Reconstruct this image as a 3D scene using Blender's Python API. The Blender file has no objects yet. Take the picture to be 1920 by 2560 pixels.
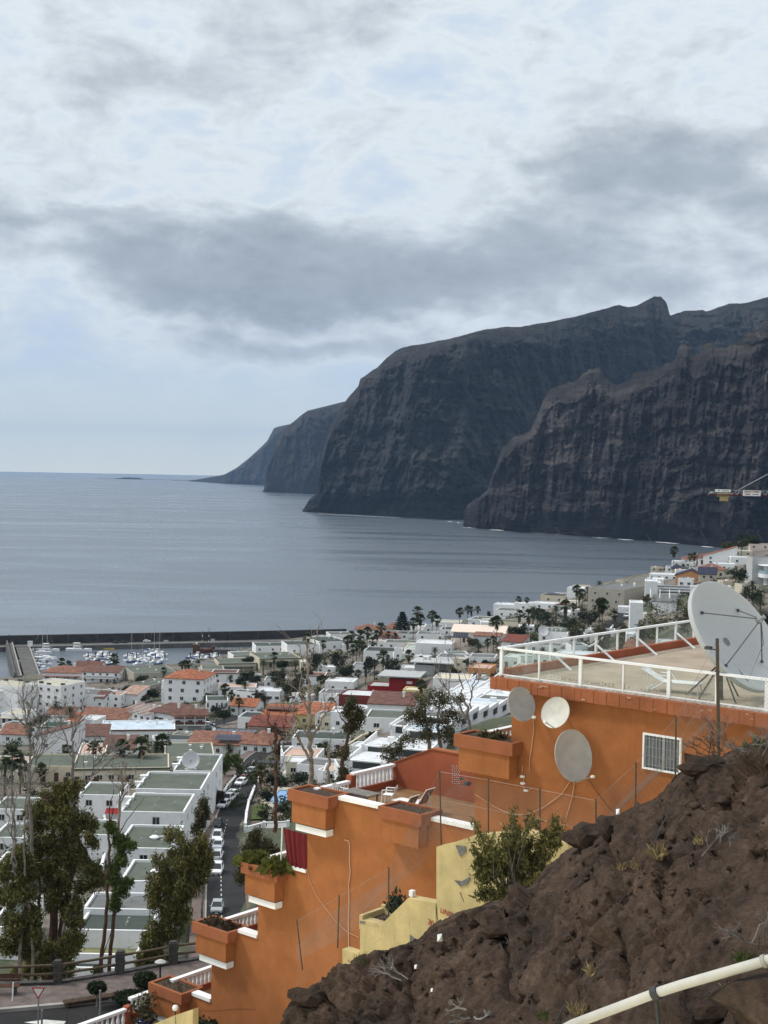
import bpy, math, random
import numpy as np
from mathutils import Matrix, Vector
D=bpy.data; SC=bpy.context.scene; COL=SC.collection
R_=math.radians
# ---------------------------------------------------------------- camera, sky, sun, exposure
FPX=3500.0; CAMH=100.0
PITCH=math.atan(103/3500); ROLL=R_(1.1)
_fw=np.array([0,math.cos(PITCH),-math.sin(PITCH)]); _up=np.array([0,math.sin(PITCH),math.cos(PITCH)]); _r=np.array([1.,0,0])
_R=_r*math.cos(ROLL)+_up*math.sin(ROLL); _U=_up*math.cos(ROLL)-_r*math.sin(ROLL)
cd=D.cameras.new('camera'); cam=D.objects.new('camera',cd); COL.objects.link(cam); SC.camera=cam
cd.sensor_fit='VERTICAL'; cd.sensor_height=36; cd.sensor_width=27; cd.lens=36*FPX/2560; cd.clip_start=.5; cd.clip_end=90000
m=Matrix(((_R[0],_U[0],-_fw[0],0),(_R[1],_U[1],-_fw[1],0),(_R[2],_U[2],-_fw[2],CAMH),(0,0,0,1)))
cam.matrix_world=m
SUN_AZ=R_(278); SUN_EL=R_(52)      # compass-like azimuth measured from +Y towards +X
sd=D.lights.new('sun','SUN'); sd.energy=2.6; sd.angle=R_(10); sd.color=(1,.95,.87)
sun=D.objects.new('sun',sd); COL.objects.link(sun)
sv=Vector((math.sin(SUN_AZ)*math.cos(SUN_EL),math.cos(SUN_AZ)*math.cos(SUN_EL),math.sin(SUN_EL)))
sun.rotation_euler=sv.to_track_quat('Z','Y').to_euler(); sun.location=(0,0,400)
SC.view_settings.view_transform='Standard'; SC.view_settings.look='None'; SC.view_settings.gamma=1
SC.view_settings.use_curve_mapping=False; SC.view_settings.exposure=0.08
SC.cycles.max_bounces=6; SC.cycles.volume_bounces=0; SC.cycles.transparent_max_bounces=16
SC.cycles.sample_clamp_indirect=4; SC.cycles.use_denoising=True
class NT:
    """tiny node-tree writer"""
    def __init__(s,t): s.t=t; s.n=t.nodes; s.l=t.links
    def new(s,typ,**k):
        n=s.n.new(typ)
        for a,v in k.items():
            if a.startswith('i_'):
                key=a[2:]; key=int(key) if key.isdigit() else key
                s.put(n.inputs[key],v)
            else: setattr(n,a,v)
        return n
    def put(s,sock,v):
        if hasattr(v,'outputs'): s.l.new(v.outputs[0],sock)
        elif isinstance(v,bpy.types.NodeSocket): s.l.new(v,sock)
        else: sock.default_value=v
    def math(s,op,a,b=0.0,c=0.0,clamp=False):
        n=s.n.new('ShaderNodeMath'); n.operation=op; n.use_clamp=clamp
        for i,v in enumerate((a,b,c)): s.put(n.inputs[i],v)
        return n.outputs[0]
    def mix(s,f,a,b):
        n=s.n.new('ShaderNodeMix'); n.data_type='RGBA'
        s.put(n.inputs[0],f); s.put(n.inputs[6],a); s.put(n.inputs[7],b); return n.outputs[2]
    def ramp(s,f,stops,interp='LINEAR'):
        n=s.n.new('ShaderNodeValToRGB'); n.color_ramp.interpolation=interp; e=n.color_ramp.elements
        while len(e)<len(stops): e.new(.5)
        for q,(p,c) in zip(e,stops):
            q.position=p; q.color=(c,c,c,1) if not hasattr(c,'__len__') else (*c[:3],1)
        s.put(n.inputs[0],f); return n.outputs[0]
    def maprange(s,v,a,b,c=0.0,d=1.0,smooth=False):
        n=s.n.new('ShaderNodeMapRange'); n.interpolation_type='SMOOTHSTEP' if smooth else 'LINEAR'
        for i,x in enumerate((v,a,b,c,d)): s.put(n.inputs[i],x)
        return n.outputs[0]
    def noise(s,vec,scale,detail=4,rough=.55,dist=0.0,out=0):
        n=s.n.new('ShaderNodeTexNoise'); s.put(n.inputs['Vector'],vec) if vec is not None else None
        n.inputs['Scale'].default_value=scale; n.inputs['Detail'].default_value=detail
        n.inputs['Roughness'].default_value=rough; n.inputs['Distortion'].default_value=dist
        return n.outputs[out]
    def comb(s,x,y,z):
        n=s.n.new('ShaderNodeCombineXYZ')
        for i,v in enumerate((x,y,z)): s.put(n.inputs[i],v)
        return n.outputs[0]
    def mapping(s,vec,scale=(1,1,1),rot=(0,0,0),loc=(0,0,0)):
        n=s.n.new('ShaderNodeMapping'); s.put(n.inputs[0],vec)
        n.inputs['Scale'].default_value=scale; n.inputs['Rotation'].default_value=rot; n.inputs['Location'].default_value=loc
        return n.outputs[0]
W=D.worlds.new('World'); SC.world=W; W.use_nodes=True
nt=NT(W.node_tree); nt.n.clear()
sky=nt.new('ShaderNodeTexSky',sky_type='NISHITA',sun_disc=False,sun_elevation=SUN_EL,sun_rotation=SUN_AZ,altitude=100.0,air_density=1.0,dust_density=1.5,ozone_density=1.0)
tc=nt.new('ShaderNodeTexCoord'); sx=nt.new('ShaderNodeSeparateXYZ',i_0=tc.outputs['Generated'])
az=nt.math('ARCTAN2',sx.outputs[0],sx.outputs[1]); el=nt.math('ARCSINE',sx.outputs[2])
# azimuth 0 looks along +Y; both angles in units of 1000 photo pixels so that the clouds can be laid out
ax=nt.math('MULTIPLY',az,3.5); ay=nt.math('MULTIPLY',el,3.5)
base=nt.comb(ax,nt.math('MULTIPLY',ay,2.0),3.7)
wn=nt.noise(base,2.3,5,.6,0,1); wv=nt.new('ShaderNodeVectorMath',operation='SUBTRACT',i_0=wn,i_1=(.5,.5,.5))
ws=nt.new('ShaderNodeSeparateXYZ',i_0=wv.outputs[0])
wx=nt.math('ADD',ax,nt.math('MULTIPLY',ws.outputs[0],.75)); wy=nt.math('ADD',ay,nt.math('MULTIPLY',ws.outputs[1],.34))
# cloud masses: (photo-like position right of centre, above horizon, half width, half height, amount)
BL=[(-.78,.60,.35,.035,.40),(-.72,.50,.30,.05,.42),(-.28,.52,.30,.07,.62),(-.30,.42,.36,.045,.50),(.14,.45,.30,.06,.50),(.30,.57,.20,.05,.38),(.58,.50,.40,.06,.40),(-.24,.31,.20,.03,.50),(.12,.33,.18,.03,.38),(.66,.78,.20,.10,.60),(.95,.66,.28,.09,.50),(.42,.70,.16,.08,.30),
    (-.40,.98,.24,.08,.34),(-.15,1.10,.26,.05,.26),(-.62,.88,.20,.05,.24),(-.05,.84,.16,.03,.16),(.25,1.0,.14,.05,.18),(1.9,.6,.7,.16,.6),(-2.0,.6,.8,.14,.5),(3.4,.7,.9,.2,.5),(-3.6,.55,.9,.2,.5)]
acc=0.0
for (x,y,a,b,k) in BL:
    dx=nt.math('MULTIPLY',nt.math('SUBTRACT',wx,x),1/a); dy=nt.math('MULTIPLY',nt.math('SUBTRACT',wy,y),1/b)
    r2=nt.math('ADD',nt.math('MULTIPLY',dx,dx),nt.math('MULTIPLY',dy,dy))
    g=nt.math('EXPONENT',nt.math('MULTIPLY',r2,-.8)); acc=nt.math('MULTIPLY_ADD',g,k,acc)
f1=nt.noise(nt.comb(ax,nt.math('MULTIPLY',ay,1.7),1.3),1.7,9,.58,.35)
f2=nt.noise(nt.comb(ax,nt.math('MULTIPLY',ay,1.9),9.1),4.6,9,.6,.5)
f3=nt.noise(nt.comb(ax,nt.math('MULTIPLY',ay,2.3),4.4),13.0,7,.62,.3)
def cen(f,k): return nt.math('MULTIPLY',nt.math('SUBTRACT',f,.5),k)
thick=nt.math('ADD',nt.math('MULTIPLY',acc,.92),nt.math('ADD',cen(f1,1.05),nt.math('ADD',cen(f2,.80),cen(f3,.36))))
cloud=nt.ramp(nt.maprange(thick,-.40,.92),[(0,(3.4,4.3,5.6)),(.14,(4.2,4.95,5.95)),(.25,(4.7,5.3,5.9)),(.35,(5.5,5.9,6.15)),(.45,(4.75,5.15,5.45)),(.56,(3.9,4.25,4.55)),(.70,(3.05,3.4,3.75)),(1,(2.1,2.35,2.62))])
low=nt.maprange(ay,.04,.36,0,1,True)
clear=nt.ramp(nt.maprange(nt.math('ADD',ay,cen(f1,.10)),-.05,.45),[(0,(13.6,12.4,8.6)),(.22,(10.6,10.3,7.7)),(.40,(7.2,7.4,6.6)),(.55,(5.3,6.1,6.3)),(.72,(6.2,6.6,6.6)),(1,(5.4,5.9,6.2))])
openc=nt.mix(.15,clear,sky.outputs[0])
shape=nt.math('MAXIMUM',low,nt.maprange(thick,.16,.55,0,.8,True))
hi=nt.maprange(el,.36,1.0,0,1,True)     # higher up, out of the frame: even bright overcast
over=nt.mix(nt.maprange(f1,.3,.7),(5.6,6.1,6.6,1),(7.6,7.8,7.9,1))
col=nt.mix(hi,nt.mix(shape,openc,cloud),over)
bg=nt.new('ShaderNodeBackground',i_Color=col,i_Strength=.14); wo=nt.new('ShaderNodeOutputWorld',i_0=bg)
# ---------------------------------------------------------------- placing: pixel of the photograph -> point in the place
O_=np.array([0,0,CAMH])
def ray(px,py): return _fw+(px-960)/FPX*_R+(1280-py)/FPX*_U
def atz(px,py,z): d=ray(px,py); return O_+d*((z-CAMH)/d[2])
def aty(px,py,y): d=ray(px,py); return O_+d*(y/d[1])
def eye(px): return 1177+(px-960)*math.tan(ROLL)
# ---------------------------------------------------------------- helpers
class MB:
    def __init__(s): s.v=[]; s.f=[]; s.m=[]
    def add(s,vs,fs,mi=0):
        o=len(s.v); s.v.extend([tuple(float(c) for c in v) for v in vs]); s.f.extend([tuple(i+o for i in f) for f in fs]); s.m.extend([mi]*len(fs)); return s
    def box(s,c,d,rz=0,mi=0,M=None,taper=1):
        x,y,z=d[0]/2,d[1]/2,d[2]/2; t=taper
        vs=[(-x,-y,-z),(x,-y,-z),(x,y,-z),(-x,y,-z),(-x*t,-y*t,z),(x*t,-y*t,z),(x*t,y*t,z),(-x*t,y*t,z)]
        T=Matrix.Translation(c)@(M.to_4x4() if M is not None else Matrix.Rotation(rz,4,'Z'))
        return s.add([T@Vector(v) for v in vs],[(0,3,2,1),(4,5,6,7),(0,1,5,4),(1,2,6,5),(2,3,7,6),(3,0,4,7)],mi)
    def beam(s,a,b,w,h=None,mi=0):
        a=Vector(a);b=Vector(b);d=b-a; L=d.length
        if L<1e-6: return s
        q=d.to_track_quat('Y','Z').to_matrix(); return s.box((a+b)/2,(w,L,h or w),M=q,mi=mi)
    def tube(s,pts,r,n=6,mi=0,cap=True):
        pts=[Vector(p) for p in pts]; k=len(pts); rs=r if hasattr(r,'__len__') else [r]*k
        vs=[];fs=[]
        ref=Vector((0,0,1))
        for i,p in enumerate(pts):
            t=(pts[min(i+1,k-1)]-pts[max(i-1,0)])
            if t.length<1e-9: t=Vector((0,0,1))
            t.normalize()
            a=t.cross(ref if abs(t.z)<.95 else Vector((1,0,0))); a.normalize(); b=t.cross(a)
            for j in range(n):
                an=2*math.pi*j/n; vs.append(p+(a*math.cos(an)+b*math.sin(an))*rs[i])
        for i in range(k-1):
            for j in range(n):
                fs.append((i*n+j,i*n+(j+1)%n,(i+1)*n+(j+1)%n,(i+1)*n+j))
        if cap: fs.append(tuple(range(n))[::-1]); fs.append(tuple((k-1)*n+j for j in range(n)))
        return s.add(vs,fs,mi)
    def lathe(s,prof,n=10,c=(0,0,0),mi=0,M=None):
        vs=[];fs=[]
        for (r,z) in prof:
            for j in range(n):
                a=2*math.pi*j/n; v=Vector((r*math.cos(a),r*math.sin(a),z))
                if M is not None: v=M@v
                vs.append(v+Vector(c))
        for i in range(len(prof)-1):
            for j in range(n): fs.append((i*n+j,i*n+(j+1)%n,(i+1)*n+(j+1)%n,(i+1)*n+j))
        return s.add(vs,fs,mi)
    def prism(s,poly,a,b,axis='z',mi=0):
        """extrude a 2-D polygon between a and b along an axis (x: poly=(y,z), y: poly=(x,z), z: poly=(x,y))"""
        def P(p,t): return {'x':(t,p[0],p[1]),'y':(p[0],t,p[1]),'z':(p[0],p[1],t)}[axis]
        n=len(poly); vs=[P(p,a) for p in poly]+[P(p,b) for p in poly]
        fs=[tuple(range(n))[::-1],tuple(range(n,2*n))]+[(i,(i+1)%n,n+(i+1)%n,n+i) for i in range(n)]
        return s.add(vs,fs,mi)
    def mesh(s,name,mats,smooth=False):
        me=D.meshes.new(name); me.from_pydata(s.v,[],s.f)
        for q in (mats if isinstance(mats,(list,tuple)) else [mats]): me.materials.append(q)
        if s.m and max(s.m)>0: me.polygons.foreach_set('material_index',s.m)
        if smooth: me.polygons.foreach_set('use_smooth',[True]*len(s.f))
        me.update(); return me
    def obj(s,name,mats,parent=None,loc=(0,0,0),rz=0,smooth=False): return put(name,s.mesh(name,mats,smooth),parent,loc,rz)
def put(name,me,parent=None,loc=(0,0,0),rz=0,scale=None):
    o=D.objects.new(name,me); COL.objects.link(o); o.location=loc; o.rotation_euler=(0,0,rz)
    if scale is not None: o.scale=scale
    if parent is not None: o.parent=parent
    return o
def tag(o,label,cat,group=None):
    o['label']=label; o['category']=cat
    if group: o['group']=group
    return o
def thing(name,label,cat,loc=(0,0,0),rz=0,group=None):
    o=D.objects.new(name,None); o.empty_display_size=.3; COL.objects.link(o); o.location=loc; o.rotation_euler=(0,0,rz)
    return tag(o,label,cat,group)
def struct(o): o['kind']='structure'; return o
def stuff(o): o['kind']='stuff'; return o
def dup(r,loc,rz=0,label=None,scale=None,cat=None):
    c=r.copy(); COL.objects.link(c); c.location=loc; c.rotation_euler=(0,0,rz)
    if scale is not None: c.scale=scale if hasattr(scale,'__len__') else (scale,)*3
    if label: c['label']=label
    if cat: c['category']=cat
    for ch in r.children:
        d=ch.copy(); COL.objects.link(d); d.parent=c
        for g in ch.children:
            e=g.copy(); COL.objects.link(e); e.parent=d
    return c
ORD=['first','second','third','fourth','fifth','sixth','seventh','eighth','ninth','tenth','eleventh','twelfth','thirteenth','fourteenth','fifteenth','sixteenth','seventeenth','eighteenth','nineteenth','twentieth','twenty-first','twenty-second','twenty-third','twenty-fourth']
def ordl(i,n,what='from the left'):
    if n==1: return ''
    if n==2: return ', '+('left' if i==0 else 'right')+' one of the two'
    if i==0: return ', leftmost of the group'
    if i==n-1: return ', rightmost of the group'
    return f', {ORD[i]} {what}'
# ---------------------------------------------------------------- materials
MATS={}
def mat(name,col,rough=.85,var=.12,scale=1.5,bump=.0,bscale=20,metal=0,spec=.3,stain=0,rand=0,streak=0,col2=None):
    """plain procedural surface: base colour broken up by noise, optional stains, weather streaks, fine bump"""
    if name in MATS: return MATS[name]
    M=D.materials.new(name); M.use_nodes=True; t=NT(M.node_tree); b=t.n['Principled BSDF']
    tc=t.new('ShaderNodeTexCoord'); v=tc.outputs['Object']
    n=t.noise(v,scale,6,.6)
    c2=col2 or tuple(max(0,c*(1-2.2*var)) for c in col); c1=tuple(min(1,c*(1+var)) for c in col)
    c=t.ramp(n,[(.28,c2),(.72,c1)])
    if stain:
        s=t.noise(v,scale*.33,5,.7,.6); c=t.mix(t.maprange(s,.52,.75,0,stain,True),c,(*[x*.45 for x in col],1))
    if streak:
        s=t.noise(t.mapping(v,(2.2,2.2,.16)),2.0,5,.7); c=t.mix(t.maprange(s,.5,.78,0,streak,True),c,(*[x*.5 for x in col],1))
    if rand:
        oi=t.new('ShaderNodeObjectInfo'); hs=t.new('ShaderNodeHueSaturation',i_Color=c)
        t.put(hs.inputs['Value'],t.maprange(oi.outputs['Random'],0,1,1-rand,1+rand)); c=hs.outputs[0]
    t.put(b.inputs['Base Color'],c); b.inputs['Roughness'].default_value=rough; b.inputs['Metallic'].default_value=metal
    b.inputs['Specular IOR Level'].default_value=spec
    if bump:
        bn=t.noise(v,bscale,5,.65); bp=t.new('ShaderNodeBump',i_Height=bn); bp.inputs['Strength'].default_value=bump; bp.inputs['Distance'].default_value=.05
        t.put(b.inputs['Normal'],bp)
    MATS[name]=M; return M
# ---------------------------------------------------------------- numpy noise
def _h(ix,iy,iz,s):
    n=(ix*374761393+iy*668265263+iz*2147483647+s*1274126177)&0xffffffff
    n=((n^(n>>13))*1274126177)&0xffffffff; n=((n^(n>>16))*2246822519)&0xffffffff
    return ((n^(n>>15))&0xffffff)/float(0xffffff)
def vnoise(x,y,z=0.0,s=0):
    x=np.asarray(x,float); y=np.asarray(y,float)+0*x; z=np.asarray(z,float)+0*x
    xi=np.floor(x).astype(np.int64);yi=np.floor(y).astype(np.int64);zi=np.floor(z).astype(np.int64)
    fx,fy,fz=x-xi,y-yi,z-zi; fx=fx*fx*(3-2*fx);fy=fy*fy*(3-2*fy);fz=fz*fz*(3-2*fz)
    def L(a,b,t): return a+(b-a)*t
    c=lambda i,j,k:_h(xi+i,yi+j,zi+k,s)
    return L(L(L(c(0,0,0),c(1,0,0),fx),L(c(0,1,0),c(1,1,0),fx),fy),L(L(c(0,0,1),c(1,0,1),fx),L(c(0,1,1),c(1,1,1),fx),fy),fz)*2-1
def fbm(x,y,z=0.0,o=5,s=0,g=.5,ridge=False):
    a=1;t=0;r=0
    for i in range(o):
        v=vnoise(np.asarray(x)*2**i,np.asarray(y)*2**i,np.asarray(z)*2**i,s+i*17)
        if ridge: v=1-2*np.abs(v)
        r=r+a*v;t+=a;a*=g
    return r/t
def grid_obj(name,P,mats,smooth=False,parent=None,closed=False):
    """P: (n,m,3) array -> one sheet"""
    n,m_=P.shape[:2]; idx=np.arange(n*m_).reshape(n,m_)
    f=np.stack([idx[:-1,:-1],idx[1:,:-1],idx[1:,1:],idx[:-1,1:]],-1).reshape(-1,4)
    me=D.meshes.new(name); me.vertices.add(n*m_); me.vertices.foreach_set('co',P.reshape(-1).astype(np.float32))
    me.loops.add(f.size); me.loops.foreach_set('vertex_index',f.reshape(-1).astype(np.int32))
    me.polygons.add(len(f)); me.polygons.foreach_set('loop_start',np.arange(0,f.size,4,dtype=np.int32)); me.polygons.foreach_set('loop_total',np.full(len(f),4,dtype=np.int32))
    if smooth: me.polygons.foreach_set('use_smooth',np.ones(len(f),bool))
    for q in (mats if isinstance(mats,(list,tuple)) else [mats]): me.materials.append(q)
    me.update(calc_edges=True); me.validate(); return put(name,me,parent)
def faces_obj(name,V,F,mats,parent=None,smooth=False,mi=None):
    """V (n,3), F (k,3|4) numpy -> mesh object"""
    me=D.meshes.new(name); V=np.asarray(V,np.float32);F=np.asarray(F,np.int32);k=F.shape[1]
    me.vertices.add(len(V)); me.vertices.foreach_set('co',V.reshape(-1)); me.loops.add(F.size); me.loops.foreach_set('vertex_index',F.reshape(-1))
    me.polygons.add(len(F)); me.polygons.foreach_set('loop_start',np.arange(0,F.size,k,dtype=np.int32)); me.polygons.foreach_set('loop_total',np.full(len(F),k,dtype=np.int32))
    if smooth: me.polygons.foreach_set('use_smooth',np.ones(len(F),bool))
    for q in (mats if isinstance(mats,(list,tuple)) else [mats]): me.materials.append(q)
    if mi is not None: me.polygons.foreach_set('material_index',np.asarray(mi,np.int32))
    me.update(calc_edges=True); return put(name,me,parent) if name else me
# ================================================================ SEA, CLIFFS, HAZE
RE=6371000.0
def drop(x,y): return -(np.asarray(x)**2+np.asarray(y)**2)/(2*RE)
def make_sea():
    M=D.materials.new('sea_water'); M.use_nodes=True; t=NT(M.node_tree); b=t.n['Principled BSDF']
    g=t.new('ShaderNodeNewGeometry'); v=g.outputs['Position']
    big=t.noise(t.mapping(v,(.0011,.0042,.001),(0,0,.25)),1,5,.6,.8)
    c=t.mix(t.maprange(big,.35,.7),(.088,.108,.132,1),(.104,.124,.148,1)); t.put(b.inputs['Base Color'],c)
    b.inputs['IOR'].default_value=1.34
    slick=t.noise(t.mapping(v,(.0018,.006,.001),(0,0,-.2)),1,6,.62,1.2)
    t.put(b.inputs['Roughness'],t.maprange(slick,.42,.68,.32,.20,True))
    w1=t.noise(t.mapping(v,(.05,.12,.05),(0,0,.3)),1,6,.62,.3); w2=t.noise(t.mapping(v,(.35,.6,.3)),1,4,.6)
    hgt=t.math('ADD',t.math('MULTIPLY',w1,1.7),t.math('MULTIPLY',w2,.3))
    bp=t.new('ShaderNodeBump',i_Height=hgt); bp.inputs['Strength'].default_value=.07; bp.inputs['Distance'].default_value=1.0
    t.put(b.inputs['Normal'],bp)
    rr=np.concatenate([[150],np.geomspace(300,42000,90)]); th=np.linspace(R_(-75),R_(75),121)
    X=rr[:,None]*np.sin(th)[None];Y=rr[:,None]*np.cos(th)[None]
    P=np.stack([X,Y,drop(X,Y)],-1)
    struct(grid_obj('sea',P,M,True))
make_sea()
def rock_mat(name,dark,mid,light,zs,dyke=.0,lean=.0):
    M=D.materials.new(name); M.use_nodes=True; t=NT(M.node_tree); b=t.n['Principled BSDF']
    g=t.new('ShaderNodeNewGeometry'); v=g.outputs['Position']
    wob=t.noise(t.mapping(v,(.004,.004,.004)),1,4,.6,0,1)
    v2=t.new('ShaderNodeVectorMath',operation='ADD',i_0=t.mapping(v,(.0022,.0022,zs)),i_1=wob).outputs[0]
    strata=t.noise(v2,2.2,8,.68)
    patch=t.noise(t.mapping(v,(.006,.006,.0045)),1,7,.62,.5)
    c=t.ramp(t.math('ADD',t.math('MULTIPLY',strata,.6),t.math('MULTIPLY',patch,.4)),[(.36,dark),(.5,mid),(.62,light)])
    ll=t.noise(t.mapping(v,(.0035,.0035,zs*4.5)),2.0,6,.7,.3); c=t.mix(t.math('MULTIPLY',t.maprange(ll,.60,.68,0,.75,True),t.maprange(patch,.4,.6,.2,1)),c,(*light,1))
    vv=t.noise(t.mapping(v,(.028,.028,.0035)),1.6,6,.7,.6); c=t.mix(t.maprange(vv,.55,.72,0,.55,True),c,(*[x*.45 for x in dark],1))
    # flatter ledges carry dry scrub and dust
    nz=t.new('ShaderNodeSeparateXYZ',i_0=g.outputs['Normal']).outputs[2]
    led=t.math('MULTIPLY',t.maprange(nz,.35,.75,0,1,True),t.maprange(patch,.35,.6,.1,.5))
    c=t.mix(led,c,(*[x*1.25 for x in mid[:2]],mid[2]*.95,1))
    if dyke:
        dn=t.noise(t.mapping(v,(.0052,.0052,.0009),(0,0,.5)),1,3,.55,.5)
        ln=t.math('ABSOLUTE',t.math('SUBTRACT',dn,.5))
        c=t.mix(t.maprange(ln,.0,.0035,dyke,0,True),c,(*[min(1,x*1.6) for x in light],1))
    t.put(b.inputs['Base Color'],c); b.inputs['Roughness'].default_value=.95; b.inputs['Specular IOR Level'].default_value=.15
    bn=t.noise(t.mapping(v,(.03,.03,.075)),1,8,.7); bp=t.new('ShaderNodeBump',i_Height=bn); bp.inputs['Strength'].default_value=.9; bp.inputs['Distance'].default_value=22
    t.put(b.inputs['Normal'],bp)
    return M
def headland(name,base,top,mats,ni,nj,slope,amp,strata,seed,conc=1.0,back=500,gully=.0,rough_top=0):
    """a headland: base line = (px, distance) at sea level, crest = (px, py) seen against what is behind; the face leans back by `slope` x height"""
    bp=np.array(base,float); tp=np.array(top,float)
    px=np.linspace(max(bp[0,0],tp[0,0]),min(bp[-1,0],tp[-1,0]),ni)
    # keep the corner points of the crest
    Dd=np.interp(px,bp[:,0],bp[:,1]); ty=np.interp(px,tp[:,0],tp[:,1])
    dirs=np.array([ray(p,y) for p,y in zip(px,ty)]); h0=dirs/np.linalg.norm(dirs[:,:2],axis=1)[:,None]
    el=h0[:,2]; A=h0[:,:2]
    # solve the crest distance so that crest = base distance + slope*height
    Dt=Dd.copy(); 
    for _ in range(12):
        hz=CAMH+el*Dt; Dt=Dd+slope*np.maximum(hz,0)
    hz=np.maximum(CAMH+el*Dt,2)
    t=np.linspace(0,1,nj)
    jj=t[None]; prof=np.where(jj<.999,jj**conc,1)
    dist=Dd[:,None]+(Dt-Dd)[:,None]*prof; z=hz[:,None]*jj
    X=A[:,0][:,None]*dist; Y=A[:,1][:,None]*dist; Z=z+0*X
    # displacement towards the viewer
    env=np.minimum(1,np.minimum(jj*6,(1-jj)*7+.12))*np.minimum(1,hz[:,None]/120)
    S=1/240.
    wob=fbm(X*.004,Y*.004,Z*.003,4,seed)
    g1=fbm(X*S*1.3,Y*S*1.3,Z*S*.35,6,seed+3,.55,True)
    g2=fbm(X*S*5,Y*S*5,Z*S*1.6,5,seed+5,.6)
    st=(Z+wob*40)/strata; fr=st-np.floor(st); led=np.where(fr<.6,fr/.6,1-(fr-.6)/.4*1.0)
    st2=(Z+wob*40)/(strata*.30); L1=np.floor(st)*7.31; L2=np.floor(st2)*3.77
    led1=fbm(X*.0038+L1,Y*.0038-L1,L1,3,seed+51,.6); led2=fbm(X*.009+L2,Y*.009-L2,L2,3,seed+53,.6)
    lay=_h(np.floor(st).astype(np.int64),np.int64(1)+0*np.floor(st).astype(np.int64),np.int64(2)+0*np.floor(st).astype(np.int64),seed)
    rg=fbm(X*S*3.1,Y*S*3.1,Z*S*.8,6,seed+13,.66,True); rk=fbm(X*S*9,Y*S*9,Z*S*3.2,4,seed+15,.65,True)
    dsp=amp*(.8*g1+.45*g2+.5*rg+.26*rk+.34*led1+.24*led2+.10*(led-.5)*lay+.22*fbm(X*.045,Y*.045,Z*.07,4,seed+9,.65))
    if gully: dsp=dsp+amp*gully*(fbm(X*S*.7,Y*S*.7,Z*S*.12,3,seed+21,.5,True))
    sh=dsp*env
    X=X-A[:,0][:,None]*sh; Y=Y-A[:,1][:,None]*sh
    dz=env*amp*.22*fbm(X*.02,Y*.02,Z*.02,4,seed+31)*np.clip((.995-jj)*40,0,1)
    Z=Z+dz
    if rough_top: Z=Z+rough_top*fbm(px*.06,px*0+seed,0,4,seed+40)[:,None]*np.clip(jj*1.5-.5,0,1)
    Z=np.maximum(Z,-2+0*Z); Z[:,0]=-15
    # land behind the crest, falling gently away
    bx=[];k=6
    for q in range(1,k+1):
        f=q/k; bx.append(np.stack([A[:,0]*(Dt+back*f),A[:,1]*(Dt+back*f),(Z[:,-1]-8*q)*(1-.75*f**2)],-1))
    P=np.stack([X,Y,Z],-1); P=np.concatenate([P]+[b[:,None] for b in bx],1)
    P[...,2]+=drop(P[...,0],P[...,1])
    return struct(grid_obj(name,P,mats))
rA=rock_mat('near_cliff_rock',(.012,.012,.016),(.034,.030,.033),(.115,.100,.095),.020,.7)  # rock colours shifted to blue-grey, standing in for thicker haze
rB=rock_mat('headland_rock',(.011,.012,.016),(.026,.026,.030),(.070,.066,.066),.017,.35)  # same bluish haze tint put into the headland's rock colours
rC=rock_mat('far_cliff_rock',(.016,.015,.015),(.030,.027,.025),(.055,.048,.043),.014)
topA=[(1158,1312),(1162,1275),(1169,1259),(1219,1227),(1232,1185),(1242,1158),(1252,1121),(1293,1089),(1329,1076),(1339,1048),(1361,993),(1380,970),(1421,957),(1440,955),(1471,922),(1499,922),(1513,943),(1540,963),(1572,950),(1586,934),(1645,920),(1691,897),(1698,869),(1714,865),(1733,888),(1751,886),(1760,865),(1778,856),(1800,868),(1847,856),(1893,819),(1911,801),(1930,800),(2200,700),(2400,660)]
headland('near_cliff',[(1158,2560),(1330,2400),(1500,2290),(1650,2190),(1780,2080),(1920,1990),(2400,1800)],topA,rA,620,300,.20,62,34,11,.8,400,.45,5)
topB=[(756,1276),(773,1248),(794,1227),(796,1186),(806,1129),(817,1090),(833,1051),(856,1013),(877,986),(896,965),(900,948),(906,943),(941,920),(968,893),(987,878),(1010,868),(1122,849),(1160,837),(1219,824),(1265,817),(1302,818),(1435,792),(1549,762),(1568,768),(1586,766),(1636,741),(1652,740),(1664,754),(1668,762),(1675,789),(1710,778),(1755,775),(1765,779),(1824,759),(1865,758),(1920,741),(2300,650)]
headland('headland',[(756,3330),(900,3180),(1050,3020),(1165,2950),(1300,3050),(1500,3300),(1700,3500),(2300,3600)],topB,rB,640,240,.55,85,42,5,.72,700,.9,2)
topC=[(655,1228),(660,1222),(664,1180),(672,1150),(690,1105),(710,1070),(735,1052),(755,1035),(770,1025),(800,1018),(860,1003),(1000,985)]
headland('far_cliff',[(655,6250),(760,5900),(1000,5600)],topC,rC,200,120,.35,120,60,8,.8,900,.6)
topD=[(430,1202),(480,1198),(560,1184),(590,1168),(620,1145),(650,1118),(668,1100),(685,1068),(700,1063),(740,1055),(900,1030)]
headland('farthest_cliff',[(430,11500),(560,9600),(655,9000),(900,8300)],topD,rC,160,80,.5,130,70,9,.8,1200,.5)
topE=[(246,1201),(262,1198),(270,1194),(300,1192),(312,1190),(345,1191),(362,1195),(380,1198),(440,1198),(500,1196)]
headland('lighthouse_point',[(246,11950),(500,11800)],topE,rC,90,10,.2,10,20,14,1,300)
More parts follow.
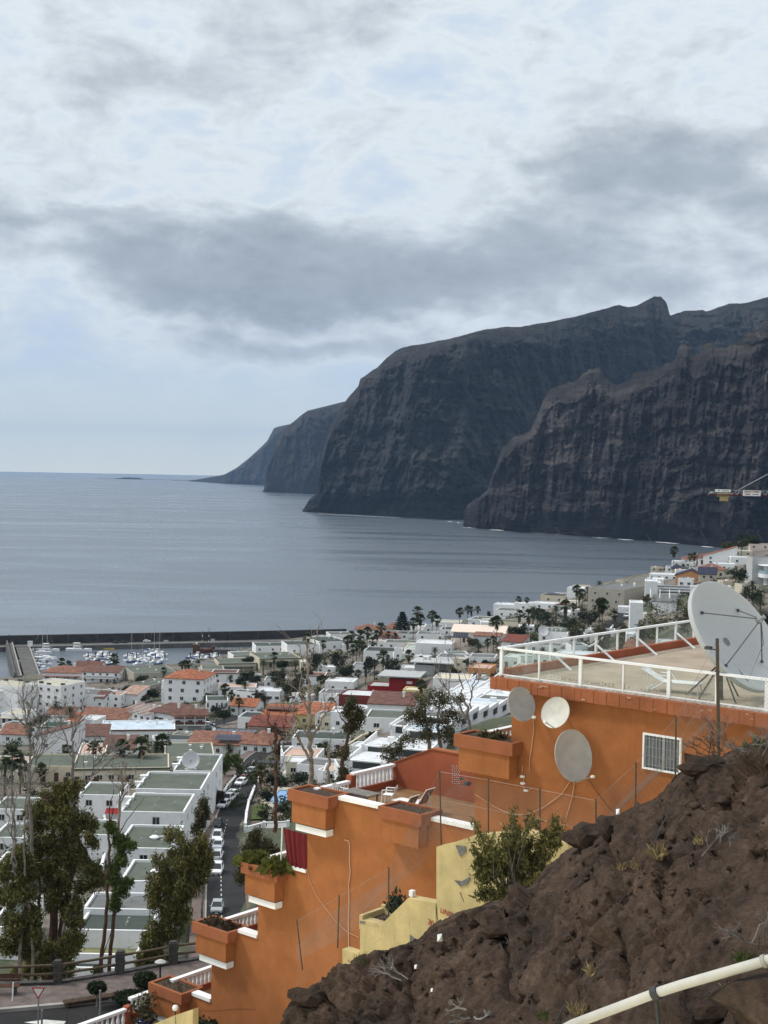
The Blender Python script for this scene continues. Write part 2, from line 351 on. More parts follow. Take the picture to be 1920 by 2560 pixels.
# surf where the swell meets the foot of the cliffs
def surf():
    mb=MB(); rnd=random.Random(3)
    for (x0,x1,b) in [(1156,1210,2575),(1225,1262,2490),(1325,1372,2405),(1385,1400,2375),(1480,1528,2290),(1545,1585,2245),(1640,1700,2180),(1755,1785,2080),(1118,1132,2850),(1142,1150,2800),(795,1000,3215)]:
        n=max(3,int((x1-x0)/3)); up=[];lo=[]
        for i in range(n+1):
            f=i/n; x=x0+(x1-x0)*f; d=ray(x,1300); d=d[:2]/np.linalg.norm(d[:2]); bb=b-(x-x0)*.55 if b<3000 else b-(x-x0)*.95
            th=(9+rnd.random()*16)*math.sin(math.pi*min(1,f*1.02))**.6*(1 if b<3000 else .35)
            q=bb-12+rnd.uniform(-6,6); zz=float(drop(d[0]*q,d[1]*q))
            up.append((d[0]*q,d[1]*q,zz+.6)); lo.append((d[0]*(q-th),d[1]*(q-th),zz+.35))
        mb.add(up+lo,[(i,i+1,n+2+i,n+1+i) for i in range(n)])
    stuff(mb.obj('surf',mat('surf_foam',(.75,.78,.8),.9,.1,.05)))
surf()
# the air: pale, even, from below the sea to above the highest crest
def haze():
    X0,X1,Y0,Y1,Z0,Z1=-43000,43000,-3000,43000,-400,1250
    mb=MB().box(((X0+X1)/2,(Y0+Y1)/2,(Z0+Z1)/2),(X1-X0,Y1-Y0,Z1-Z0))
    M=D.materials.new('haze_air'); M.use_nodes=True; t=NT(M.node_tree); t.n.clear()
    v=t.new('ShaderNodeVolumePrincipled'); v.inputs['Color'].default_value=(.42,.64,1,1); v.inputs['Density'].default_value=HAZE
    o=t.new('ShaderNodeOutputMaterial'); t.l.new(v.outputs[0],o.inputs['Volume'])
    stuff(mb.obj('haze',M))
HAZE=3.4e-5
haze()
# ================================================================ TERRAIN
CP=[(60,1690,3),(300,1672,3),(480,1668,5),(600,1645,5),(760,1600,7),(900,1584,12),(1060,1563,18),(1250,1532,26),(1400,1484,36),(1560,1440,46),(1700,1400,57),(1850,1368,62),
 (150,1785,6),(350,1835,12),(470,1755,10),(560,1885,23),(480,1990,33),(535,2075,32),(545,2180,35),(545,2295,37),(625,1922,28),(300,2390,38),(700,1995,32),(800,1800,23),(850,1685,16),(1000,1733,24),(1100,1850,45),(1230,1800,50),(1600,1600,48),(1450,1640,44),(1500,1532,44),(1720,1455,58),(1870,1485,62),(1900,1450,61),(60,1950,27),(60,2150,36),(60,2300,38)]
CW=[(-45,60,72),(-20,70,72),(4,76,71.6),(-32,76,71.4),(0,84,68),(-28,86,66),(-60,80,68),(-20,105,54),(-42,140,40),(-60,115,48),(8,110,60),(20,100,67),(30,125,58),(40,60,82),(60,150,60),(75,260,51),(110,300,60),(160,400,64),(230,500,70),(300,700,72),(420,1000,76),(-200,500,6),(-200,400,16),(-160,250,30),(-140,150,42),(-110,100,62),(420,1150,66)]
_c=np.array([[*atz(x,y,z)[:2],z] for x,y,z in CP]+[list(map(float,c)) for c in CW])
def _k(a,b): return np.sqrt(((a[:,None,:]-b[None])**2).sum(-1)+9)
_A=np.block([[_k(_c[:,:2],_c[:,:2])+np.eye(len(_c))*.6,np.ones((len(_c),1)),_c[:,:2]],[np.ones((1,len(_c))),np.zeros((1,3))],[_c[:,:2].T,np.zeros((2,3))]])
_w=np.linalg.solve(_A,np.concatenate([_c[:,2],[0,0,0]]))
COAST=[atz(x,y,z) for x,y,z in [(-300,1712,2),(60,1690,2),(300,1668,2),(480,1658,3),(600,1628,3),(700,1606,4),(760,1592,6),(900,1584,11),(1060,1566,17),(1250,1537,25),(1400,1491,35),(1500,1464,42),(1560,1449,46),(1620,1432,51),(1700,1408,57),(1850,1370,61),(2100,1310,66)]]
_ca=np.array([p[0]/p[1] for p in COAST]); _cy=np.array([p[1] for p in COAST])
def zt(X,Y):
    X=np.atleast_1d(np.asarray(X,float)).ravel();Y=np.atleast_1d(np.asarray(Y,float)).ravel()
    q=np.stack([X,Y],-1); z=_k(q,_c[:,:2])@_w[:len(_c)]+_w[len(_c)]+q@_w[len(_c)+1:]
    dn=Y-np.interp(X/np.maximum(Y,1),_ca,_cy); z=np.maximum(z,1.5)
    t=np.clip(dn/24,0,1); return z*(1-t)+(-9)*t
_cpx=[(760,1592),(900,1584),(1060,1566),(1250,1537),(1400,1491),(1500,1464),(1560,1449),(1620,1432),(1700,1408),(1850,1370)]
def ground(px,py):
    if px>800: py=max(py,float(np.interp(px,[c[0] for c in _cpx],[c[1] for c in _cpx]))+5)
    d=ray(px,py); t=np.linspace(60,1500,1441)/d[1]; P=O_+d*t[:,None]; e=P[:,2]-zt(P[:,0],P[:,1])
    i=int(np.argmax(e<0)) if (e<0).any() else 1400
    if i==0: i=1
    f=e[i-1]/(e[i-1]-e[i]+1e-9); p=P[i-1]+(P[i]-P[i-1])*f; return p
def terrain():
    xs=np.arange(-330,521,4.0); ys=np.arange(54,1260,4.0); X,Y=np.meshgrid(xs,ys,indexing='ij')
    Z=zt(X,Y).reshape(X.shape)+.25*fbm(X*.2,Y*.2,0,3,2)
    M=D.materials.new('town_ground'); M.use_nodes=True; t=NT(M.node_tree); b=t.n['Principled BSDF']
    v=t.new('ShaderNodeTexCoord').outputs['Object']; a=t.noise(v,.045,6,.65); c=t.noise(v,.5,5,.7); e=t.noise(v,.9,4,.7)
    k=t.ramp(c,[(.3,(.07,.055,.045)),(.5,(.15,.125,.105)),(.75,(.24,.215,.19))])
    k=t.mix(t.maprange(t.math('ADD',t.math('MULTIPLY',a,.7),t.math('MULTIPLY',e,.3)),.47,.56,0,.9,True),k,t.ramp(e,[(.3,(.022,.032,.014)),(.7,(.06,.075,.03))]))
    t.put(b.inputs['Base Color'],k); b.inputs['Roughness'].default_value=.95
    struct(grid_obj('terrain',np.stack([X,Y,Z],-1),M,True))
terrain()
def ribbon(name,pts,width,M,lift,side=0,thick=0,n=8):
    """a strip laid on the terrain along world points; side shifts it to the right of its own direction"""
    P=np.array([p[:2] for p in pts]); t=np.linspace(0,len(P)-1,(len(P)-1)*n+1); i=np.minimum(t.astype(int),len(P)-2); f=t-i
    g=lambda k:P[np.clip(k,0,len(P)-1)]
    f=f[:,None]; C_=.5*((2*g(i))+(-g(i-1)+g(i+1))*f+(2*g(i-1)-5*g(i)+4*g(i+1)-g(i+2))*f**2+(-g(i-1)+3*g(i)-3*g(i+1)+g(i+2))*f**3)
    T=np.gradient(C_,axis=0); T/=np.linalg.norm(T,axis=1)[:,None]; Nn=np.stack([T[:,1],-T[:,0]],-1)
    L=C_+Nn*(side-width/2); Rr=C_+Nn*(side+width/2); zc=zt(C_[:,0],C_[:,1])+lift
    k=len(C_); V=[(*L[j],zc[j]) for j in range(k)]+[(*Rr[j],zc[j]) for j in range(k)]
    F=[(j,k+j,k+j+1,j+1) for j in range(k-1)]
    mb=MB().add(V,F)
    if thick:
        V2=[(x,y,z-thick) for x,y,z in V]; mb.add(V+V2,[(j,j+1,2*k+j+1,2*k+j) for j in range(k-1)]+[(k+j,3*k+j,3*k+j+1,k+j+1) for j in range(k-1)])
    return mb,C_,Nn,zc
asphalt=mat('asphalt',(.022,.0215,.0225),.9,.25,.5,.3,30,stain=.5,streak=.3)
paving=mat('paving',(.155,.115,.10),.9,.15,1.2,.2,25,stain=.3)
kerbm=mat('kerb_concrete',(.33,.31,.29),.9,.12,1.0)
white_line=mat('road_paint',(.6,.6,.57),.8,.15,3)
RD=[ground(x,y) for x,y in [(590,2500),(572,2400),(566,2300),(563,2200),(563,2125),(576,2055),(597,2003),(613,1958),(632,1918),(657,1890),(695,1872),(745,1860)]]
mb,RC,RN,RZ=ribbon('road',RD,5.6,asphalt,.30); struct(mb.obj('road',asphalt))
mb,*_=ribbon('pavement',RD,2.0,paving,.43,-3.9,.35); struct(mb.obj('pavement',paving))
mb,*_=ribbon('pavement',RD,1.6,paving,.43,3.7,.35); struct(mb.obj('pavement',paving))
mb,*_=ribbon('kerb',RD,.22,kerbm,.435,-2.88,.3); struct(mb.obj('kerb',kerbm))
def dashes():
    mb=MB()
    for j in range(8,len(RC)-12,1):
        c=RC[j]; c2=RC[j+1]; d=(c2-c); L=np.linalg.norm(d); d/=L; nn=RN[j]
        for k in range(int(L/2.4)):
            a=c+d*(k*2.4)-nn*.65; b_=a+d*1.1; z=RZ[j]+(RZ[j+1]-RZ[j])*(k*2.4/L)+.012
            mb.add([(*(a-nn*.07),z),(*(a+nn*.07),z),(*(b_+nn*.07),z),(*(b_-nn*.07),z)],[(0,1,2,3)])
    struct(mb.obj('road_markings',white_line))
dashes()
S2=[ground(x,y) for x,y in [(500,1828),(530,1815),(560,1806),(600,1790)]]; mb,*_=ribbon('r',S2,6,asphalt,.3); struct(mb.obj('street',asphalt))
S3=[ground(x,y) for x,y in [(1455,1690),(1480,1640),(1530,1580),(1562,1545),(1590,1515)]]; mb,*_=ribbon('r',S3,7,asphalt,.3); struct(mb.obj('street',asphalt))
# ================================================================ HOUSES
def plaster(n,c,**k): return mat(n,c,.9,.045,.9,stain=k.get('stain',.22),streak=k.get('streak',.34),rand=.04)
WHITE=plaster('white_plaster',(.79,.795,.795)); CREAM=plaster('cream_plaster',(.60,.54,.42)); BEIGE=plaster('beige_plaster',(.37,.345,.295)); YELL=plaster('yellow_plaster',(.62,.52,.24))
PEACH=plaster('peach_plaster',(.72,.60,.52)); MAROON=plaster('maroon_plaster',(.16,.028,.026)); REDP=plaster('red_plaster',(.30,.020,.022)); GREYP=plaster('grey_plaster',(.42,.43,.43)); ORNG=plaster('orange_plaster',(.55,.27,.12)); BROWNP=plaster('brown_plaster',(.11,.055,.042)); DKGREEN=plaster('dark_green_plaster',(.018,.06,.035))
def roofm(n,c,**k): return mat(n,c,.92,.12,.35,stain=.35,rand=.06,**k)
GREEN=roofm('green_roofing',(.105,.122,.098)); GREY=roofm('grey_roofing',(.15,.155,.155)); DARK=roofm('dark_roofing',(.045,.052,.052)); WROOF=roofm('white_roofing',(.62,.64,.66)); BROOF=roofm('beige_roofing',(.44,.42,.34)); OLIVE=roofm('olive_roofing',(.21,.21,.10)); PALEG=roofm('pale_green_roofing',(.36,.44,.36)); PINKT=roofm('pink_paving_roof',(.52,.36,.29)); DGREEN=roofm('dark_green_roofing',(.055,.070,.060)); BLUEW=roofm('pale_blue_roofing',(.50,.58,.66))
def tilem(n,c):
    M=mat(n,c,.85,.28,.8,stain=.3,rand=.06); t=NT(M.node_tree); b=t.n['Principled BSDF']
    v=t.new('ShaderNodeTexCoord').outputs['Object']; w=t.new('ShaderNodeTexWave',i_0=v); w.inputs['Scale'].default_value=1.1; w.inputs['Distortion'].default_value=.6
    bp=t.new('ShaderNodeBump',i_Height=w.outputs[1]); bp.inputs['Strength'].default_value=.7; bp.inputs['Distance'].default_value=.12; t.put(b.inputs['Normal'],bp); return M
TERRA=tilem('terracotta_tiles',(.26,.122,.084)); BROWN=tilem('brown_tiles',(.165,.080,.062)); ORANGE=tilem('orange_tiles',(.38,.135,.066)); PINKR=tilem('pale_pink_tiles',(.47,.31,.25)); BLUER=tilem('dark_blue_slates',(.035,.038,.075)); REDR=tilem('red_tiles',(.22,.065,.045))
glass=mat('window_glass',(.018,.022,.026),.12,.3,2,spec=.6); frame_w=mat('window_frame',(.62,.62,.6),.6,.05); frame_b=mat('window_frame_brown',(.09,.05,.035),.7,.1); metal_g=mat('grey_metal',(.30,.31,.32),.45,.1,metal=.5); dark_metal=mat('dark_metal',(.035,.037,.04),.55,.1); timber=mat('dark_timber',(.10,.045,.03),.8,.2,3); dishm=mat('dish_enamel',(.52,.53,.54),.55,.05,2,stain=.12)
solarm=mat('solar_cells',(.012,.02,.05),.18,.2,4,spec=.6)
def unit_window():
    f=MB().box((0,0,.04),(1,.12,.08)).box((0,0,.96),(1,.12,.08)).box((-.46,0,.5),(.08,.12,.84)).box((.46,0,.5),(.08,.12,.84)).box((0,-.0,.5),(.05,.1,.84)).mesh('window_frame_mesh',frame_w)
    p=MB().box((0,.02,.5),(.92,.05,.84)).mesh('window_pane_mesh',glass); d=MB().box((0,0,.5),(1,.1,1)).mesh('door_mesh',timber); return f,p,d
WF,WP,DM=unit_window()
def add_window(par,x,y,z,w,h,rz=0,door=False):
    if door: return put('door',DM,par,(x,y,z),rz,(w,1,h))
    f=put('window',WF,par,(x,y,z),rz,(w,1,h)); put('pane',WP,f); return f
def gable_poly(): pass
rH=random.Random(11); HGT={}; FOOT=[]
def small_dish(par,loc,r,rz=0,name='satellite_dish'):
    M=Matrix.Rotation(R_(62),3,'X'); mb=MB()
    mb.lathe([(0,-.18*r),(r*.5,-.12*r),(r*.85,-.03*r),(r,.06*r)],12,(0,0,r*1.15),0,M).tube([(0,0,0),(0,.0,r)],r*.08,6)
    return mb.obj(name,dishm,par,loc,rz)
def house(px0,px1,py,h,dm,roof,wc,rc,label,yaw=0,win=(2,1),name='white_house',cat='house',group=None,ex='',side=1,ww=1.1,wh=1.2,dx=0,trim=None,base=4.0,wdt=None,off=0):
    g=ground((px0+px1)/2,py); s=FPX/g[1]; y=R_(yaw); w=wdt or (px1-px0)/s/math.cos(y)
    if h<7.5: h*=.78
    dm*=1.15
    T=thing(name,label,cat,g+np.array([0,off,0]),y,group); mb=MB(); hw=w/2
    HGT[T.name]=h; FOOT.append((float(g[0]-math.sin(y)*dm/2),float(g[1]+off+math.cos(y)*dm/2),max(w,dm)*.55,label))
    if roof in('flat','deck'):
        p=.38; t=.28
        mb.box((0,dm/2,(h-base)/2),(w,dm,h+base))
        for (c,d) in (((0,t/2,h+p/2),(w,t,p)),((0,dm-t/2,h+p/2),(w,t,p)),((-hw+t/2,dm/2,h+p/2),(t,dm-2*t,p)),((hw-t/2,dm/2,h+p/2),(t,dm-2*t,p))): mb.box(c,d)
        mb.obj('wall',wc,T); MB().box((0,dm/2,h+.03),(w-2*t,dm-2*t,.05)).obj('roof',rc,T)
        if trim:
            MB().box((0,-.12,h+.12),(w+.5,.24,.42)).box((hw+.12 if px0<960 else -hw-.12,dm/2,h+.12),(.24,dm,.42)).obj('roof_edge',trim,T)
    else:
        mb.box((0,dm/2,(h-base)/2),(w,dm,h+base)); rb=MB(); o=.45; k=.26*(dm if roof in('gablex','hip') else w)/2*1.6 if roof in('gablex','gabley','hip') else .15*dm
        k=min(k,2.2); zt_=h; th=.22
        if roof=='gablex':
            mb.prism([(0,h),(dm,h),(dm/2,h+k)],-hw,hw,'x')
            e=-o*k/(dm/2)
            rb.prism([(-o,h+e),(dm/2,h+k),(dm+o,h+e),(dm+o,h+e+th),(dm/2,h+k+th),(-o,h+e+th)],-hw-.25,hw+.25,'x')
        elif roof=='gabley':
            mb.prism([(-hw,h),(hw,h),(0,h+k)],0,dm,'y'); e=-o*k/hw
            rb.prism([(-hw-o,h+e),(0,h+k),(hw+o,h+e),(hw+o,h+e+th),(0,h+k+th),(-hw-o,h+e+th)],-.3,dm+.3,'y')
        elif roof=='shed':
            mb.prism([(0,h),(dm,h),(dm,h+k)],-hw,hw,'x'); e=-o*k/dm
            rb.prism([(-o,h+e),(dm+.1,h+k),(dm+.1,h+k+th),(-o,h+e+th)],-hw-.2,hw+.2,'x')
        elif roof=='shedl':   # falls to the left or right side
            k=.3*w; mb.prism([(-hw,h),(hw,h),(hw,h+k)],0,dm,'y'); rb.prism([(-hw-o,h-o*.3),(hw,h+k),(hw,h+k+th),(-hw-o,h-o*.3+th)],-.25,dm+.2,'y')
        else:
            r=max(hw-dm/2,.6) if w>dm else .6; r2=0 if w>dm else max(dm/2-hw,.0)
            x,yy=hw+o,o
            V=[(-x,-yy,h-.1),(x,-yy,h-.1),(x,dm+yy,h-.1),(-x,dm+yy,h-.1),(-x,-yy,h+.12),(x,-yy,h+.12),(x,dm+yy,h+.12),(-x,dm+yy,h+.12),(-r,dm/2-r2,h+k+.12),(r,dm/2-r2,h+k+.12),(r,dm/2+r2+.01,h+k+.12),(-r,dm/2+r2+.01,h+k+.12)]
            rb.add(V,[(3,2,1,0),(0,1,5,4),(1,2,6,5),(2,3,7,6),(3,0,4,7),(4,5,9,8),(5,6,10,9),(6,7,11,10),(7,4,8,11),(8,9,10,11)])
        mb.obj('wall',wc,T); ro=rb.obj('roof',rc,T)
        if rH.random()<.6: MB().box((hw*.4,dm*.6,h+k*.7+.5),(.6,.6,1.6)).box((hw*.4,dm*.6,h+k*.7+1.35),(.8,.8,.14)).obj('chimney',WHITE,ro)
    c,r=win
    for j in range(r):
        for i in range(c):
            x=-hw+w*(i+.5)/c+(rH.uniform(-.15,.15)*w/c if c>1 else 0); z=h*(j+.30)/max(r,1) if r>1 else max(.9,h*.36)
            isd=(j==0 and rH.random()<.22)
            add_window(T,x,-.03,.05 if isd else z,1.0 if isd else ww,2.1 if isd else min(wh,h/r*.55),0,isd)
    if side:
        sx_=(hw+.03) if (px0+px1)/2<1000 else (-hw-.03); rz=math.pi/2 if sx_>0 else -math.pi/2
        ns=max(1,min(4,int(dm/4)))
        for j in range(r if r else 1):
            for i in range(ns): add_window(T,sx_,dm*(i+.5)/ns,h*(j+.32)/max(r,1) if r>1 else max(.9,h*.36),ww*.9,min(wh,h/max(r,1)*.5),rz)
    if 'h' in ex: MB().box((-hw*.3,dm*.7,h+1.1),(2.4,2.6,2.2)).box((-hw*.3,dm*.7,h+2.25),(2.7,2.9,.12)).obj('roof_room',wc,T)
    if 'v' in ex:
        for q in range(rH.randint(2,4)): MB().box((0,0,.28),(.5,.5,.55)).box((0,0,.6),(.75,.75,.1)).obj('roof_vent',WHITE,T,(rH.uniform(-.8,.8)*hw,dm*rH.uniform(.25,.85),h+.05))
    if 'a' in ex:
        for q in range(rH.randint(1,3)): MB().box((0,0,.4),(.9,.4,.75)).tube([(-.15,-.21,.4),(-.15,-.23,.4)],.28,10).obj('air_conditioner',GREYP,T,(rH.uniform(-.8,.8)*hw,dm*rH.uniform(.4,.9),h+.05))
    if 'd' in ex: small_dish(T,(hw*rH.uniform(-.7,.7),dm*.55,h+.05),.6,rH.uniform(-.5,.5))
    if 's' in ex:
        sp=MB().box((0,0,0),(1,1,.05)).mesh('solar_panel_mesh',solarm)
        for q in range(5):
            for q2 in range(2):
                o=put('solar_panel',sp,T,(-hw*.55+q*1.15,dm*.45+q2*2.0,h+.65),0,(1.05,1.7,1)); o.rotation_euler=(R_(20),0,0)
    if 'c' in ex: MB().box((0,0,.75),(.55,.55,1.5)).box((0,0,1.55),(.75,.75,.14)).obj('chimney',WHITE,T,(hw*.5,dm*.6,h))
    if 'b' in ex:    # balcony across the front
        for j in range(max(r,1)):
            MB().box((0,-.7,h*j/max(r,1)+.1 if j else h*.42),(w*.8,1.4,.18)).box((0,-1.35,(h*j/max(r,1)+.1 if j else h*.42)+.55),(w*.8,.1,.95)).obj('balcony',wc,T)
    if 'p' in ex:    # pergola / porch posts in front
        for i in range(4): MB().box((0,0,1.25),(.22,.22,2.5)).obj('porch_post',wc,T,(-hw*.85+i*hw*.567,-2.2,0))
        MB().box((0,-1.1,2.6),(w*.95,2.6,.18)).obj('porch_roof',rc,T)
    if 't' in ex:
        MB().lathe([(0,0),(.55,0),(.55,1.1),(.45,1.25),(0,1.3)],12).obj('water_tank',WHITE,T,(hw*.5,dm*.75,h+.05))
    return T
def house_copy_note(): pass
# -- the block of flats and the streets by the harbour
def apartment():
    T=house(62,157,1788,11.2,13,'flat',WHITE,BROOF,'long white four-storey apartment block with rows of square windows below the harbour piers',-24,(4,4),'apartment_building','apartment block',ex='v',ww=1.3,wh=1.25)
    W2=MB().box((-13.5,-2.2,3.3),(16,12,15.8)).obj('wing',WHITE,T); MB().box((-13.5,-2.2,11.25),(15.3,11.3,.06)).obj('roof',BROOF,T)
    for j in range(4):
        for i in (0,1):
            add_window(T,-18+i*3.2,-8.24,1.2+j*2.8,1.6,1.3); MB().box((-16.2+0*i,-8.9,.75+j*2.8),(7,1.3,.16)).box((-16.2,-9.5,1.2+j*2.8),(7,.1,.85)).obj('balcony',WHITE,T) if i==0 else None
    for j in range(4): MB().box((-7.3,-.8,.75+j*2.8),(3.2,1.5,.16)).box((-7.3,-1.5,1.2+j*2.8),(3.2,.1,.85)).obj('balcony',WHITE,T); add_window(T,-7.3,.02,1.1+j*2.8,1.8,1.5)
    for i in range(6): MB().box((0,0,.4),(1.6,.7,.8)).obj('roof_planter',DGREEN,T,(-19+i*5,1.5+2*(i%2),11.25))
apartment()
H=house
H(157,262,1776,7.4,12,'flat',WHITE,GREY,'white two-storey annexe with grey roof at the right end of the apartment block',-10,(3,2),ex='dv')
H(107,203,1705,5.2,14,'hip',WHITE,TERRA,'harbourside restaurant with white walls and several terracotta hip roofs',0,(4,1),'restaurant','restaurant',ex='p',ww=2.0)
H(186,252,1688,4.4,10,'gablex',WHITE,BROWN,'long house with a brown tiled ridge roof right behind the harbour restaurant',0,(4,1))
H(204,298,1706,5.6,9,'shed',WHITE,BROWN,'two-storey house with white balconies across its front beside the harbour restaurant',-3,(5,2),ex='b')
H(298,354,1738,4.0,22,'flat',BEIGE,GREEN,'low beige building with grey-green roof in front of the round dark tree',-25,(3,1),ex='v')
H(338,440,1704,4.6,20,'flat',BEIGE,GREEN,'long beige building with grey-green roof and roof lights behind the dark round bush',22,(5,1),'beige_building','house',ex='v')
H(478,545,1684,5,10,'flat',BEIGE,GREY,'beige two-storey house with dark windows behind the palm clump near the pirate ship',6,(3,2))
H(505,560,1694,4.2,12,'flat',CREAM,GREEN,'green-roofed pavilion with pale edges just left of the brown and white house',10,(3,1),'green_roofed_building','house')
H(548,640,1680,4.6,15,'flat',CREAM,GREEN,'wide green-roofed building with open porch above the brown and white house',14,(4,1),'green_roofed_building','house',ex='p',trim=GREEN)
H(585,650,1657,4.2,12,'flat',WHITE,GREEN,'low building under bright green roofs nearest the motorboat by the harbour wall',18,(3,1),'green_roofed_building','house',trim=GREEN)
H(650,752,1668,4.8,18,'flat',CREAM,GREEN,'broad green-roofed building with a row of columns under its eaves',18,(6,1),'green_roofed_building','house',ex='pv',trim=GREEN)
H(640,720,1632,4,14,'flat',WHITE,DGREEN,'low white terrace with narrow green roofs at the root of the breakwater',12,(3,1),ex='d')
H(718,800,1640,6.5,14,'flat',WHITE,DGREEN,'white house with two arched windows and a dark green roof near the breakwater end',14,(2,1),ex='d')
H(800,868,1628,5.5,18,'flat',WHITE,DGREEN,'white house with three tall windows and pale parapets by the sea behind the palms',22,(3,1),ex='v')
H(826,880,1604,4.2,12,'flat',WHITE,GREEN,'small white house with dark roof touching the sea end of the breakwater',12,(2,1),ex='d')
H(527,592,1710,5.6,9,'flat',WHITE,BROWN,'brown and white two-storey house with dark wooden fascia right of the orange-roofed villa',0,(2,2),'brown_and_white_house',trim=BROWNP)
H(408,508,1757,9.2,16,'hip',WHITE,ORANGE,'tall white three-storey villa with a bright orange tiled roof',-8,(3,3),'villa','house',ex='',ww=1.4,wh=1.5)
H(403,421,1757,8.2,9,'flat',WHITE,WROOF,'narrow white stair tower with curved balconies at the left end of the orange-roofed villa',-8,(1,3),'stair_tower','house',ex='b')
H(516,570,1778,4.4,10,'flat',WHITE,DGREEN,'white house with a bay of tall narrow windows below the brown and white house',8,(5,1),ww=.7,wh=2)
H(545,640,1738,3.6,9,'flat',WHITE,PINKT,'long white house with pale terraces behind the canary palm',4,(4,1),ex='c')
H(575,640,1790,4.4,8,'gablex',WHITE,ORANGE,'white house with small orange roofs beneath the brown pine tree',-12,(3,1),ex='')
H(636,700,1758,5.2,9,'flat',WHITE,WROOF,'white house with wide dark windows right of the brown pine tree',-6,(4,1),ww=1.6)
# brown-roofed restaurant building with balcony
def brown_house():
    T=H(436,512,1836,6.6,11,'hip',WHITE,BROWN,'white restaurant building with a wrap-around brown roof and first-floor balcony',8,(3,2),'restaurant_building','restaurant',ww=1.5)
    MB().box((0,-1,3.3),(10.6,2.2,.3)).obj('balcony_floor',WHITE,T); MB().box((0,-2.05,3.9),(10.6,.08,.9)).obj('balcony_rail',BROWNP,T)
    MB().prism([(-3,6.3),(-3,6.55),(.3,8),(.3,7.8)],-5.8,5.8,'x').obj('front_roof',BROWN,T)
    for i in range(4): MB().box((-5+i*3.3,-2.1,4.9),(.2,.2,2.9)).obj('balcony_post',WHITE,T)
    MB().box((0,.0,1.4),(4,.16,2.3)).obj('garage_door',GREYP,T,(1.5,-.06,0))
brown_house()
H(372,437,1822,6.8,9,'shed',WHITE,BROWN,'white wing with big framed windows and stepped brown roofs left of the brown-roofed restaurant',-32,(5,1),'white_wing','house',ww=2.1,wh=2.0)
for i in range(5): H(300+i*15,318+i*15,1812+i*3.4,6.3,13,'shedl',WHITE,PINKR,'narrow row house with a steep pale pink roof and white balcony'+ordl(i,5),-14,(1,2),'row_house','row house','row houses with sloping pink roofs',ex='b',side=0)
H(236,262,1775,6,8,'gablex',WHITE,BROWN,'small white house with brown tiled roof left of the white chevron gables',-20,(1,1))
H(258,300,1772,6.4,9,'flat',WHITE,PINKR,'white house with zigzag gable walls behind the row of pink roofs',-8,(2,2))
H(300,345,1764,5.6,10,'shed',WHITE,PINKR,'house under faded pink roofs just left of the dark garden trees',-14,(2,1))
H(188,318,1822,4.4,16,'gablex',WHITE,TERRA,'long white building under a wide terracotta tiled roof with domed vents',-10,(3,1),ex='')
H(116,188,1806,3.6,8,'gablex',WHITE,TERRA,'low house with orange-red tiled roof behind the two short palms',-4,(2,1))
H(0,62,1812,4.4,10,'flat',WHITE,BROOF,'low white building with a shaded arcade under the apartment block',-8,(4,1),ex='p')
H(254,436,1856,4.6,14,'flat',WHITE,BLUEW,'long white building with a pale bluish roof and brown tiled front edge',9,(9,1),ex='cv',trim=BROWN,ww=1.5)
H(196,268,1872,4.8,9,'shed',WHITE,BROWN,'brown-roofed house with dark porch left of the long white building',6,(2,1),ww=2.2)
H(160,192,1838,5.2,9,'shed',WHITE,ORANGE,'tiny house with a bright orange roof beside the green-walled rooftop',-4,(1,1))
H(100,164,1852,5.2,9,'flat',WHITE,DKGREEN,'white house with a dark green walled rooftop',3,(2,1),trim=DKGREEN)
H(196,240,1832,5.2,8,'flat',WHITE,WROOF,'white house with a weathered grey end wall below the terracotta roof',-10,(0,0),side=0)
H(84,182,1884,5.8,10,'shedl',WHITE,BROWN,'white house with blank gables and a short brown roof among the bare branches',-6,(2,1))
H(0,70,1862,4.2,9,'gablex',WHITE,TERRA,'white house with a faded terracotta roof at the left edge of the photo',-4,(2,1))
H(256,338,1902,4.2,9,'shed',WHITE,BROWN,'small white house with a red-brown lean-to roof behind the slim palms',4,(3,1))
H(195,262,1912,3.4,12,'flat',WHITE,PINKT,'white house with a peach coloured roof terrace behind the palm',8,(2,1))
def long_green():
    T=H(185,420,1964,4.6,13,'flat',CREAM,GREEN,'long cream bungalow row with a grey-green roof and brown doors behind the palms',9,(9,1),'bungalow_row','bungalow',ex='v',trim=GREEN,ww=1.4)
    for i in range(4): put('door',DM,T,(-12+i*6.6,-.06,0),0,(1,1,2.1))
long_green()
H(60,185,1955,4.2,12,'flat',CREAM,GREEN,'cream bungalow with a grey-green roof half hidden by bare branches',4,(4,1),'bungalow','bungalow')
H(412,535,1925,3.8,15,'flat',CREAM,GREEN,'wide flat-roofed building with a grey-green roof in front of the solar panel house',9,(2,1),'flat_roofed_building','house',ex='av')
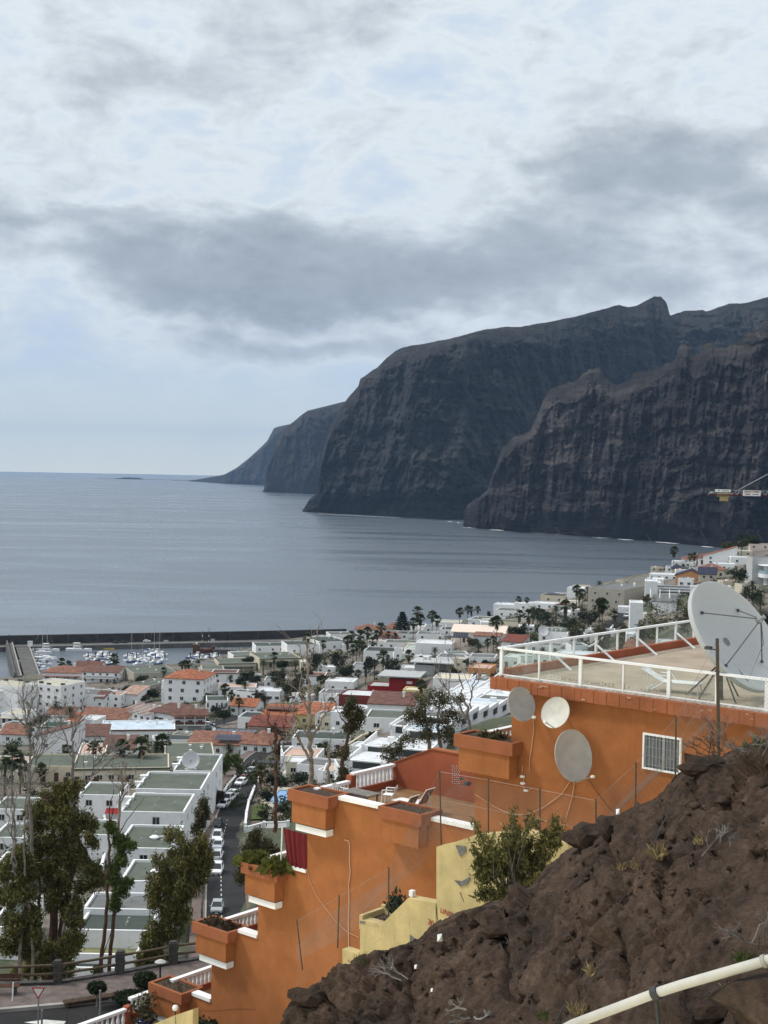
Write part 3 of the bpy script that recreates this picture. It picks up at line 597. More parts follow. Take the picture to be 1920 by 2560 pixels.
def stepped(px0,px1,py,hpx,depth,roof,label,ex='',front=0,wc=WHITE,win=(0,0),step=True,zr=None):
    """flat roof whose front lower edge lies at (px0..px1, py) and roof height zr; walls down to the ground"""
    a=atz(px0,py,zr);b=atz(px1,py,zr); c=(a+b)/2; g=float(zt(c[0],c[1]+depth/2)[0]); w=b[0]-a[0]; h=max(zr-g,2.6)
    T=thing('terraced_house',label,'house',(c[0],c[1],zr-h),0,'green-roofed houses stepping down along the road'); hw=w/2; t=.32; HGT[T.name]=h; FOOT.append((float(c[0]),float(c[1]+depth/2),max(w,depth)*.55,label))
    mb=MB().box((0,depth/2,(h-6)/2),(w,depth,h+6))
    for (q,d) in (((0,t/2,h+.11),(w,t,.22)),((0,depth-t/2,h+.2),(w,t,.4)),((-hw+t/2,depth/2,h+.2),(t,depth-2*t,.4)),((hw-t/2,depth/2,h+.2),(t,depth-2*t,.4))): mb.box(q,d)
    if step: mb.box((-hw*.62,depth-t/2+.25,h+.2),(w*.3,.5,.4))
    mb.obj('wall',wc,T); MB().box((0,depth/2,h+.03),(w-2*t,depth-2*t,.05)).obj('roof',roof,T)
    n=win[0]
    for i in range(n): add_window(T,-hw+w*(i+.5)/n,-.03,h-1.9,1.3,1.2)
    for i in range(2):
        for j in range(2): add_window(T,hw+.03,depth*(.3+.4*i),h-2.0-2.9*j,.8,1.2,math.pi/2)
    if step:
        for i in range(2): MB().box((0,0,.3),(1.3,.9,.6)).box((0,0,.65),(1.6,1.1,.1)).obj('roof_vent',WHITE,T,(-hw-.1,depth*(.3+.4*i),h-.1))
    for i in range(3):
        o=rH.uniform(-.3,.7)*hw; MB().tube([(0,0,0),(0,0,.5)],.09,6).tube([(0,0,.5),(.25,0,.55)],.09,6).obj('vent_pipe',GREYP,T,(o,depth*rH.uniform(.2,.8),h+.05))
    if 'm' in ex: MB().lathe([(0,.62),(.45,.52),(.75,.3),(.5,.26),(.5,0)],12).tube([(.5,0,.4),(1.6,.3,.35)],.1).obj('roof_cowl',WHITE,T,(hw*.15,depth*.45,h+.05))
    return T
A=[(432,534,1930,15.5,GREEN,'green flat-roofed house carrying the large white dish, farthest of the stepped row',41.0,''),
   (338,504,1976,13.5,GREEN,'green flat-roofed house just in front of the one with the large dish',42.2,''),
   (300,462,2033,12.5,GREEN,'green flat-roofed house with a small dish at the left edge of its roof',43.4,''),
   (288,430,2124,12.8,GREEN,'green flat-roofed house with a lone mushroom-shaped cowl below the small-dish house',44.0,'m'),
   (300,432,2207,9.5,GREEN,'lower green flat-roofed house with a white bird-like cowl in front of the mushroom cowl roof',45.6,'m'),
   (208,384,2277,6.2,GREY,'dark grey flat roof with a pale parapet behind the slim pair of tree trunks',45.6,''),
   (190,376,2330,7,DGREEN,'deep green flat roof with a white ledge in front of the dark grey one',45.0,''),
   (176,345,2390,7.5,OLIVE,'pale olive flat roof behind the log fence',43.0,''),
   (168,292,2424,8.5,DARK,'dark grey flat roof with a white edge nearest the log fence',42.0,'')]
for i,(x0,x1,y,dp,rf,lb,z,ex) in enumerate(A):
    T=stepped(x0,x1,y,0,dp,rf,lb,ex,zr=z,win=(1,0) if i in(3,) else (0,0),step=i<3)
    if i==0:
        M_=Matrix.Rotation(R_(68),3,'X'); d=thing('roof_satellite_dish','large white round satellite dish standing on the farthest green flat roof','satellite dish',tuple(np.array(T.location)+np.array([-.7,1.5,HGT[T.name]])),R_(12))
        MB().lathe([(0,-.45),(.8,-.36),(1.5,-.12),(1.72,0),(1.75,-.06),(1.5,-.2),(.8,-.44),(0,-.52)],28,(0,0,2.0),0,M_).obj('reflector',dishm,d,smooth=True)
        MB().tube([(0,.3,0),(0,.3,1.9)],.12,8).beam((-.8,.9,0),(0,.3,1.4),.08).beam((.8,.9,0),(0,.3,1.4),.08).obj('mast',GREYP,d); MB().box((0,0,.1),(2.2,1.6,.2)).obj('base_slab',GREYP,d,(0,.4,0))
        MB().tube([(0,-.1,2),(0,-1.0,2.3)],.04,6).box((0,-1.05,2.3),(.2,.3,.2)).obj('feed_arm',GREYP,d)
    if i==2: small_dish(T,(-5.6,2.2,HGT[T.name]),.85)
    if i==2: o=add_window(T,.6,-.03,HGT[T.name]-2.4,1.3,1.9)
Bn=[(-20,74,2026,9,GREEN,'green flat-roofed house at the left edge, farthest of three behind the bare trees',36,(2,0)),(-20,60,2097,9,GREEN,'green flat-roofed house at the left edge, middle one of three behind the bare trees',37.5,(2,0)),(-20,40,2172,8,GREEN,'green flat-roofed house at the left edge, nearest of three behind the bare trees',39,(1,0)),
    (-30,46,2322,13,DGREEN,'long dark green flat roof in the lower left behind the eucalyptus',42,(0,0)),(196,300,1990,10,GREEN,'green flat-roofed house with an open black doorway and red awning behind the eucalyptus',38.2,(2,0)),(200,280,2090,9,GREEN,'small green flat-roofed house glimpsed right of the eucalyptus crown',40,(1,0))]
for (x0,x1,y,dp,rf,lb,z,wn_) in Bn:
    T=stepped(x0,x1,y,0,dp,rf,lb,'',zr=z,win=wn_,step=False)
    if 'awning' in lb: MB().prism([(-1.6,1.7),(0,2.3),(0,2.36),(-1.6,1.76)],1.4,5.0,'x').obj('awning',REDP,T,(0,0,HGT[T.name]-4.6))
# -- right of the road
def solar_house():
    T=H(466,620,1893,4.2,9,'shed',WHITE,TERRA,'long white house with solar panels on its red-brown tiled roof by the road bend',-4,(5,1),'solar_panel_house','house',ww=1.0)
    sp=MB().box((0,0,0),(1,1,.06)).box((0,0,.02),(.04,1,.05)).mesh('roof_panel_mesh',solarm)
    for i in range(6):
        for j in range(2): o=put('solar_panel',sp,T,(-.3+i*1.12,1.3+j*1.75,4.75+j*.44),0,(1.05,1.7,1)); o.rotation_euler=(R_(14),0,0)
    MB().box((3,14,4.2),(14,9,.3)).box((3,9.6,4.5),(14,.3,.5)).obj('flat_roof',DARK,T)
    for i in range(7): o=put('solar_panel',sp,T,(-2+i*1.6,13,4.75),R_(12),(1.4,3,1))
    small_dish(T,(-3.5,13,4.4),.55)
solar_house()
H(600,672,1888,3.6,10,'hip',WHITE,TERRA,'white house with a brown-red hip roof right beside the bare trunk at the road bend',-14,(3,1))
def cafe():
    T=thing('roof_terrace','dark roof terrace with white tables and railings between the white buildings','terrace',ground(446,1872),R_(6)); MB().box((0,4,.2),(13,8,5)).obj('wall',WHITE,T); MB().box((0,4,2.76),(12.6,7.6,.1)).obj('floor',DARK,T)
    for i in range(7): MB().box((0,0,.5),(.07,.07,1)).obj('railing_post',metal_g,T,(-6+i*2,.2,2.7))
    MB().beam((-6.2,.2,3.7),(6.2,.2,3.7),.08).beam((-6.2,.2,3.2),(6.2,.2,3.2),.05).obj('rail',metal_g,T)
cafe()
H(593,668,1824,4.4,9,'flat',WHITE,DARK,'white cube house with a dark flat roof left of the yellow house',-9,(2,1))
def yellow():
    T=H(652,735,1818,4.6,9,'shed',YELL,ORANGE,'yellow house with an orange-red tiled roof edge among the bare trees',-10,(2,1),'yellow_house'); MB().box((0,6,4.9),(9,6,.3)).obj('roof_terrace',BROWN,T)
    H(742,826,1818,4.6,10,'shed',YELL,ORANGE,'right-hand wing of the yellow house with orange eaves and a white fenced terrace',-6,(2,1),'yellow_wing','house')
yellow()
H(618,728,1845,4.2,8,'shed',CREAM,REDR,'cream bungalow with a red lean-to roof in front of the yellow house',-6,(4,1),'bungalow','bungalow',ex='p')
H(826,862,1830,6.6,8,'flat',WHITE,WROOF,'tall narrow white house right of the yellow house',-4,(1,1))
def green_villa():
    T=H(728,866,1882,4.0,9,'flat',WHITE,DGREEN,'wide white villa with a dark green flat roof and little white chimneys above the terraces',-5,(3,1),'villa','house')
    for i in (-1,1): MB().box((0,0,.6),(.6,.6,1.2)).add([(-.45,-.45,1.2),(.45,-.45,1.2),(.45,.45,1.2),(-.45,.45,1.2),(0,0,1.75)],[(0,1,4),(1,2,4),(2,3,4),(3,0,4)]).obj('chimney',WHITE,T,(i*2+1,4,4.1))
    T=H(700,790,1930,4.0,9,'flat',WHITE,PINKT,'white terraced villa with a pink paved roof terrace beside the road bend',-8,(3,1),'terraced_villa','house')
    MB().box((-6.5,1.5,1.6),(6,3,.2)).obj('pergola_roof',DARK,T); MB().box((2,-2.4,-.6),(9,4.6,2.4)).obj('lower_terrace',WHITE,T); MB().box((2,-2.4,.62),(8.4,4,.06)).obj('terrace_floor',PINKT,T)
    for i in range(3): MB().lathe([(0,0),(.35,0),(.4,.7),(0,.7)],8).obj('plant_pot',DARK,T,(-1+i*2.4,-1.5,.65))
green_villa()
H(812,884,1733,5.0,9,'flat',WHITE,WROOF,'white cube house with a small window left of the red-walled house',-8,(2,1))
H(796,868,1762,4.6,9,'flat',WHITE,GREY,'white house with a grey curved roof edge left of the maroon building',-8,(1,1),ex='d')
H(762,800,1790,3.6,8,'flat',WHITE,DARK,'low white house with a dark roof behind the yellow house',-4,(1,1))
H(846,958,1775,5.4,10,'flat',MAROON,WROOF,'maroon building with a bright white flat roof and white parapet',-12,(2,1),'maroon_building','house',ex='d')
def red_house():
    T=H(972,1034,1728,5.0,11,'flat',REDP,GREY,'red-walled house under a wide overhanging grey slab roof',-10,(0,0),'red_house',side=0); MB().box((-.6,5,5.25),(15,15,.4)).obj('roof_slab',GREYP,T); MB().box((2.8,-.06,3.1),(1.9,.1,.9)).obj('wall_plate',WHITE,T)
    H(918,972,1732,2.6,9,'flat',REDP,GREYP,'low red annexe with a pale slab roof left of the red-walled house',-10,(0,0),'red_annexe','house',side=0)
red_house()
def grey_house():
    T=H(1036,1086,1692,5.0,12,'flat',GREYP,GREY,'grey modern house with a broad slab roof and external steel stair',-14,(0,0),'grey_house',side=0); MB().box((3.2,5,5.3),(17,13,.35)).obj('roof_slab',GREYP,T)
    for i in range(4): MB().box((0,0,2.2),(.25,.25,4.4)).obj('porch_post',GREYP,T,(6+i*1.6,1.5+i*.6,0))
    for i in range(2): MB().box((0,0,.35),(.8,.8,.7)).obj('roof_vent',GREYP,T,(-1+i*1.6,6,5.5))
    MB().beam((3,-.4,0),(3,-.4,4.6),.12).beam((5,-.4,0),(5,-.4,4.6),.12).beam((3,-.4,4.5),(5,-.4,4.5),.1).beam((3,-.4,3),(5,-.4,3),.08).beam((3,-.4,1.5),(5,-.4,1.5),.08).obj('stair_frame',metal_g,T)
grey_house()
H(1038,1128,1640,6.0,12,'flat',WHITE,WROOF,'large plain white building behind the small palm left of the solar pergola',-10,(0,0),'white_building','house',side=0)
def pergola():
    T=thing('solar_pergola','dark pergola carrying tilted solar panels beside the large plain white building','pergola',ground(1142,1640)+np.array([0,4,4.5]),R_(-8))
    for i in range(4): MB().box((0,0,.9),(.18,.18,3.0)).obj('post',dark_metal,T,(-4.5+i*3,0,0))
    MB().box((0,1.5,2.3),(10,4,.2)).obj('canopy',dark_metal,T)
    sp=MB().box((0,0,0),(1,1,.05)).mesh('tilted_panel_mesh',solarm)
    for i in range(6): o=put('solar_panel',sp,T,(-1+i*.98,2,3.3),0,(.92,2.2,1)); o.rotation_euler=(R_(38),0,0)
pergola()
H(1090,1190,1668,4.0,10,'flat',WHITE,GREY,'long low white house with dark roof slots below the solar pergola',-12,(2,1),ex='av')
H(1128,1262,1608,5.6,13,'gablex',PEACH,PEACH,'pale peach building with an arched wall and round window above the two slender palms',-12,(2,1),'peach_building','house')
H(1184,1250,1612,4.4,5,'shed',WHITE,TERRA,'white house with a thin terracotta roof strip right of the pale peach building',-14,(1,1))
for (a,b,y,h,rf,c_,lb,yw) in [(887,956,1596,5.6,'hip',TERRA,'white seafront house with a terracotta hip roof left of the araucaria',0),(962,1000,1592,5.0,'hip',TERRA,'white seafront house with a terracotta hip roof right behind the araucaria',-4),
    (1012,1062,1580,3.6,'flat',DARK,'low white seafront house with a dark roof right of the araucaria',-4),(1060,1112,1584,3.4,'flat',GREY,'low white seafront house between the tall palm pair and the leaning palms',-6),(1084,1150,1572,3.6,'flat',BROOF,'low beige seafront house with a white canopy at the cliff edge',-8),
    (990,1060,1600,3.2,'flat',DARK,'second-row white house with a dark roof under the tall palm pair',-4),(1040,1118,1602,3.2,'flat',GREY,'second-row white house with brown roof edges right of the tall palm pair',-8),(1100,1165,1590,3.2,'flat',DARK,'second-row white house with a dark hedge on its roof',-8),
    (960,1040,1624,3.4,'flat',GREEN,'third-row house with a green roof and white skylight',-6),(1010,1060,1640,3.4,'flat',PALEG,'third-row house with a pale mint green roof',-8),(945,1000,1610,3.6,'gablex',TERRA,'house with a faded terracotta roof behind the palms',-6)]:
    H(a,b,y,h,11,rf,WHITE,c_,lb,yw,(2,1),'seafront_house',ex='v' if rf=='flat' else '',trim=None)
H(908,990,1656,5.6,13,'flat',WHITE,DARK,'house with a dark flat roof and a white end pillar among the palms',-8,(2,1),'dark_roofed_house')
H(985,1004,1654,6.5,3,'flat',WHITE,REDR,'white pillar house with a red cap in front of the mint green roof',-8,(1,1),'pillar_house')
H(1238,1292,1545,4.2,12,'flat',WHITE,GREEN,'cream house with a flat green roof and small chimneys by the cypress',-16,(2,1),ex='c')
H(1170,1240,1570,4.4,14,'flat',WHITE,GREEN,'long green-roofed house below the three slim palms by the sea',-20,(3,1),trim=WHITE,ex='v')
H(1222,1296,1578,4.8,9,'flat',CREAM,GREEN,'cream house with an arched dark window beside the tall palm',-24,(3,1))
H(1240,1300,1540,4.6,10,'flat',WHITE,WROOF,'crisp white seafront house with a roof room left of the cluster of palms',-14,(1,1),ex='ad',off=16)
H(1286,1330,1528,4.4,10,'flat',WHITE,WROOF,'white seafront house half hidden by the cluster of fan palms',-14,(1,1))
H(1352,1412,1508,4.4,11,'flat',CREAM,DARK,'cream seafront house with dark solar panels on its roof',-18,(2,1),ex='s')
H(1330,1392,1524,3.2,9,'flat',WHITE,WROOF,'low white house with curved roofs in front of the solar panel seafront house',-16,(2,1),ex='v')
H(1392,1430,1530,4,9,'flat',WHITE,REDR,'white house with a small red roof behind the date palm',-16,(1,1),trim=REDR)
H(1418,1470,1492,5,10,'flat',WHITE,WROOF,'white house behind the row of slim palms left of the beige apartment house',-18,(1,1))
H(1400,1450,1546,3.0,8,'flat',WHITE,WROOF,'low white house with a pointed parapet under the beige apartment house',-18,(2,1))
def dish_house():
    T=H(1348,1448,1612,5.2,12,'flat',WHITE,GREEN,'white house with a green roof and a large pale dish behind the glass railing',-20,(3,1),'dish_house',ex='v'); small_dish(T,(-5.5,-1.0,2.6),1.9,.5)
    H(1320,1400,1634,3.2,8,'flat',WHITE,GREY,'low white house in front of the large pale dish seen through the glass railing',-18,(3,1)); H(1254,1306,1624,3.6,9,'shed',WHITE,REDR,'white house with a red-brown roof wedge left of the large pale dish',-20,(1,1))
dish_house()
for (a_,b_,y_,rf_,rc_,lb_) in [(1258,1322,1672,'flat',WROOF,'white house right behind the glass railing corner'),(1330,1396,1668,'flat',GREY,'white house second from the corner behind the glass railing'),(1280,1350,1700,'flat',PINKT,'white house with pink terrace seen low through the glass railing'),(1500,1560,1668,'flat',CREAM,'cream house seen through the middle of the glass railing'),(1560,1625,1650,'shed',TERRA,'house with orange roof seen through the far glass railing'),(1640,1700,1640,'flat',WROOF,'white house seen through the farthest glass panels')]: H(a_,b_,y_,4.2,8,rf_,WHITE if rf_!='x' else CREAM,rc_,lb_,-18,(3,1),side=1)
H(1388,1482,1668,4.4,8,'flat',WHITE,WROOF,'white house with grey niches seen through the glass railing beside the car park',-20,(3,1),side=0)
def beige_apts():
    T=H(1472,1556,1532,9.2,30,'flat',BEIGE,GREY,'beige three-storey apartment house with roof dishes and dark balconies on the slope',-27,(3,3),'beige_apartment_house','apartment house',ex='dadt')
    for j in range(3):
        for i in range(5): add_window(T,6.9,3+i*5.4,1.2+j*2.9,2.6,1.8,math.pi/2)
beige_apts()
H(1560,1620,1478,6,14,'flat',BEIGE,GREY,'second beige apartment house stepping back behind the first',-27,(3,2),'beige_apartment_house','apartment house',ex='adt')
H(1540,1580,1470,4,9,'flat',CREAM,GREY,'cream rooftop house with many dishes at the top of the beige apartments',-24,(2,1),ex='dd')
H(1545,1578,1538,3.4,6,'flat',WHITE,WROOF,'plain white retaining block right of the beige apartment house',-12,(0,0),'white_block','house',side=0)
H(1574,1606,1592,10.6,9,'flat',WHITE,WROOF,'tall narrow white tower house with a small black vent near the top',-8,(1,1),'tower_house',side=0,ww=1.2,wh=.3)
H(1566,1608,1628,6,8,'flat',WHITE,WROOF,'lower white tower base with balconies below the tall tower house',-8,(2,2),'white_house','house',side=0)
for i in range(3): H(1612+i*10,1642+i*8,1512-i*16,8.5-i*1.2,10,'flat',WHITE,WROOF,'white stepped gable block beside the louvred building'+ordl(i,3),-10,(0,0),'stepped_block','house','white stepped gable blocks',side=0)
def louvred():
    T=H(1632,1690,1536,5.5,9,'shed',WHITE,GREY,'building with a grey sloping roof in pale strips below the louvred terrace',-12,(0,0),'sloping_roof_building','building',side=0)
    for i in range(4): MB().prism([(-.4,5.45),(9,7.8),(9,7.9),(-.4,5.55)],-5+i*3.2,-4.85+i*3.2,'x').obj('roof_rib',WHITE,T)
    T=H(1636,1738,1492,4.0,10,'flat',WHITE,DARK,'white building with dark green louvred terraces beneath the blue-roofed house',-12,(0,0),'louvred_building','building',side=0)
    for i in range(6): MB().box((0,-1.4-i*.5,2.9-i*.55),(11.5,.9,.25)).obj('louvre',DGREEN if i%2==0 else WHITE,T)
louvred()
def blue_house():
    T=H(1690,1762,1456,3.2,11,'gabley',ORNG,BLUER,'ochre bungalow with a dark blue gabled roof above the louvred terraces',-14,(2,1),'blue_roofed_house',ex=''); 
    H(1746,1790,1452,3.4,11,'gablex',CREAM,BLUER,'right-hand wing with a dark blue roof attached to the ochre bungalow',-14,(2,1),'blue_roofed_wing','house'); H(1680,1706,1434,3.0,7,'hip',CREAM,BLUER,'small pyramid roof in dark blue behind the ochre bungalow',-10,(1,1),'blue_roofed_pavilion','house')
blue_house()
for (a,b,y,h,rf,wc,rc,lb,yw,w_) in [(1744,1814,1444,4.4,'hip',CREAM,TERRA,'cream house with a terracotta hip roof right above the huge dish',-10,(3,1)),(1760,1838,1412,5.2,'shedl',WHITE,ORANGE,'white house with an orange monopitch roof highest on the shore slope',-16,(2,2)),(1746,1796,1412,4.0,'shed',WHITE,BROWN,'white house with a brown lean-to roof beside the lone shore palm',-18,(2,1)),
    (1704,1756,1412,3.4,'hip',WHITE,TERRA,'house with a low terracotta roof behind the short fan palm',-14,(2,1)),(1680,1736,1420,3.6,'flat',WHITE,WROOF,'white flat-roofed house with dark slots under the lone tall palm',-16,(2,1)),(1624,1690,1452,3.4,'flat',WHITE,WROOF,'long low white house at the top of the beige apartments',-16,(4,1)),
    (1664,1706,1432,3.0,'flat',WHITE,GREY,'white house with a grey roof left of the lone tall palm',-16,(2,1)),(1828,1882,1412,4.0,'flat',WHITE,WROOF,'white modern house with a long dark window band near the right edge',-10,(2,1)),(1786,1834,1428,3.8,'flat',WHITE,WROOF,'white house with a sloping stair parapet between the orange roofs',-14,(1,1)),
    (1876,1926,1372,3.4,'flat',PEACH,TERRA,'peach house with terracotta edges at the far right of the shore',-8,(2,1)),(1836,1880,1392,3.2,'flat',CREAM,WROOF,'cream house behind the shore palms near the right edge',-8,(2,1))]:
    H(a,b,y,h,9,rf,wc,rc,lb,yw,w_,'shore_house')
def modern():
    T=thing('curved_building','white modern building with a curved glass-fronted balcony at the right edge','building',ground(1925,1462),0)
    import math as _m
    pr=[(-3.2*_m.cos(a)-.6*_m.sin(a*3)*0,-2.5*_m.sin(a)) for a in np.linspace(0,_m.pi/2,9)]
    poly=[(x,y) for x,y in pr]+[(6,-2.5),(6,6),(-3.2,6)]
    MB().prism(poly,2.5,3.9,'z').obj('balcony_band',WHITE,T); MB().prism([(x*.97,y*.97) for x,y in poly],3.9,5.0,'z').obj('glass_band',mat('balcony_glass',(.30,.42,.45),.15,.1,spec=.6),T)
    MB().box((2.2,3,2.5),(7,5,9)).obj('wall',WHITE,T); MB().prism([(x*1.02,y*1.02) for x,y in poly],6.8,7.1,'z').obj('roof_slab',WHITE,T)
    H(1880,1940,1462,9.5,10,'flat',GREYP,GREY,'tall grey blank-walled block behind the curved white building',-4,(0,0),'grey_block','building',side=0)
modern()
# -- white stepped apartments climbing the hill behind the orange house
def climbing():
    a=ground(858,1985); b=ground(1262,1722); d=(b-a)[:2]; L=np.linalg.norm(d); d/=L; nn=np.array([-d[1],d[0]]); n=15; st=L/n; ang=math.atan2(d[1],d[0])
    for row,(o,lb) in enumerate([(-17.2,'lowest rank of white terraced apartments in front of the slanted steps'),(-8.6,'nearest rank of white terraced apartments, partly hidden by the red gable wall'),(0,'white terraced apartments climbing the hill in slanted steps behind the orange building')]):
        p0=a[:2]+nn*o; zz=zt(*[np.array([p0[k]+d[k]*st*(i+.5) for i in range(n)]) for k in (0,1)])+2.9; T=thing('hillside_terraces',lb,'apartments',(p0[0],p0[1],0),ang,'white terraced apartments')
        for i in range(n):
            cc=np.array([*(p0+d*st*(i+.5)+nn*4),zz[i]])-O_; cx_=960+FPX*(cc@_R)/(cc@_fw); cy_=1280-FPX*(cc@_U)/(cc@_fw)
            if cx_<np.interp(cy_,[1690,1740,1790,1830,1875,1920,1990],[1185,1135,1062,1010,950,900,868]) or cy_<1690: continue
            z=float(zz[i]); q=float(zz[min(i+1,n-1)]-zz[max(i-1,0)])/2
            MB().box((st*(i+.5),4,z-3.0),(st*.98,8.0,6.6)).obj('terrace_unit',WHITE,T)
            for yy in (-.2,8.0): MB().prism([(st*i-.4,z-.2),(st*(i+1)+.1,z+q*.4),(st*(i+1)+.1,z+q*.5+1.0),(st*i-.4,z+.55)],yy-.15,yy+.15,'y').obj('parapet',WHITE,T)
            MB().box((st*(i+.5),4,z+.34),(st*.78,6.4,.06)).obj('terrace_floor',[WROOF,WROOF,BLUEW,WROOF,GREY][(i*2+row*3)%5],T)
            MB().box((st*i+.03,4,z-.6),(.1,5.6,1.3)).box((st*(i+.75),-.23,z-1.2),(st*.3,.1,1.2)).obj('terrace_opening',DARK,T)
            if (i+row)%2==0: MB().box((0,0,.5),(1.0,1.4,1.0)).obj('roof_vent',WHITE,T,(st*(i+.6),2.2+3*((i*7)%3)/2,z+.3))
            FOOT.append((p0[0]+d[0]*st*(i+.5),p0[1]+d[1]*st*(i+.5),5,''))
climbing()
H(1170,1225,1700,4.4,10,'flat',ORNG,PINKT,'orange house with a pink roof terrace behind the climbing white apartments',-14,(2,1),'orange_house')
H(1082,1172,1730,4.8,10,'flat',WHITE,CREAM,'white house with a little red-roofed pavilion behind the leafy tree',-10,(2,1),ex='')
H(918,1036,1795,4.8,10,'shed',WHITE,BROWN,'white house with a brown roof and a band of small square windows',-8,(6,1),ww=1.0,wh=.8)
H(1006,1052,1756,4.4,6,'flat',YELL,CREAM,'small yellow house with a white balustraded roof right of the maroon building',-10,(0,0),'yellow_house',side=0)
H(912,1014,1832,4.4,11,'flat',WHITE,GREEN,'white house with two arches, a green roof and an orange tiled end',-6,(2,1),'arched_house',ww=1.6)
H(1172,1236,1668,4,9,'flat',WHITE,GREY,'low white house beside the hedge left of the glass railing corner',-10,(2,1))
H(1000,1080,1700,3.2,7,'flat',WHITE,WROOF,'white garden house with a long balustrade right behind the red-walled house',-10,(2,1),off=10)
H(660,712,1720,3.6,9,'flat',WHITE,GREY,'white house with an arched parapet between the two dark palms',0,(2,1))
H(752,812,1712,4.4,8,'flat',WHITE,TERRA,'white house with a glimpse of orange roof under the dark cypresses',-4,(2,1),trim=TERRA)
H(880,925,1690,5,8,'flat',WHITE,GREY,'white house with grey roof steps between the palms left of the red-walled house',-8,(2,1))

# -- outbuildings and walled terraces that fill the plots between the houses
def infill():
    rs=random.Random(42); done=0; seen=set(); zones=[(0,200,1800,1960),(200,470,1680,1900),(470,760,1640,1880),(620,900,1690,1880),(760,1080,1600,1790),(1000,1260,1560,1720),(1200,1480,1530,1680),(1380,1660,1470,1640),(1620,1900,1390,1500),(740,900,1820,1960)]
    for t in range(5000):
        if done>=165: break
        x0,x1,y0,y1=rs.choice(zones); px,py=rs.uniform(x0,x1),rs.uniform(y0,y1); g=ground(px,py); w=rs.uniform(4.5,9); dp=rs.uniform(4,8)
        if np.min(np.hypot(RC[:,0]-g[0],RC[:,1]-g[1]))<9: continue
        if any(math.hypot(f[0]-g[0],f[1]-g[1]-dp/2)<f[2]*.74+w*.40 for f in FOOT): continue
        near=sorted((math.hypot(f[0]-g[0],f[1]-g[1]),f) for f in FOOT if f[3] and len(f[3].split())<=10)[:6]; lab=None
        for dd,f in near:
            dx=g[0]-f[0]; dy=g[1]-f[1]; rel=('right' if dx>0 else 'left') if abs(dx)>abs(dy)*.8 else ('behind' if dy>0 else 'front')
            rr={'right':'just right of','left':'just left of','behind':'behind','front':'in front of'}[rel]; k=rs.choice(['low white outbuilding','small white annexe','white walled terrace','little white flat-roofed house'])
            lab=f'{k} {rr} the {f[3]}'
            if lab not in seen and len(lab.split())<=16 and not any(q.split(' ',3)[-1]==lab.split(' ',3)[-1] for q in seen): break
            lab=None
        if not lab: continue
        seen.add(lab); h=rs.uniform(2.0,3.2) if 'terrace' not in lab else 1.6; rc=rs.choice([WROOF,GREY,DGREEN,PINKT,BROOF,GREEN,WROOF]); yw=R_(rs.uniform(-24,10)); T=thing('outbuilding',lab,'outbuilding',g,yw); hw=w/2; tt=.24
        mb=MB().box((0,dp/2,(h-3)/2),(w,dp,h+3))
        for (c,d) in (((0,tt/2,h+.2),(w,tt,.4)),((0,dp-tt/2,h+.2),(w,tt,.4)),((-hw+tt/2,dp/2,h+.2),(tt,dp-2*tt,.4)),((hw-tt/2,dp/2,h+.2),(tt,dp-2*tt,.4))): mb.box(c,d)
        mb.obj('wall',rs.choice([WHITE,WHITE,WHITE,CREAM]),T); MB().box((0,dp/2,h+.03),(w-2*tt,dp-2*tt,.05)).obj('roof',rc,T)
        if h>1.8:
            for i in range(2): add_window(T,-hw+w*(i+.5)/2,-.03,.8,1.3,1.1)
        if rs.random()<.5: MB().box((0,0,.4),(.9,.9,.8)).obj('roof_vent',WHITE,T,(hw*rs.uniform(-.5,.5),dp*.6,h))
        FOOT.append((g[0],g[1]+dp/2,max(w,dp)*.55,'')); done+=1
infill()
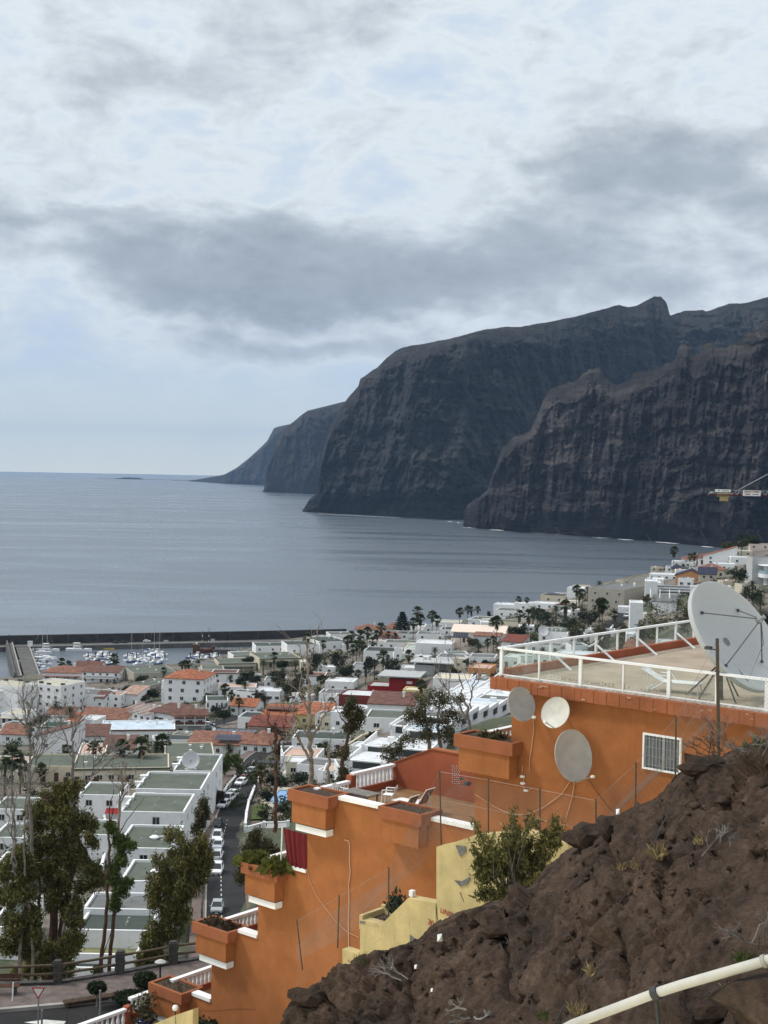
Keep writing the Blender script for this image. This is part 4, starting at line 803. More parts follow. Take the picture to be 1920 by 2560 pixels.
# ================================================================ HARBOUR
conc=mat('quay_concrete',(.115,.11,.105),.9,.18,.25,stain=.5,streak=.4); basalt=mat('breakwater_stone',(.045,.043,.043),.95,.25,.35,.6,3,stain=.4); hullw=mat('boat_white',(.78,.79,.8),.35,.03); hullb=mat('boat_blue',(.03,.06,.16),.4,.1); hullr=mat('boat_red',(.25,.03,.03),.4,.1); wood=mat('boat_timber',(.12,.06,.035),.7,.2,3); canvasb=mat('boat_canvas',(.05,.09,.2),.8,.1); yellowp=mat('yellow_paint',(.6,.45,.05),.5,.08); boatglass=mat('boat_glass',(.02,.025,.03),.1,.1,spec=.6); mastm=mat('mast_metal',(.5,.5,.5),.4,.05,metal=.4)
def breakwater():
    A=[(-150,1633,0),(60,1628,0),(330,1622,0),(620,1616,0),(780,1612,0),(880,1609,0)]
    P=[atz(x,y,z) for x,y,z in A]; wall=MB();q=MB();cap=MB()
    T=thing('breakwater','long dark stone breakwater wall closing the harbour from the open sea','breakwater',(0,0,0))
    for a,b in zip(P[:-1],P[1:]):
        a=np.array(a);b=np.array(b); d=(b-a)[:2];L=np.linalg.norm(d);d/=L; n=np.array([-d[1],d[0]])
        if n[1]<0: n=-n
        def pt(p,o,z): return (p[0]+n[0]*o,p[1]+n[1]*o,z)
        q.add([pt(a,0,-3),pt(b,0,-3),pt(b,0,2.6),pt(a,0,2.6),pt(b,9,2.6),pt(a,9,2.6)],[(0,1,2,3),(3,2,4,5)])
        cap.add([pt(a,-.15,2.3),pt(b,-.15,2.3),pt(b,-.15,2.75),pt(a,-.15,2.75),pt(b,.8,2.75),pt(a,.8,2.75)],[(0,1,2,3),(3,2,4,5)])
        wall.add([pt(a,8.9,2.4),pt(b,8.9,2.4),pt(b,9.4,7.3),pt(a,9.4,7.3),pt(b,12,7.3),pt(a,12,7.3),pt(b,22,-4),pt(a,22,-4)],[(0,1,2,3),(3,2,4,5),(5,4,6,7)])
        for k in range(int(L/16)):
            f=(k+.5)*16/L; p=a+(b-a)*f; MB().box((*pt(p,9.0,0)[:2],5.0),(.35,.5,4.7),math.atan2(d[1],d[0])).obj('buttress',conc,T)
    q.obj('quay',conc,T); wall.obj('sea_wall',basalt,T); cap.obj('kerb',mat('quay_edge',(.30,.29,.27),.9,.1,.5),T)
    for (x,y,w) in ((415,1604,.8),(532,1601,.7)):
        p=aty(x,y,P[2][1]+8.2); MB().box((0,0,0),(w*3.2,.15,1.7)).obj('notice_board',GREYP,T,tuple(p))
    # blocks dumped on the sea side
    rb=MB(); rr=random.Random(5)
    for i in range(240):
        f=rr.random(); k=min(int(f*5),4); g=f*5-k; a,b=np.array(P[k]),np.array(P[k+1]); p=a+(b-a)*g; n=np.array([0,1])
        rb.box((p[0],p[1]+rr.uniform(12,24),rr.uniform(-1,2.5)),(2.4,2.4,2.4),rr.random()*3)
    stuff(rb.obj('armour_rock',basalt,T))
    t=thing('mooring_pier','short concrete pier sticking out right of the wooden sailing ship','pier',atz(572,1634,0)); MB().box((0,2,.6),(17.5,5,3.2)).obj('deck',conc,t); MB().box((0,-.6,2.25),(17.5,.3,.25)).obj('edge',kerbm,t)
    for i in range(5): MB().lathe([(0,0),(.35,0),(.4,.8),(0,.9)],8).obj('bollard',GREYP,t,(-7+i*3.4,.6,2.2))
    # harbour arms at the left
    for (p0,p1,w,lab,zt_) in [((22,1603),(44,1690),4.0,'narrow dark harbour wall with a small beacon, leftmost of the two arms',3.6),((56,1612),(82,1690),7.5,'broad dark jetty lined with moored boats, right-hand one of the two arms',2.2)]:
        a=atz(*p0,zt_);b=atz(*p1,zt_); t=thing('jetty',lab,'jetty',(0,0,0)); MB().beam((a[0],a[1],zt_-2),(b[0],b[1],zt_-2),w,4).obj('deck',conc,t); MB().beam((a[0]+w/2-.4,a[1],zt_+.2),(b[0]+w/2-.4,b[1],zt_+.2),.6,.5).obj('edge',kerbm,t)
        if w<5: MB().tube([(a[0],a[1],zt_),(a[0],a[1],zt_+2.4)],[.7,.5],8).lathe([(.6,2.4),(.6,3.2),(0,3.7)],8,(a[0],a[1],zt_)).obj('beacon',dark_metal,t); MB().beam((a[0]-1.3,a[1],zt_+.7),(b[0]-1.3,b[1],zt_+.7),.7,1.4).obj('parapet',conc,t)
    for (x0,x1,y,lab) in [(218,292,1646,'floating pontoon under the left pack of motorboats'),(316,412,1648,'floating pontoon under the middle pack of boats'),(474,570,1648,'floating pontoon under the right-hand boats')]:
        a=atz(x0,y,.5);b=atz(x1,y,.5); t=thing('pontoon',lab,'pontoon',tuple((a+b)/2)); MB().box((0,0,0),(b[0]-a[0],2.2,.7)).obj('deck',kerbm,t)
        for i in range(5): MB().tube([(0,0,-2),(0,0,3.2)],.28,8).obj('pile',dark_metal,t,((i/4-.5)*(b[0]-a[0]),1.0,0))
    for (x,y,lab) in [(100,1617,'white kiosk on the breakwater quay left of the yachts')]:
        t=thing('kiosk',lab,'kiosk',atz(75,1616,2.6)); MB().box((0,0,1.3),(2.2,2,2.6)).obj('wall',WHITE,t); MB().box((0,0,2.7),(2.6,2.4,.2)).obj('roof',GREYP,t)
breakwater()
def hull_mesh(L,B,Hh,mt):
    st=[(-.5,.82,.0),(-.2,1,.0),(.15,.92,.02),(.38,.5,.10),(.5,.03,.2)]; vs=[];fs=[]
    for (x,b,s) in st:
        for (yy,zz) in ((-b*.5,Hh*(1+s)),(-b*.36,-.25),(b*.36,-.25),(b*.5,Hh*(1+s))): vs.append((x*L,yy*B,zz))
    n=len(st)
    for i in range(n-1):
        for j in range(3): fs.append((i*4+j,i*4+4+j,i*4+5+j,i*4+1+j))
        fs.append((i*4,i*4+3,i*4+7,i*4+4))
    fs.append((0,1,2,3)); return MB().add(vs,fs).mesh('boat_hull_mesh',mt)
def motorboat(L,kind):
    T=thing('motorboat','white motorboat','boat'); B=L*.33; h=L*.105
    put('hull',hull_mesh(L,B,h,hullw if kind!=2 else hullb),T)
    MB().prism([(-L*.22,h),(L*.2,h),(L*.05,h+L*.10),(-L*.2,h+L*.11)],-B*.33,B*.33,'y').obj('cabin',hullw,T)
    MB().prism([(L*.205,h+.02),(L*.055,h+L*.101),(L*.05,h+L*.075),(L*.15,h+.02)],-B*.335,B*.335,'y').obj('windscreen',boatglass,T)
    MB().box((-L*.06,0,h+L*.065),(L*.2,B*.68,L*.03)).obj('side_window',boatglass,T)
    if kind==1: MB().box((-L*.1,0,h+L*.21),(L*.26,B*.6,.08)).beam((-L*.2,-B*.25,h+L*.1),(-L*.17,-B*.25,h+L*.21),.07).beam((-L*.2,B*.25,h+L*.1),(-L*.17,B*.25,h+L*.21),.07).beam((0,-B*.25,h+L*.1),(0,-B*.25,h+L*.21),.07).beam((0,B*.25,h+L*.1),(0,B*.25,h+L*.21),.07).obj('flybridge',hullw,T)
    if kind==3: MB().prism([(-L*.46,h),(-L*.22,h),(-L*.24,h+L*.12),(-L*.44,h+L*.1)],-B*.36,B*.36,'y').obj('cover',canvasb,T)
    MB().box((-L*.38,0,h*.9),(L*.2,B*.7,.06)).obj('cockpit_floor',GREYP,T); return T
protos={}
def boat_at(px,py,L,kind,rz,label,group=None):
    k=(L,kind)
    if k not in protos: protos[k]=motorboat(L,kind); T=protos[k]; T.location=atz(px,py,0); T.rotation_euler=(0,0,rz); T['label']=label
    else: T=dup(protos[k],tuple(atz(px,py,0)),rz,label)
    if group: T['group']=group
    elif 'group' in T: del T['group']
    return T
boat_at(120,1628,13,1,R_(-8),'large white motor yacht with a flybridge moored along the quay, left of two')
boat_at(198,1628,14,1,R_(-4),'large white cruiser lying alone along the breakwater quay')
packs=[('left boat pack',[(222,1640),(231,1647),(240,1652),(251,1640),(256,1633),(262,1646),(268,1639),(274,1653),(281,1648),(285,1658),(240,1660),(259,1657),(270,1662),(228,1655)]),
 ('middle boat pack',[(322,1640),(329,1648),(336,1638),(343,1645),(350,1652),(357,1658),(330,1655),(366,1644),(374,1628),(381,1636),(388,1641),(395,1633),(402,1648),(409,1652),(376,1650),(386,1655),(398,1660),(345,1661),(323,1650),(365,1654),(408,1640)]),
 ('right boat pack',[(478,1645),(488,1650),(497,1641),(505,1648),(517,1645),(528,1640),(540,1643),(550,1648),(562,1652)]),
 ('green-roof pair',[(622,1642),(630,1648)]),
 ('left jetty row',[(38,1638),(42,1652),(48,1664),(84,1634),(92,1640),(104,1656),(112,1662),(98,1668),(110,1674),(92,1676),(122,1650),(60,1650),(90,1655),(74,1622)])]
rb_=random.Random(8)
for nm,ps in packs:
    ps=sorted(ps)
    for i,(x,y) in enumerate(ps):
        k=[0,1,2,3,0,3,1][(i*3+len(ps))%7]; L=[6,7.5,6.5,7][k] if 'pair' not in nm else 9
        jit=rb_.uniform(-.25,.25)
        kn=['white open motorboat','white flybridge motorboat','blue-hulled motorboat','motorboat with a blue cover'][k]
        boat_at(x,y,L,k,(R_(58) if 'left jetty' not in nm else R_(5))+jit,f'{kn} in the {nm}'+ordl(i,len(ps)),nm)
def sailboat(px,py,L,hm,label,rz):
    T=thing('sailing_boat',label,'sailing boat',atz(px,py,0),rz); h=L*.1; put('hull',hull_mesh(L,L*.28,h,hullw),T); MB().prism([(-L*.15,h),(L*.2,h),(L*.12,h+.7),(-L*.12,h+.8)],-L*.09,L*.09,'y').obj('cabin',hullw,T)
    MB().tube([(L*.06,0,h),(L*.06,0,hm)],[.13,.07],6).obj('mast',mastm,T); MB().tube([(L*.06,0,h+1.4),(-L*.38,0,h+1.5)],.1,6).obj('boom',mastm,T); MB().tube([(L*.5,0,h*1.2),(L*.06,0,hm)],.025,4).tube([(-L*.48,0,h),(L*.06,0,hm)],.025,4).obj('rigging',mastm,T)
for a in [(103,1634,11,15.5,'sailing boat with the left-hand of two tall masts behind the left jetty',R_(4)),(114,1648,12,17,'sailing boat with the right-hand of two tall masts, in front of the motor yacht',R_(-5)),(327,1650,9,14,'sailing boat with a mast at the left end of the middle pack',R_(60)),(383,1640,11,17,'sailing boat with the tallest mast in the middle pack',R_(55)),(397,1644,10,14,'sailing boat with a mast right of the tallest one in the middle pack',R_(62)),(355,1650,8,10,'small sailing boat with a short mast amid the middle pack',R_(60))]: sailboat(*a)
T=thing('inflatable_boat','long yellow inflatable boat along the quay right of the lone cruiser','boat',atz(266,1623,0),R_(4)); put('hull',hull_mesh(8.5,2.4,.7,yellowp),T); MB().box((-1.6,0,1.2),(1.2,.9,1.0)).obj('console',hullw,T)
def ship():
    T=thing('wooden_ship','dark wooden two-masted sailing ship moored at the short pier','ship',atz(512,1632,0),R_(8)); L=13
    put('hull',hull_mesh(L,4.4,2.2,wood),T); MB().prism([(-6.3,2.2),(-2.6,2.2),(-2.8,4.4),(-6.7,4.8)],-1.9,1.9,'y').obj('stern_cabin',wood,T); MB().prism([(3.2,2.4),(5.6,2.7),(5.7,3.7),(3.2,3.5)],-1.1,1.1,'y').obj('forecastle',wood,T)
    for x,h in ((-1.2,12.2),(2.2,13.8)):
        mt=MB().tube([(x,0,2),(x,0,h)],[.2,.09],8).obj('mast',wood,T)
        for z in (6.5,9.5): MB().tube([(x,-2.3,z),(x,2.3,z)],.09,6).obj('yard',wood,mt); MB().tube([(x-.1,-2,z-.3),(x-.1,0,z-.45),(x-.1,2,z-.3)],.26,6).obj('furled_sail',CREAM,mt)
    MB().tube([(5.5,0,3.3),(9,0,4.8)],[.14,.07],6).obj('bowsprit',wood,T); rg=MB()
    for x,h in ((-1.2,11.8),(2.2,13)):
        for yy in (-2,2):
            for k in (-1.2,0,1.2): rg.tube([(x+k,yy,2.4),(x,0,h*.8)],.03,3)
    rg.tube([(9,0,4.8),(2.2,0,13)],.03,3).tube([(-6.4,0,4.8),(-1.2,0,12)],.03,3).obj('rigging',dark_metal,T)
    MB().lathe([(0,0),(.5,.1),(.6,.5),(.4,.9),(0,1)],10).obj('life_raft',hullw,T,(-4.4,0,4.6)); MB().box((0,0,0),(5,.06,.22)).obj('red_band',hullr,T,(0,-2.25,1.6))
ship()
# ================================================================ CARS
tyre=mat('tyre_rubber',(.012,.012,.013),.8,.1); rimm=mat('wheel_rim',(.35,.36,.37),.35,.05,metal=.6); carglass=mat('car_glass',(.012,.016,.02),.06,.1,spec=.7); lampm=mat('headlamp',(.55,.57,.6),.15,.05); platem=mat('number_plate',(.7,.7,.68),.5,.05); tailm=mat('tail_lamp',(.3,.01,.01),.3,.05)
def paintm(n,c): return mat(n,c,.28,.02,1,spec=.5)
CARW=paintm('car_white',(.78,.79,.8)); CARS=paintm('car_silver',(.33,.36,.37)); CARR=paintm('car_dark_red',(.10,.015,.015)); CARK=paintm('car_black',(.015,.015,.017))
def car_protos(pm,suv):
    T=thing('parked_car','car','car'); L,Wd,h=(4.3,1.78,1.66) if suv else (4.1,1.74,1.46); b=.42
    # front of the car looks towards -Y
    secs=[(-L/2,.66,.70,.86),(-L/2+.12,.50,.84,.95),(-L*.22,.44,.98,.98),(0,.40,1.0,1.0),(L*.3,.42,1.0,1.0),(L/2-.1,.48,.98,.95),(L/2,.6,.9,.9)]
    vs=[];fs=[]
    for (y,z0,z1,wf) in secs:
        w=Wd/2*wf
        for (x,z) in ((-w*.92,z0-.2),(-w,z0+.12),(-w,z1-.12),(-w*.9,z1),(w*.9,z1),(w,z1-.12),(w,z0+.12),(w*.92,z0-.2)): vs.append((x,y,z))
    n=len(secs)
    for i in range(n-1):
        for j in range(8): fs.append((i*8+j,i*8+(j+1)%8,i*8+8+(j+1)%8,i*8+8+j))
    fs.append(tuple(range(8))[::-1]); fs.append(tuple((n-1)*8+j for j in range(8)))
    MB().add(vs,fs).obj('body',pm,T)
    w=Wd/2; y0,y1,y2,y3=-L*.24,-L*.06,L*.3,L*.46; r=h
    V=[(-w*.88,y0,.97),(w*.88,y0,.97),(-w*.72,y1,r-.03),(w*.72,y1,r-.03),(-w*.72,y2,r-.02),(w*.72,y2,r-.02),(-w*.86,y3,.98),(w*.86,y3,.98)]
    MB().add(V,[(0,1,3,2),(4,5,7,6),(0,2,4,6),(1,7,5,3)]).obj('windows',carglass,T)
    rf=MB().box((0,(y1+y2)/2,r),(w*1.46,(y2-y1)+.06,.07)); 
    for s in (-1,1): rf.beam((s*w*.88,y0,.98),(s*w*.73,y1,r),.08).beam((s*w*.86,y3,.98),(s*w*.73,y2,r),.1).beam((s*w*.8,L*.1,.97),(s*w*.74,L*.1,r),.07)
    rf.obj('roof',pm,T)
    for s in (-1,1):
        for y in (-L*.31,L*.3):
            wh=put('wheel',MB().lathe([(0,-.1),(.2,-.11),(.2,-.1),(.31,-.1),(.32,-.06),(.32,.06),(.31,.1),(0,.1)],14,(0,0,0),0,Matrix.Rotation(math.pi/2,3,'Y')).mesh('tyre_mesh',tyre),T,(s*(w-.06),y,.32)); put('rim',MB().lathe([(0,.115*s),(.19,.108*s),(.2,.1*s)],10,(0,0,0),0,Matrix.Rotation(math.pi/2,3,'Y')).mesh('rim_mesh',rimm),wh)
        MB().box((s*w*.62,-L/2+.02,.68),(.34,.14,.15)).obj('headlight',lampm,T); MB().box((s*w*.72,L/2-.02,.78),(.2,.1,.26)).obj('tail_light',tailm,T); MB().box((s*(w+.08),-L*.17,1.0),(.2,.14,.13)).obj('wing_mirror',pm,T)
    MB().box((0,-L/2-.0,.44),(1.0,.1,.2)).obj('grille',dark_metal,T); MB().box((0,-L/2-.06,.4),(.48,.03,.11)).obj('number_plate',platem,T); MB().box((0,L/2+.01,.62),(.48,.05,.11)).obj('rear_plate',platem,T)
    return T
CP_={'w':car_protos(CARW,False),'W':car_protos(CARW,True),'s':car_protos(CARS,False),'r':car_protos(CARR,False),'k':car_protos(CARK,False)}
used=set()
def car_at(px,py,k,rz,label,group='cars parked along the winding road'):
    g=ground(px,py); loc=(g[0],g[1],float(zt(g[0],g[1])[0])+.31)
    if k not in used: T=CP_[k]; used.add(k); T.location=loc; T.rotation_euler=(0,0,rz); T['label']=label
    else: T=dup(CP_[k],loc,rz,label)
    T['group']=group; return T
for (x,y,k,r,lb) in [(543,2284,'s',3,'silver-grey hatchback alone at the near end of the parked row'),(543,2188,'W',1,'large white car parked at the kerb, nearest white one of the row'),(543,2152,'W',181,'white car seen from behind in the middle of the parked row'),(545,2126,'w',0,'white car with a dark rear window squeezed behind another white car'),(543,2104,'W',2,'tall white car farthest up the near group of four'),(543,2072,'k',0,'black car partly hidden behind the hanging branches'),
    (560,2022,'w',-14,'white taxi with a green number plate area at the front of the bend group'),(570,2008,'W',-14,'white car squeezed second in the group of three at the bend'),(579,1997,'w',-16,'white car third in the group of three at the bend'),(603,1966,'w',-18,'white car parked alone before the bend, in front of a dark red one'),(609,1958,'r',-18,'dark red car parked just behind a white one before the bend'),(627,1938,'s',-20,'silver car farthest away on the road just before the bend')]:
    car_at(x,y,k,R_(r),lb)
for i,(x,y) in enumerate([(522,1818),(527,1823),(521,1826)]): car_at(x,y,['w','k','s'][i],R_(80),['white car','black car','silver car'][i]+' in the little street right of the brown-roofed restaurant','cars in the side street')
for i,(x,y) in enumerate([(1432,1655),(1444,1650),(1456,1647),(1468,1643),(1438,1664),(1452,1660)]): car_at(x,y,'swkwsw'[i],R_(50),['silver','white','black','white','silver','white'][i]+' car in the car park seen through the glass railing'+ordl([0,2,4,5,1,3][i],6),'cars in the car park')
car_at(1567,1546,'W',R_(-20),'white car alone on the sloping street left of the white tower house','cars in the side street')
for i,(x,y,k) in enumerate([(288,1610,'k'),(308,1609,'k'),(365,1607,'w')]):
    p=atz(x,y,2.6); T=dup(CP_[k],(p[0],p[1]+3,2.62),R_(90),['dark car on the breakwater quay, leftmost of three','dark car on the breakwater quay, middle of three','white car on the breakwater quay, rightmost of three'][i]); T['group']='cars on the quay'
for i,(x,y,k) in enumerate([(462,1686,'s'),(473,1686,'k'),(484,1687,'s')]): car_at(x,y,k,R_(70),['silver car','black car','second silver car'][i]+' parked between the orange-roofed villa and the beige house'+ordl(i,3),'cars by the villa')
# ================================================================ PLANTS
def leafm(n,dark,light,rough=.6,trans=.25):
    M=D.materials.new(n); M.use_nodes=True; t=NT(M.node_tree); b=t.n['Principled BSDF']; g=t.new('ShaderNodeNewGeometry'); oi=t.new('ShaderNodeObjectInfo')
    v=t.new('ShaderNodeTexCoord').outputs['Object']; a=t.noise(v,.8,3,.6)
    f=t.math('ADD',t.math('MULTIPLY',g.outputs['Random Per Island'],.65),t.math('MULTIPLY',a,.35)); c=t.ramp(f,[(.15,dark),(.85,light)])
    hs=t.new('ShaderNodeHueSaturation',i_Color=c); t.put(hs.inputs['Value'],t.maprange(oi.outputs['Random'],0,1,.82,1.2)); t.put(b.inputs['Base Color'],hs.outputs[0])
    b.inputs['Roughness'].default_value=rough; b.inputs['Specular IOR Level'].default_value=.25
    if trans:
        tr=t.new('ShaderNodeBsdfTranslucent'); t.put(tr.inputs[0],hs.outputs[0]); mx=t.new('ShaderNodeMixShader'); mx.inputs[0].default_value=trans
        o=t.n['Material Output']; t.l.new(b.outputs[0],mx.inputs[1]); t.l.new(tr.outputs[0],mx.inputs[2]); t.l.new(mx.outputs[0],o.inputs[0])
    return M
L_PALM=leafm('palm_leaves',(.026,.038,.013),(.095,.115,.042)); L_DATE=leafm('date_palm_leaves',(.020,.032,.013),(.07,.09,.035)); L_DRY=leafm('dry_palm_leaves',(.06,.042,.025),(.16,.12,.07),.9,.1); L_DARK=leafm('dark_leaves',(.010,.018,.008),(.035,.05,.02)); L_HEDGE=leafm('bright_leaves',(.03,.05,.010),(.10,.14,.03)); L_EUC=leafm('eucalyptus_leaves',(.022,.025,.007),(.20,.185,.055)); L_EUCY=leafm('yellowish_eucalyptus_leaves',(.040,.044,.010),(.26,.235,.075)); L_BROWN=leafm('brownish_pine_leaves',(.022,.018,.012),(.075,.055,.035)); L_GARDEN=leafm('garden_leaves',(.014,.020,.008),(.07,.08,.03)); L_OLIVE=leafm('olive_leaves',(.030,.032,.014),(.135,.125,.06)); L_GREY=leafm('grey_shrub_twigs',(.05,.045,.04),(.15,.14,.125),.9,0); L_ARAU=leafm('araucaria_leaves',(.012,.022,.014),(.035,.05,.03))
BARK=mat('palm_bark',(.13,.095,.065),.95,.25,4,.4,20); BARKG=mat('grey_bark',(.235,.215,.195),.95,.18,2.5,.4,15,col2=(.10,.085,.075)); BARKR=mat('red_brown_bark',(.12,.065,.042),.95,.25,2.5,.4,15,col2=(.05,.028,.02)); BARKP=mat('pale_bark',(.30,.26,.21),.9,.2,2.0,.3,15,col2=(.16,.12,.09))
rP=np.random.RandomState(4)
def cards(C,size,asp=1.6,rs=None,droop=0.0):
    """one small leaf quad per centre, randomly turned"""
    rs=rs or rP; n=len(C); a=rs.normal(size=(n,3)); a[:,2]-=droop; a/=np.linalg.norm(a,axis=1)[:,None]; b=rs.normal(size=(n,3)); b-=a*(a*b).sum(1)[:,None]; b/=np.linalg.norm(b,axis=1)[:,None]
    s=(size*rs.uniform(.6,1.35,n))[:,None]; A=a*s*asp/2;B=b*s/2
    V=np.stack([C-A,C+B*.9,C+A,C-B*.9],1).reshape(-1,3); F=np.arange(4*n).reshape(-1,4); return V,F
def blob_points(blobs,n,rs,shell=.5):
    vol=np.array([b[1][0]*b[1][1]*b[1][2] for b in blobs])**.8; k=rs.choice(len(blobs),n,p=vol/vol.sum()); out=np.zeros((n,3))
    d=rs.normal(size=(n,3)); d/=np.linalg.norm(d,axis=1)[:,None]; r=rs.uniform(0,1,n)**shell
    for i,(c,rad) in enumerate(blobs):
        m_=k==i; out[m_]=np.array(c)+d[m_]*r[m_][:,None]*np.array(rad)
    return out
def sub(blobs,rs,k=7,f=.42):
    out=[]
    for c,r in blobs:
        for _ in range(k):
            d=rs.normal(size=3); d/=np.linalg.norm(d); out.append((tuple(np.array(c)+d*np.array(r)*rs.uniform(.4,1.0)),tuple(np.array(r)*f*rs.uniform(.6,1.3))))
    return out
def clumped(blobs,ncl,per,csz,rs,shell=.45):
    c=blob_points(blobs,ncl,rs,shell); q=np.repeat(c,per,0)+rs.normal(size=(ncl*per,3))*np.array([csz,csz,csz*.8]); return q
def fan_palm_mesh(seed):
    rs=np.random.RandomState(seed); mb=MB(); dry=MB()
    for i in range(46):
        az=i*2.39996+rs.uniform(-.2,.2); e=R_(rs.uniform(-35,78)) if i>6 else R_(rs.uniform(55,85)); pl=rs.uniform(.75,1.15); d=Vector((math.cos(az)*math.cos(e),math.sin(az)*math.cos(e),math.sin(e)))
        p=Vector((0,0,0)); tip=p+d*pl; side=d.cross(Vector((0,0,1))); side.normalize(); upv=side.cross(d)
        mb.add([p-side*.03,p+side*.03,tip+side*.03,tip-side*.03],[(0,1,2,3)])
        for k in range(7):
            a=(k-3)*.42; dr=d*math.cos(a)+side*math.sin(a); L=.85*(1-.06*abs(k-3)); t1=tip+dr*L*.55; t2=tip+dr*L+Vector((0,0,-.26*L)); w=(side*math.cos(a)-d*math.sin(a))*.19
            mb.add([tip,t1-w,t2,t1+w],[(0,1,2,3)])
    for i in range(26):
        az=rs.uniform(0,6.28); r=rs.uniform(.25,.6); z0=rs.uniform(-.3,-1.2); L=rs.uniform(.7,1.2); c=Vector((math.cos(az)*r,math.sin(az)*r,z0)); w=Vector((-math.sin(az),math.cos(az),0))*.22
        dry.add([c*.6,c-w+Vector((0,0,-L*.6)),c+Vector((0,0,-L)),c+w+Vector((0,0,-L*.6))],[(0,1,2,3)])
    return mb.mesh('fan_crown_mesh',L_PALM),dry.mesh('dry_skirt_mesh',L_DRY)
def date_palm_mesh(seed):
    rs=np.random.RandomState(seed); mb=MB()
    for i in range(44):
        az=i*2.39996; e0=R_(85-i*2.3+rs.uniform(-6,6)); L=rs.uniform(2.3,3.0); p=Vector((0,0,0)); e=e0; n=9; h=Vector((math.cos(az),math.sin(az),0)); side=Vector((-math.sin(az),math.cos(az),0))
        for k in range(n):
            d=h*math.cos(e)+Vector((0,0,1))*math.sin(e); q=p+d*(L/n); f=(k+.5)/n; ll=.55*math.sin(math.pi*min(1,.18+f*.8))
            for s in (-1,1):
                v=side*s*ll+d*ll*.45+Vector((0,0,-.22*ll)); mb.add([p,p+d*(L/n)*.62,p+d*(L/n)*.4+v],[(0,1,2)])
            mb.add([p-side*.03,p+side*.03,q+side*.02,q-side*.02],[(0,1,2,3)]); p=q; e-=.17+.04*k*.3
    return mb.mesh('date_crown_mesh',L_DATE)
FAN=[fan_palm_mesh(s) for s in (1,2,3)]; DATE=[date_palm_mesh(s) for s in (5,6)]
TR_FAN=MB().tube([(0,0,-.12),(0,0,0),(0,0,.25),(0,0,.6),(0,0,1)],[1.5,1.5,1.0,.85,.8],7).mesh('palm_trunk_mesh',BARK); TR_DATE=MB().tube([(0,0,-.12),(0,0,0),(0,0,.3),(0,0,.8),(0,0,.93),(0,0,1)],[1.15,1.15,1,1,1.35,.9],8).mesh('date_trunk_mesh',BARK)
NPALM=[0]
def palm(px,yt,yb,kind,label,group):
    g=ground(px,yb); s=FPX/g[1]; h=max((yb-yt)/s,2.5); i=NPALM[0]; NPALM[0]+=1
    T=thing('fan_palm' if kind=='f' else 'date_palm',label,'palm tree',g,(i*1.7)%6.28,group)
    if kind=='f':
        k=min(1.6,max(.95,h*.15)); th=h-1.35*k; cr,dr=FAN[i%3]; put('trunk',TR_FAN,T,(0,0,0),0,(.16,.16,th)); put('crown',cr,T,(0,0,th),0,(k,k,k)); put('dry_skirt',dr,T,(0,0,th),0,(k*.9,k*.9,k*(1.0 if i%3 else 1.4)))
    else:
        k=min(1.3,max(.8,h*.15)); th=max(h-1.5*k,.6); put('trunk',TR_DATE,T,(0,0,0),0,(.3,.3,th)); put('crown',DATE[i%2],T,(0,0,th),0,(k,k,k))
    return T
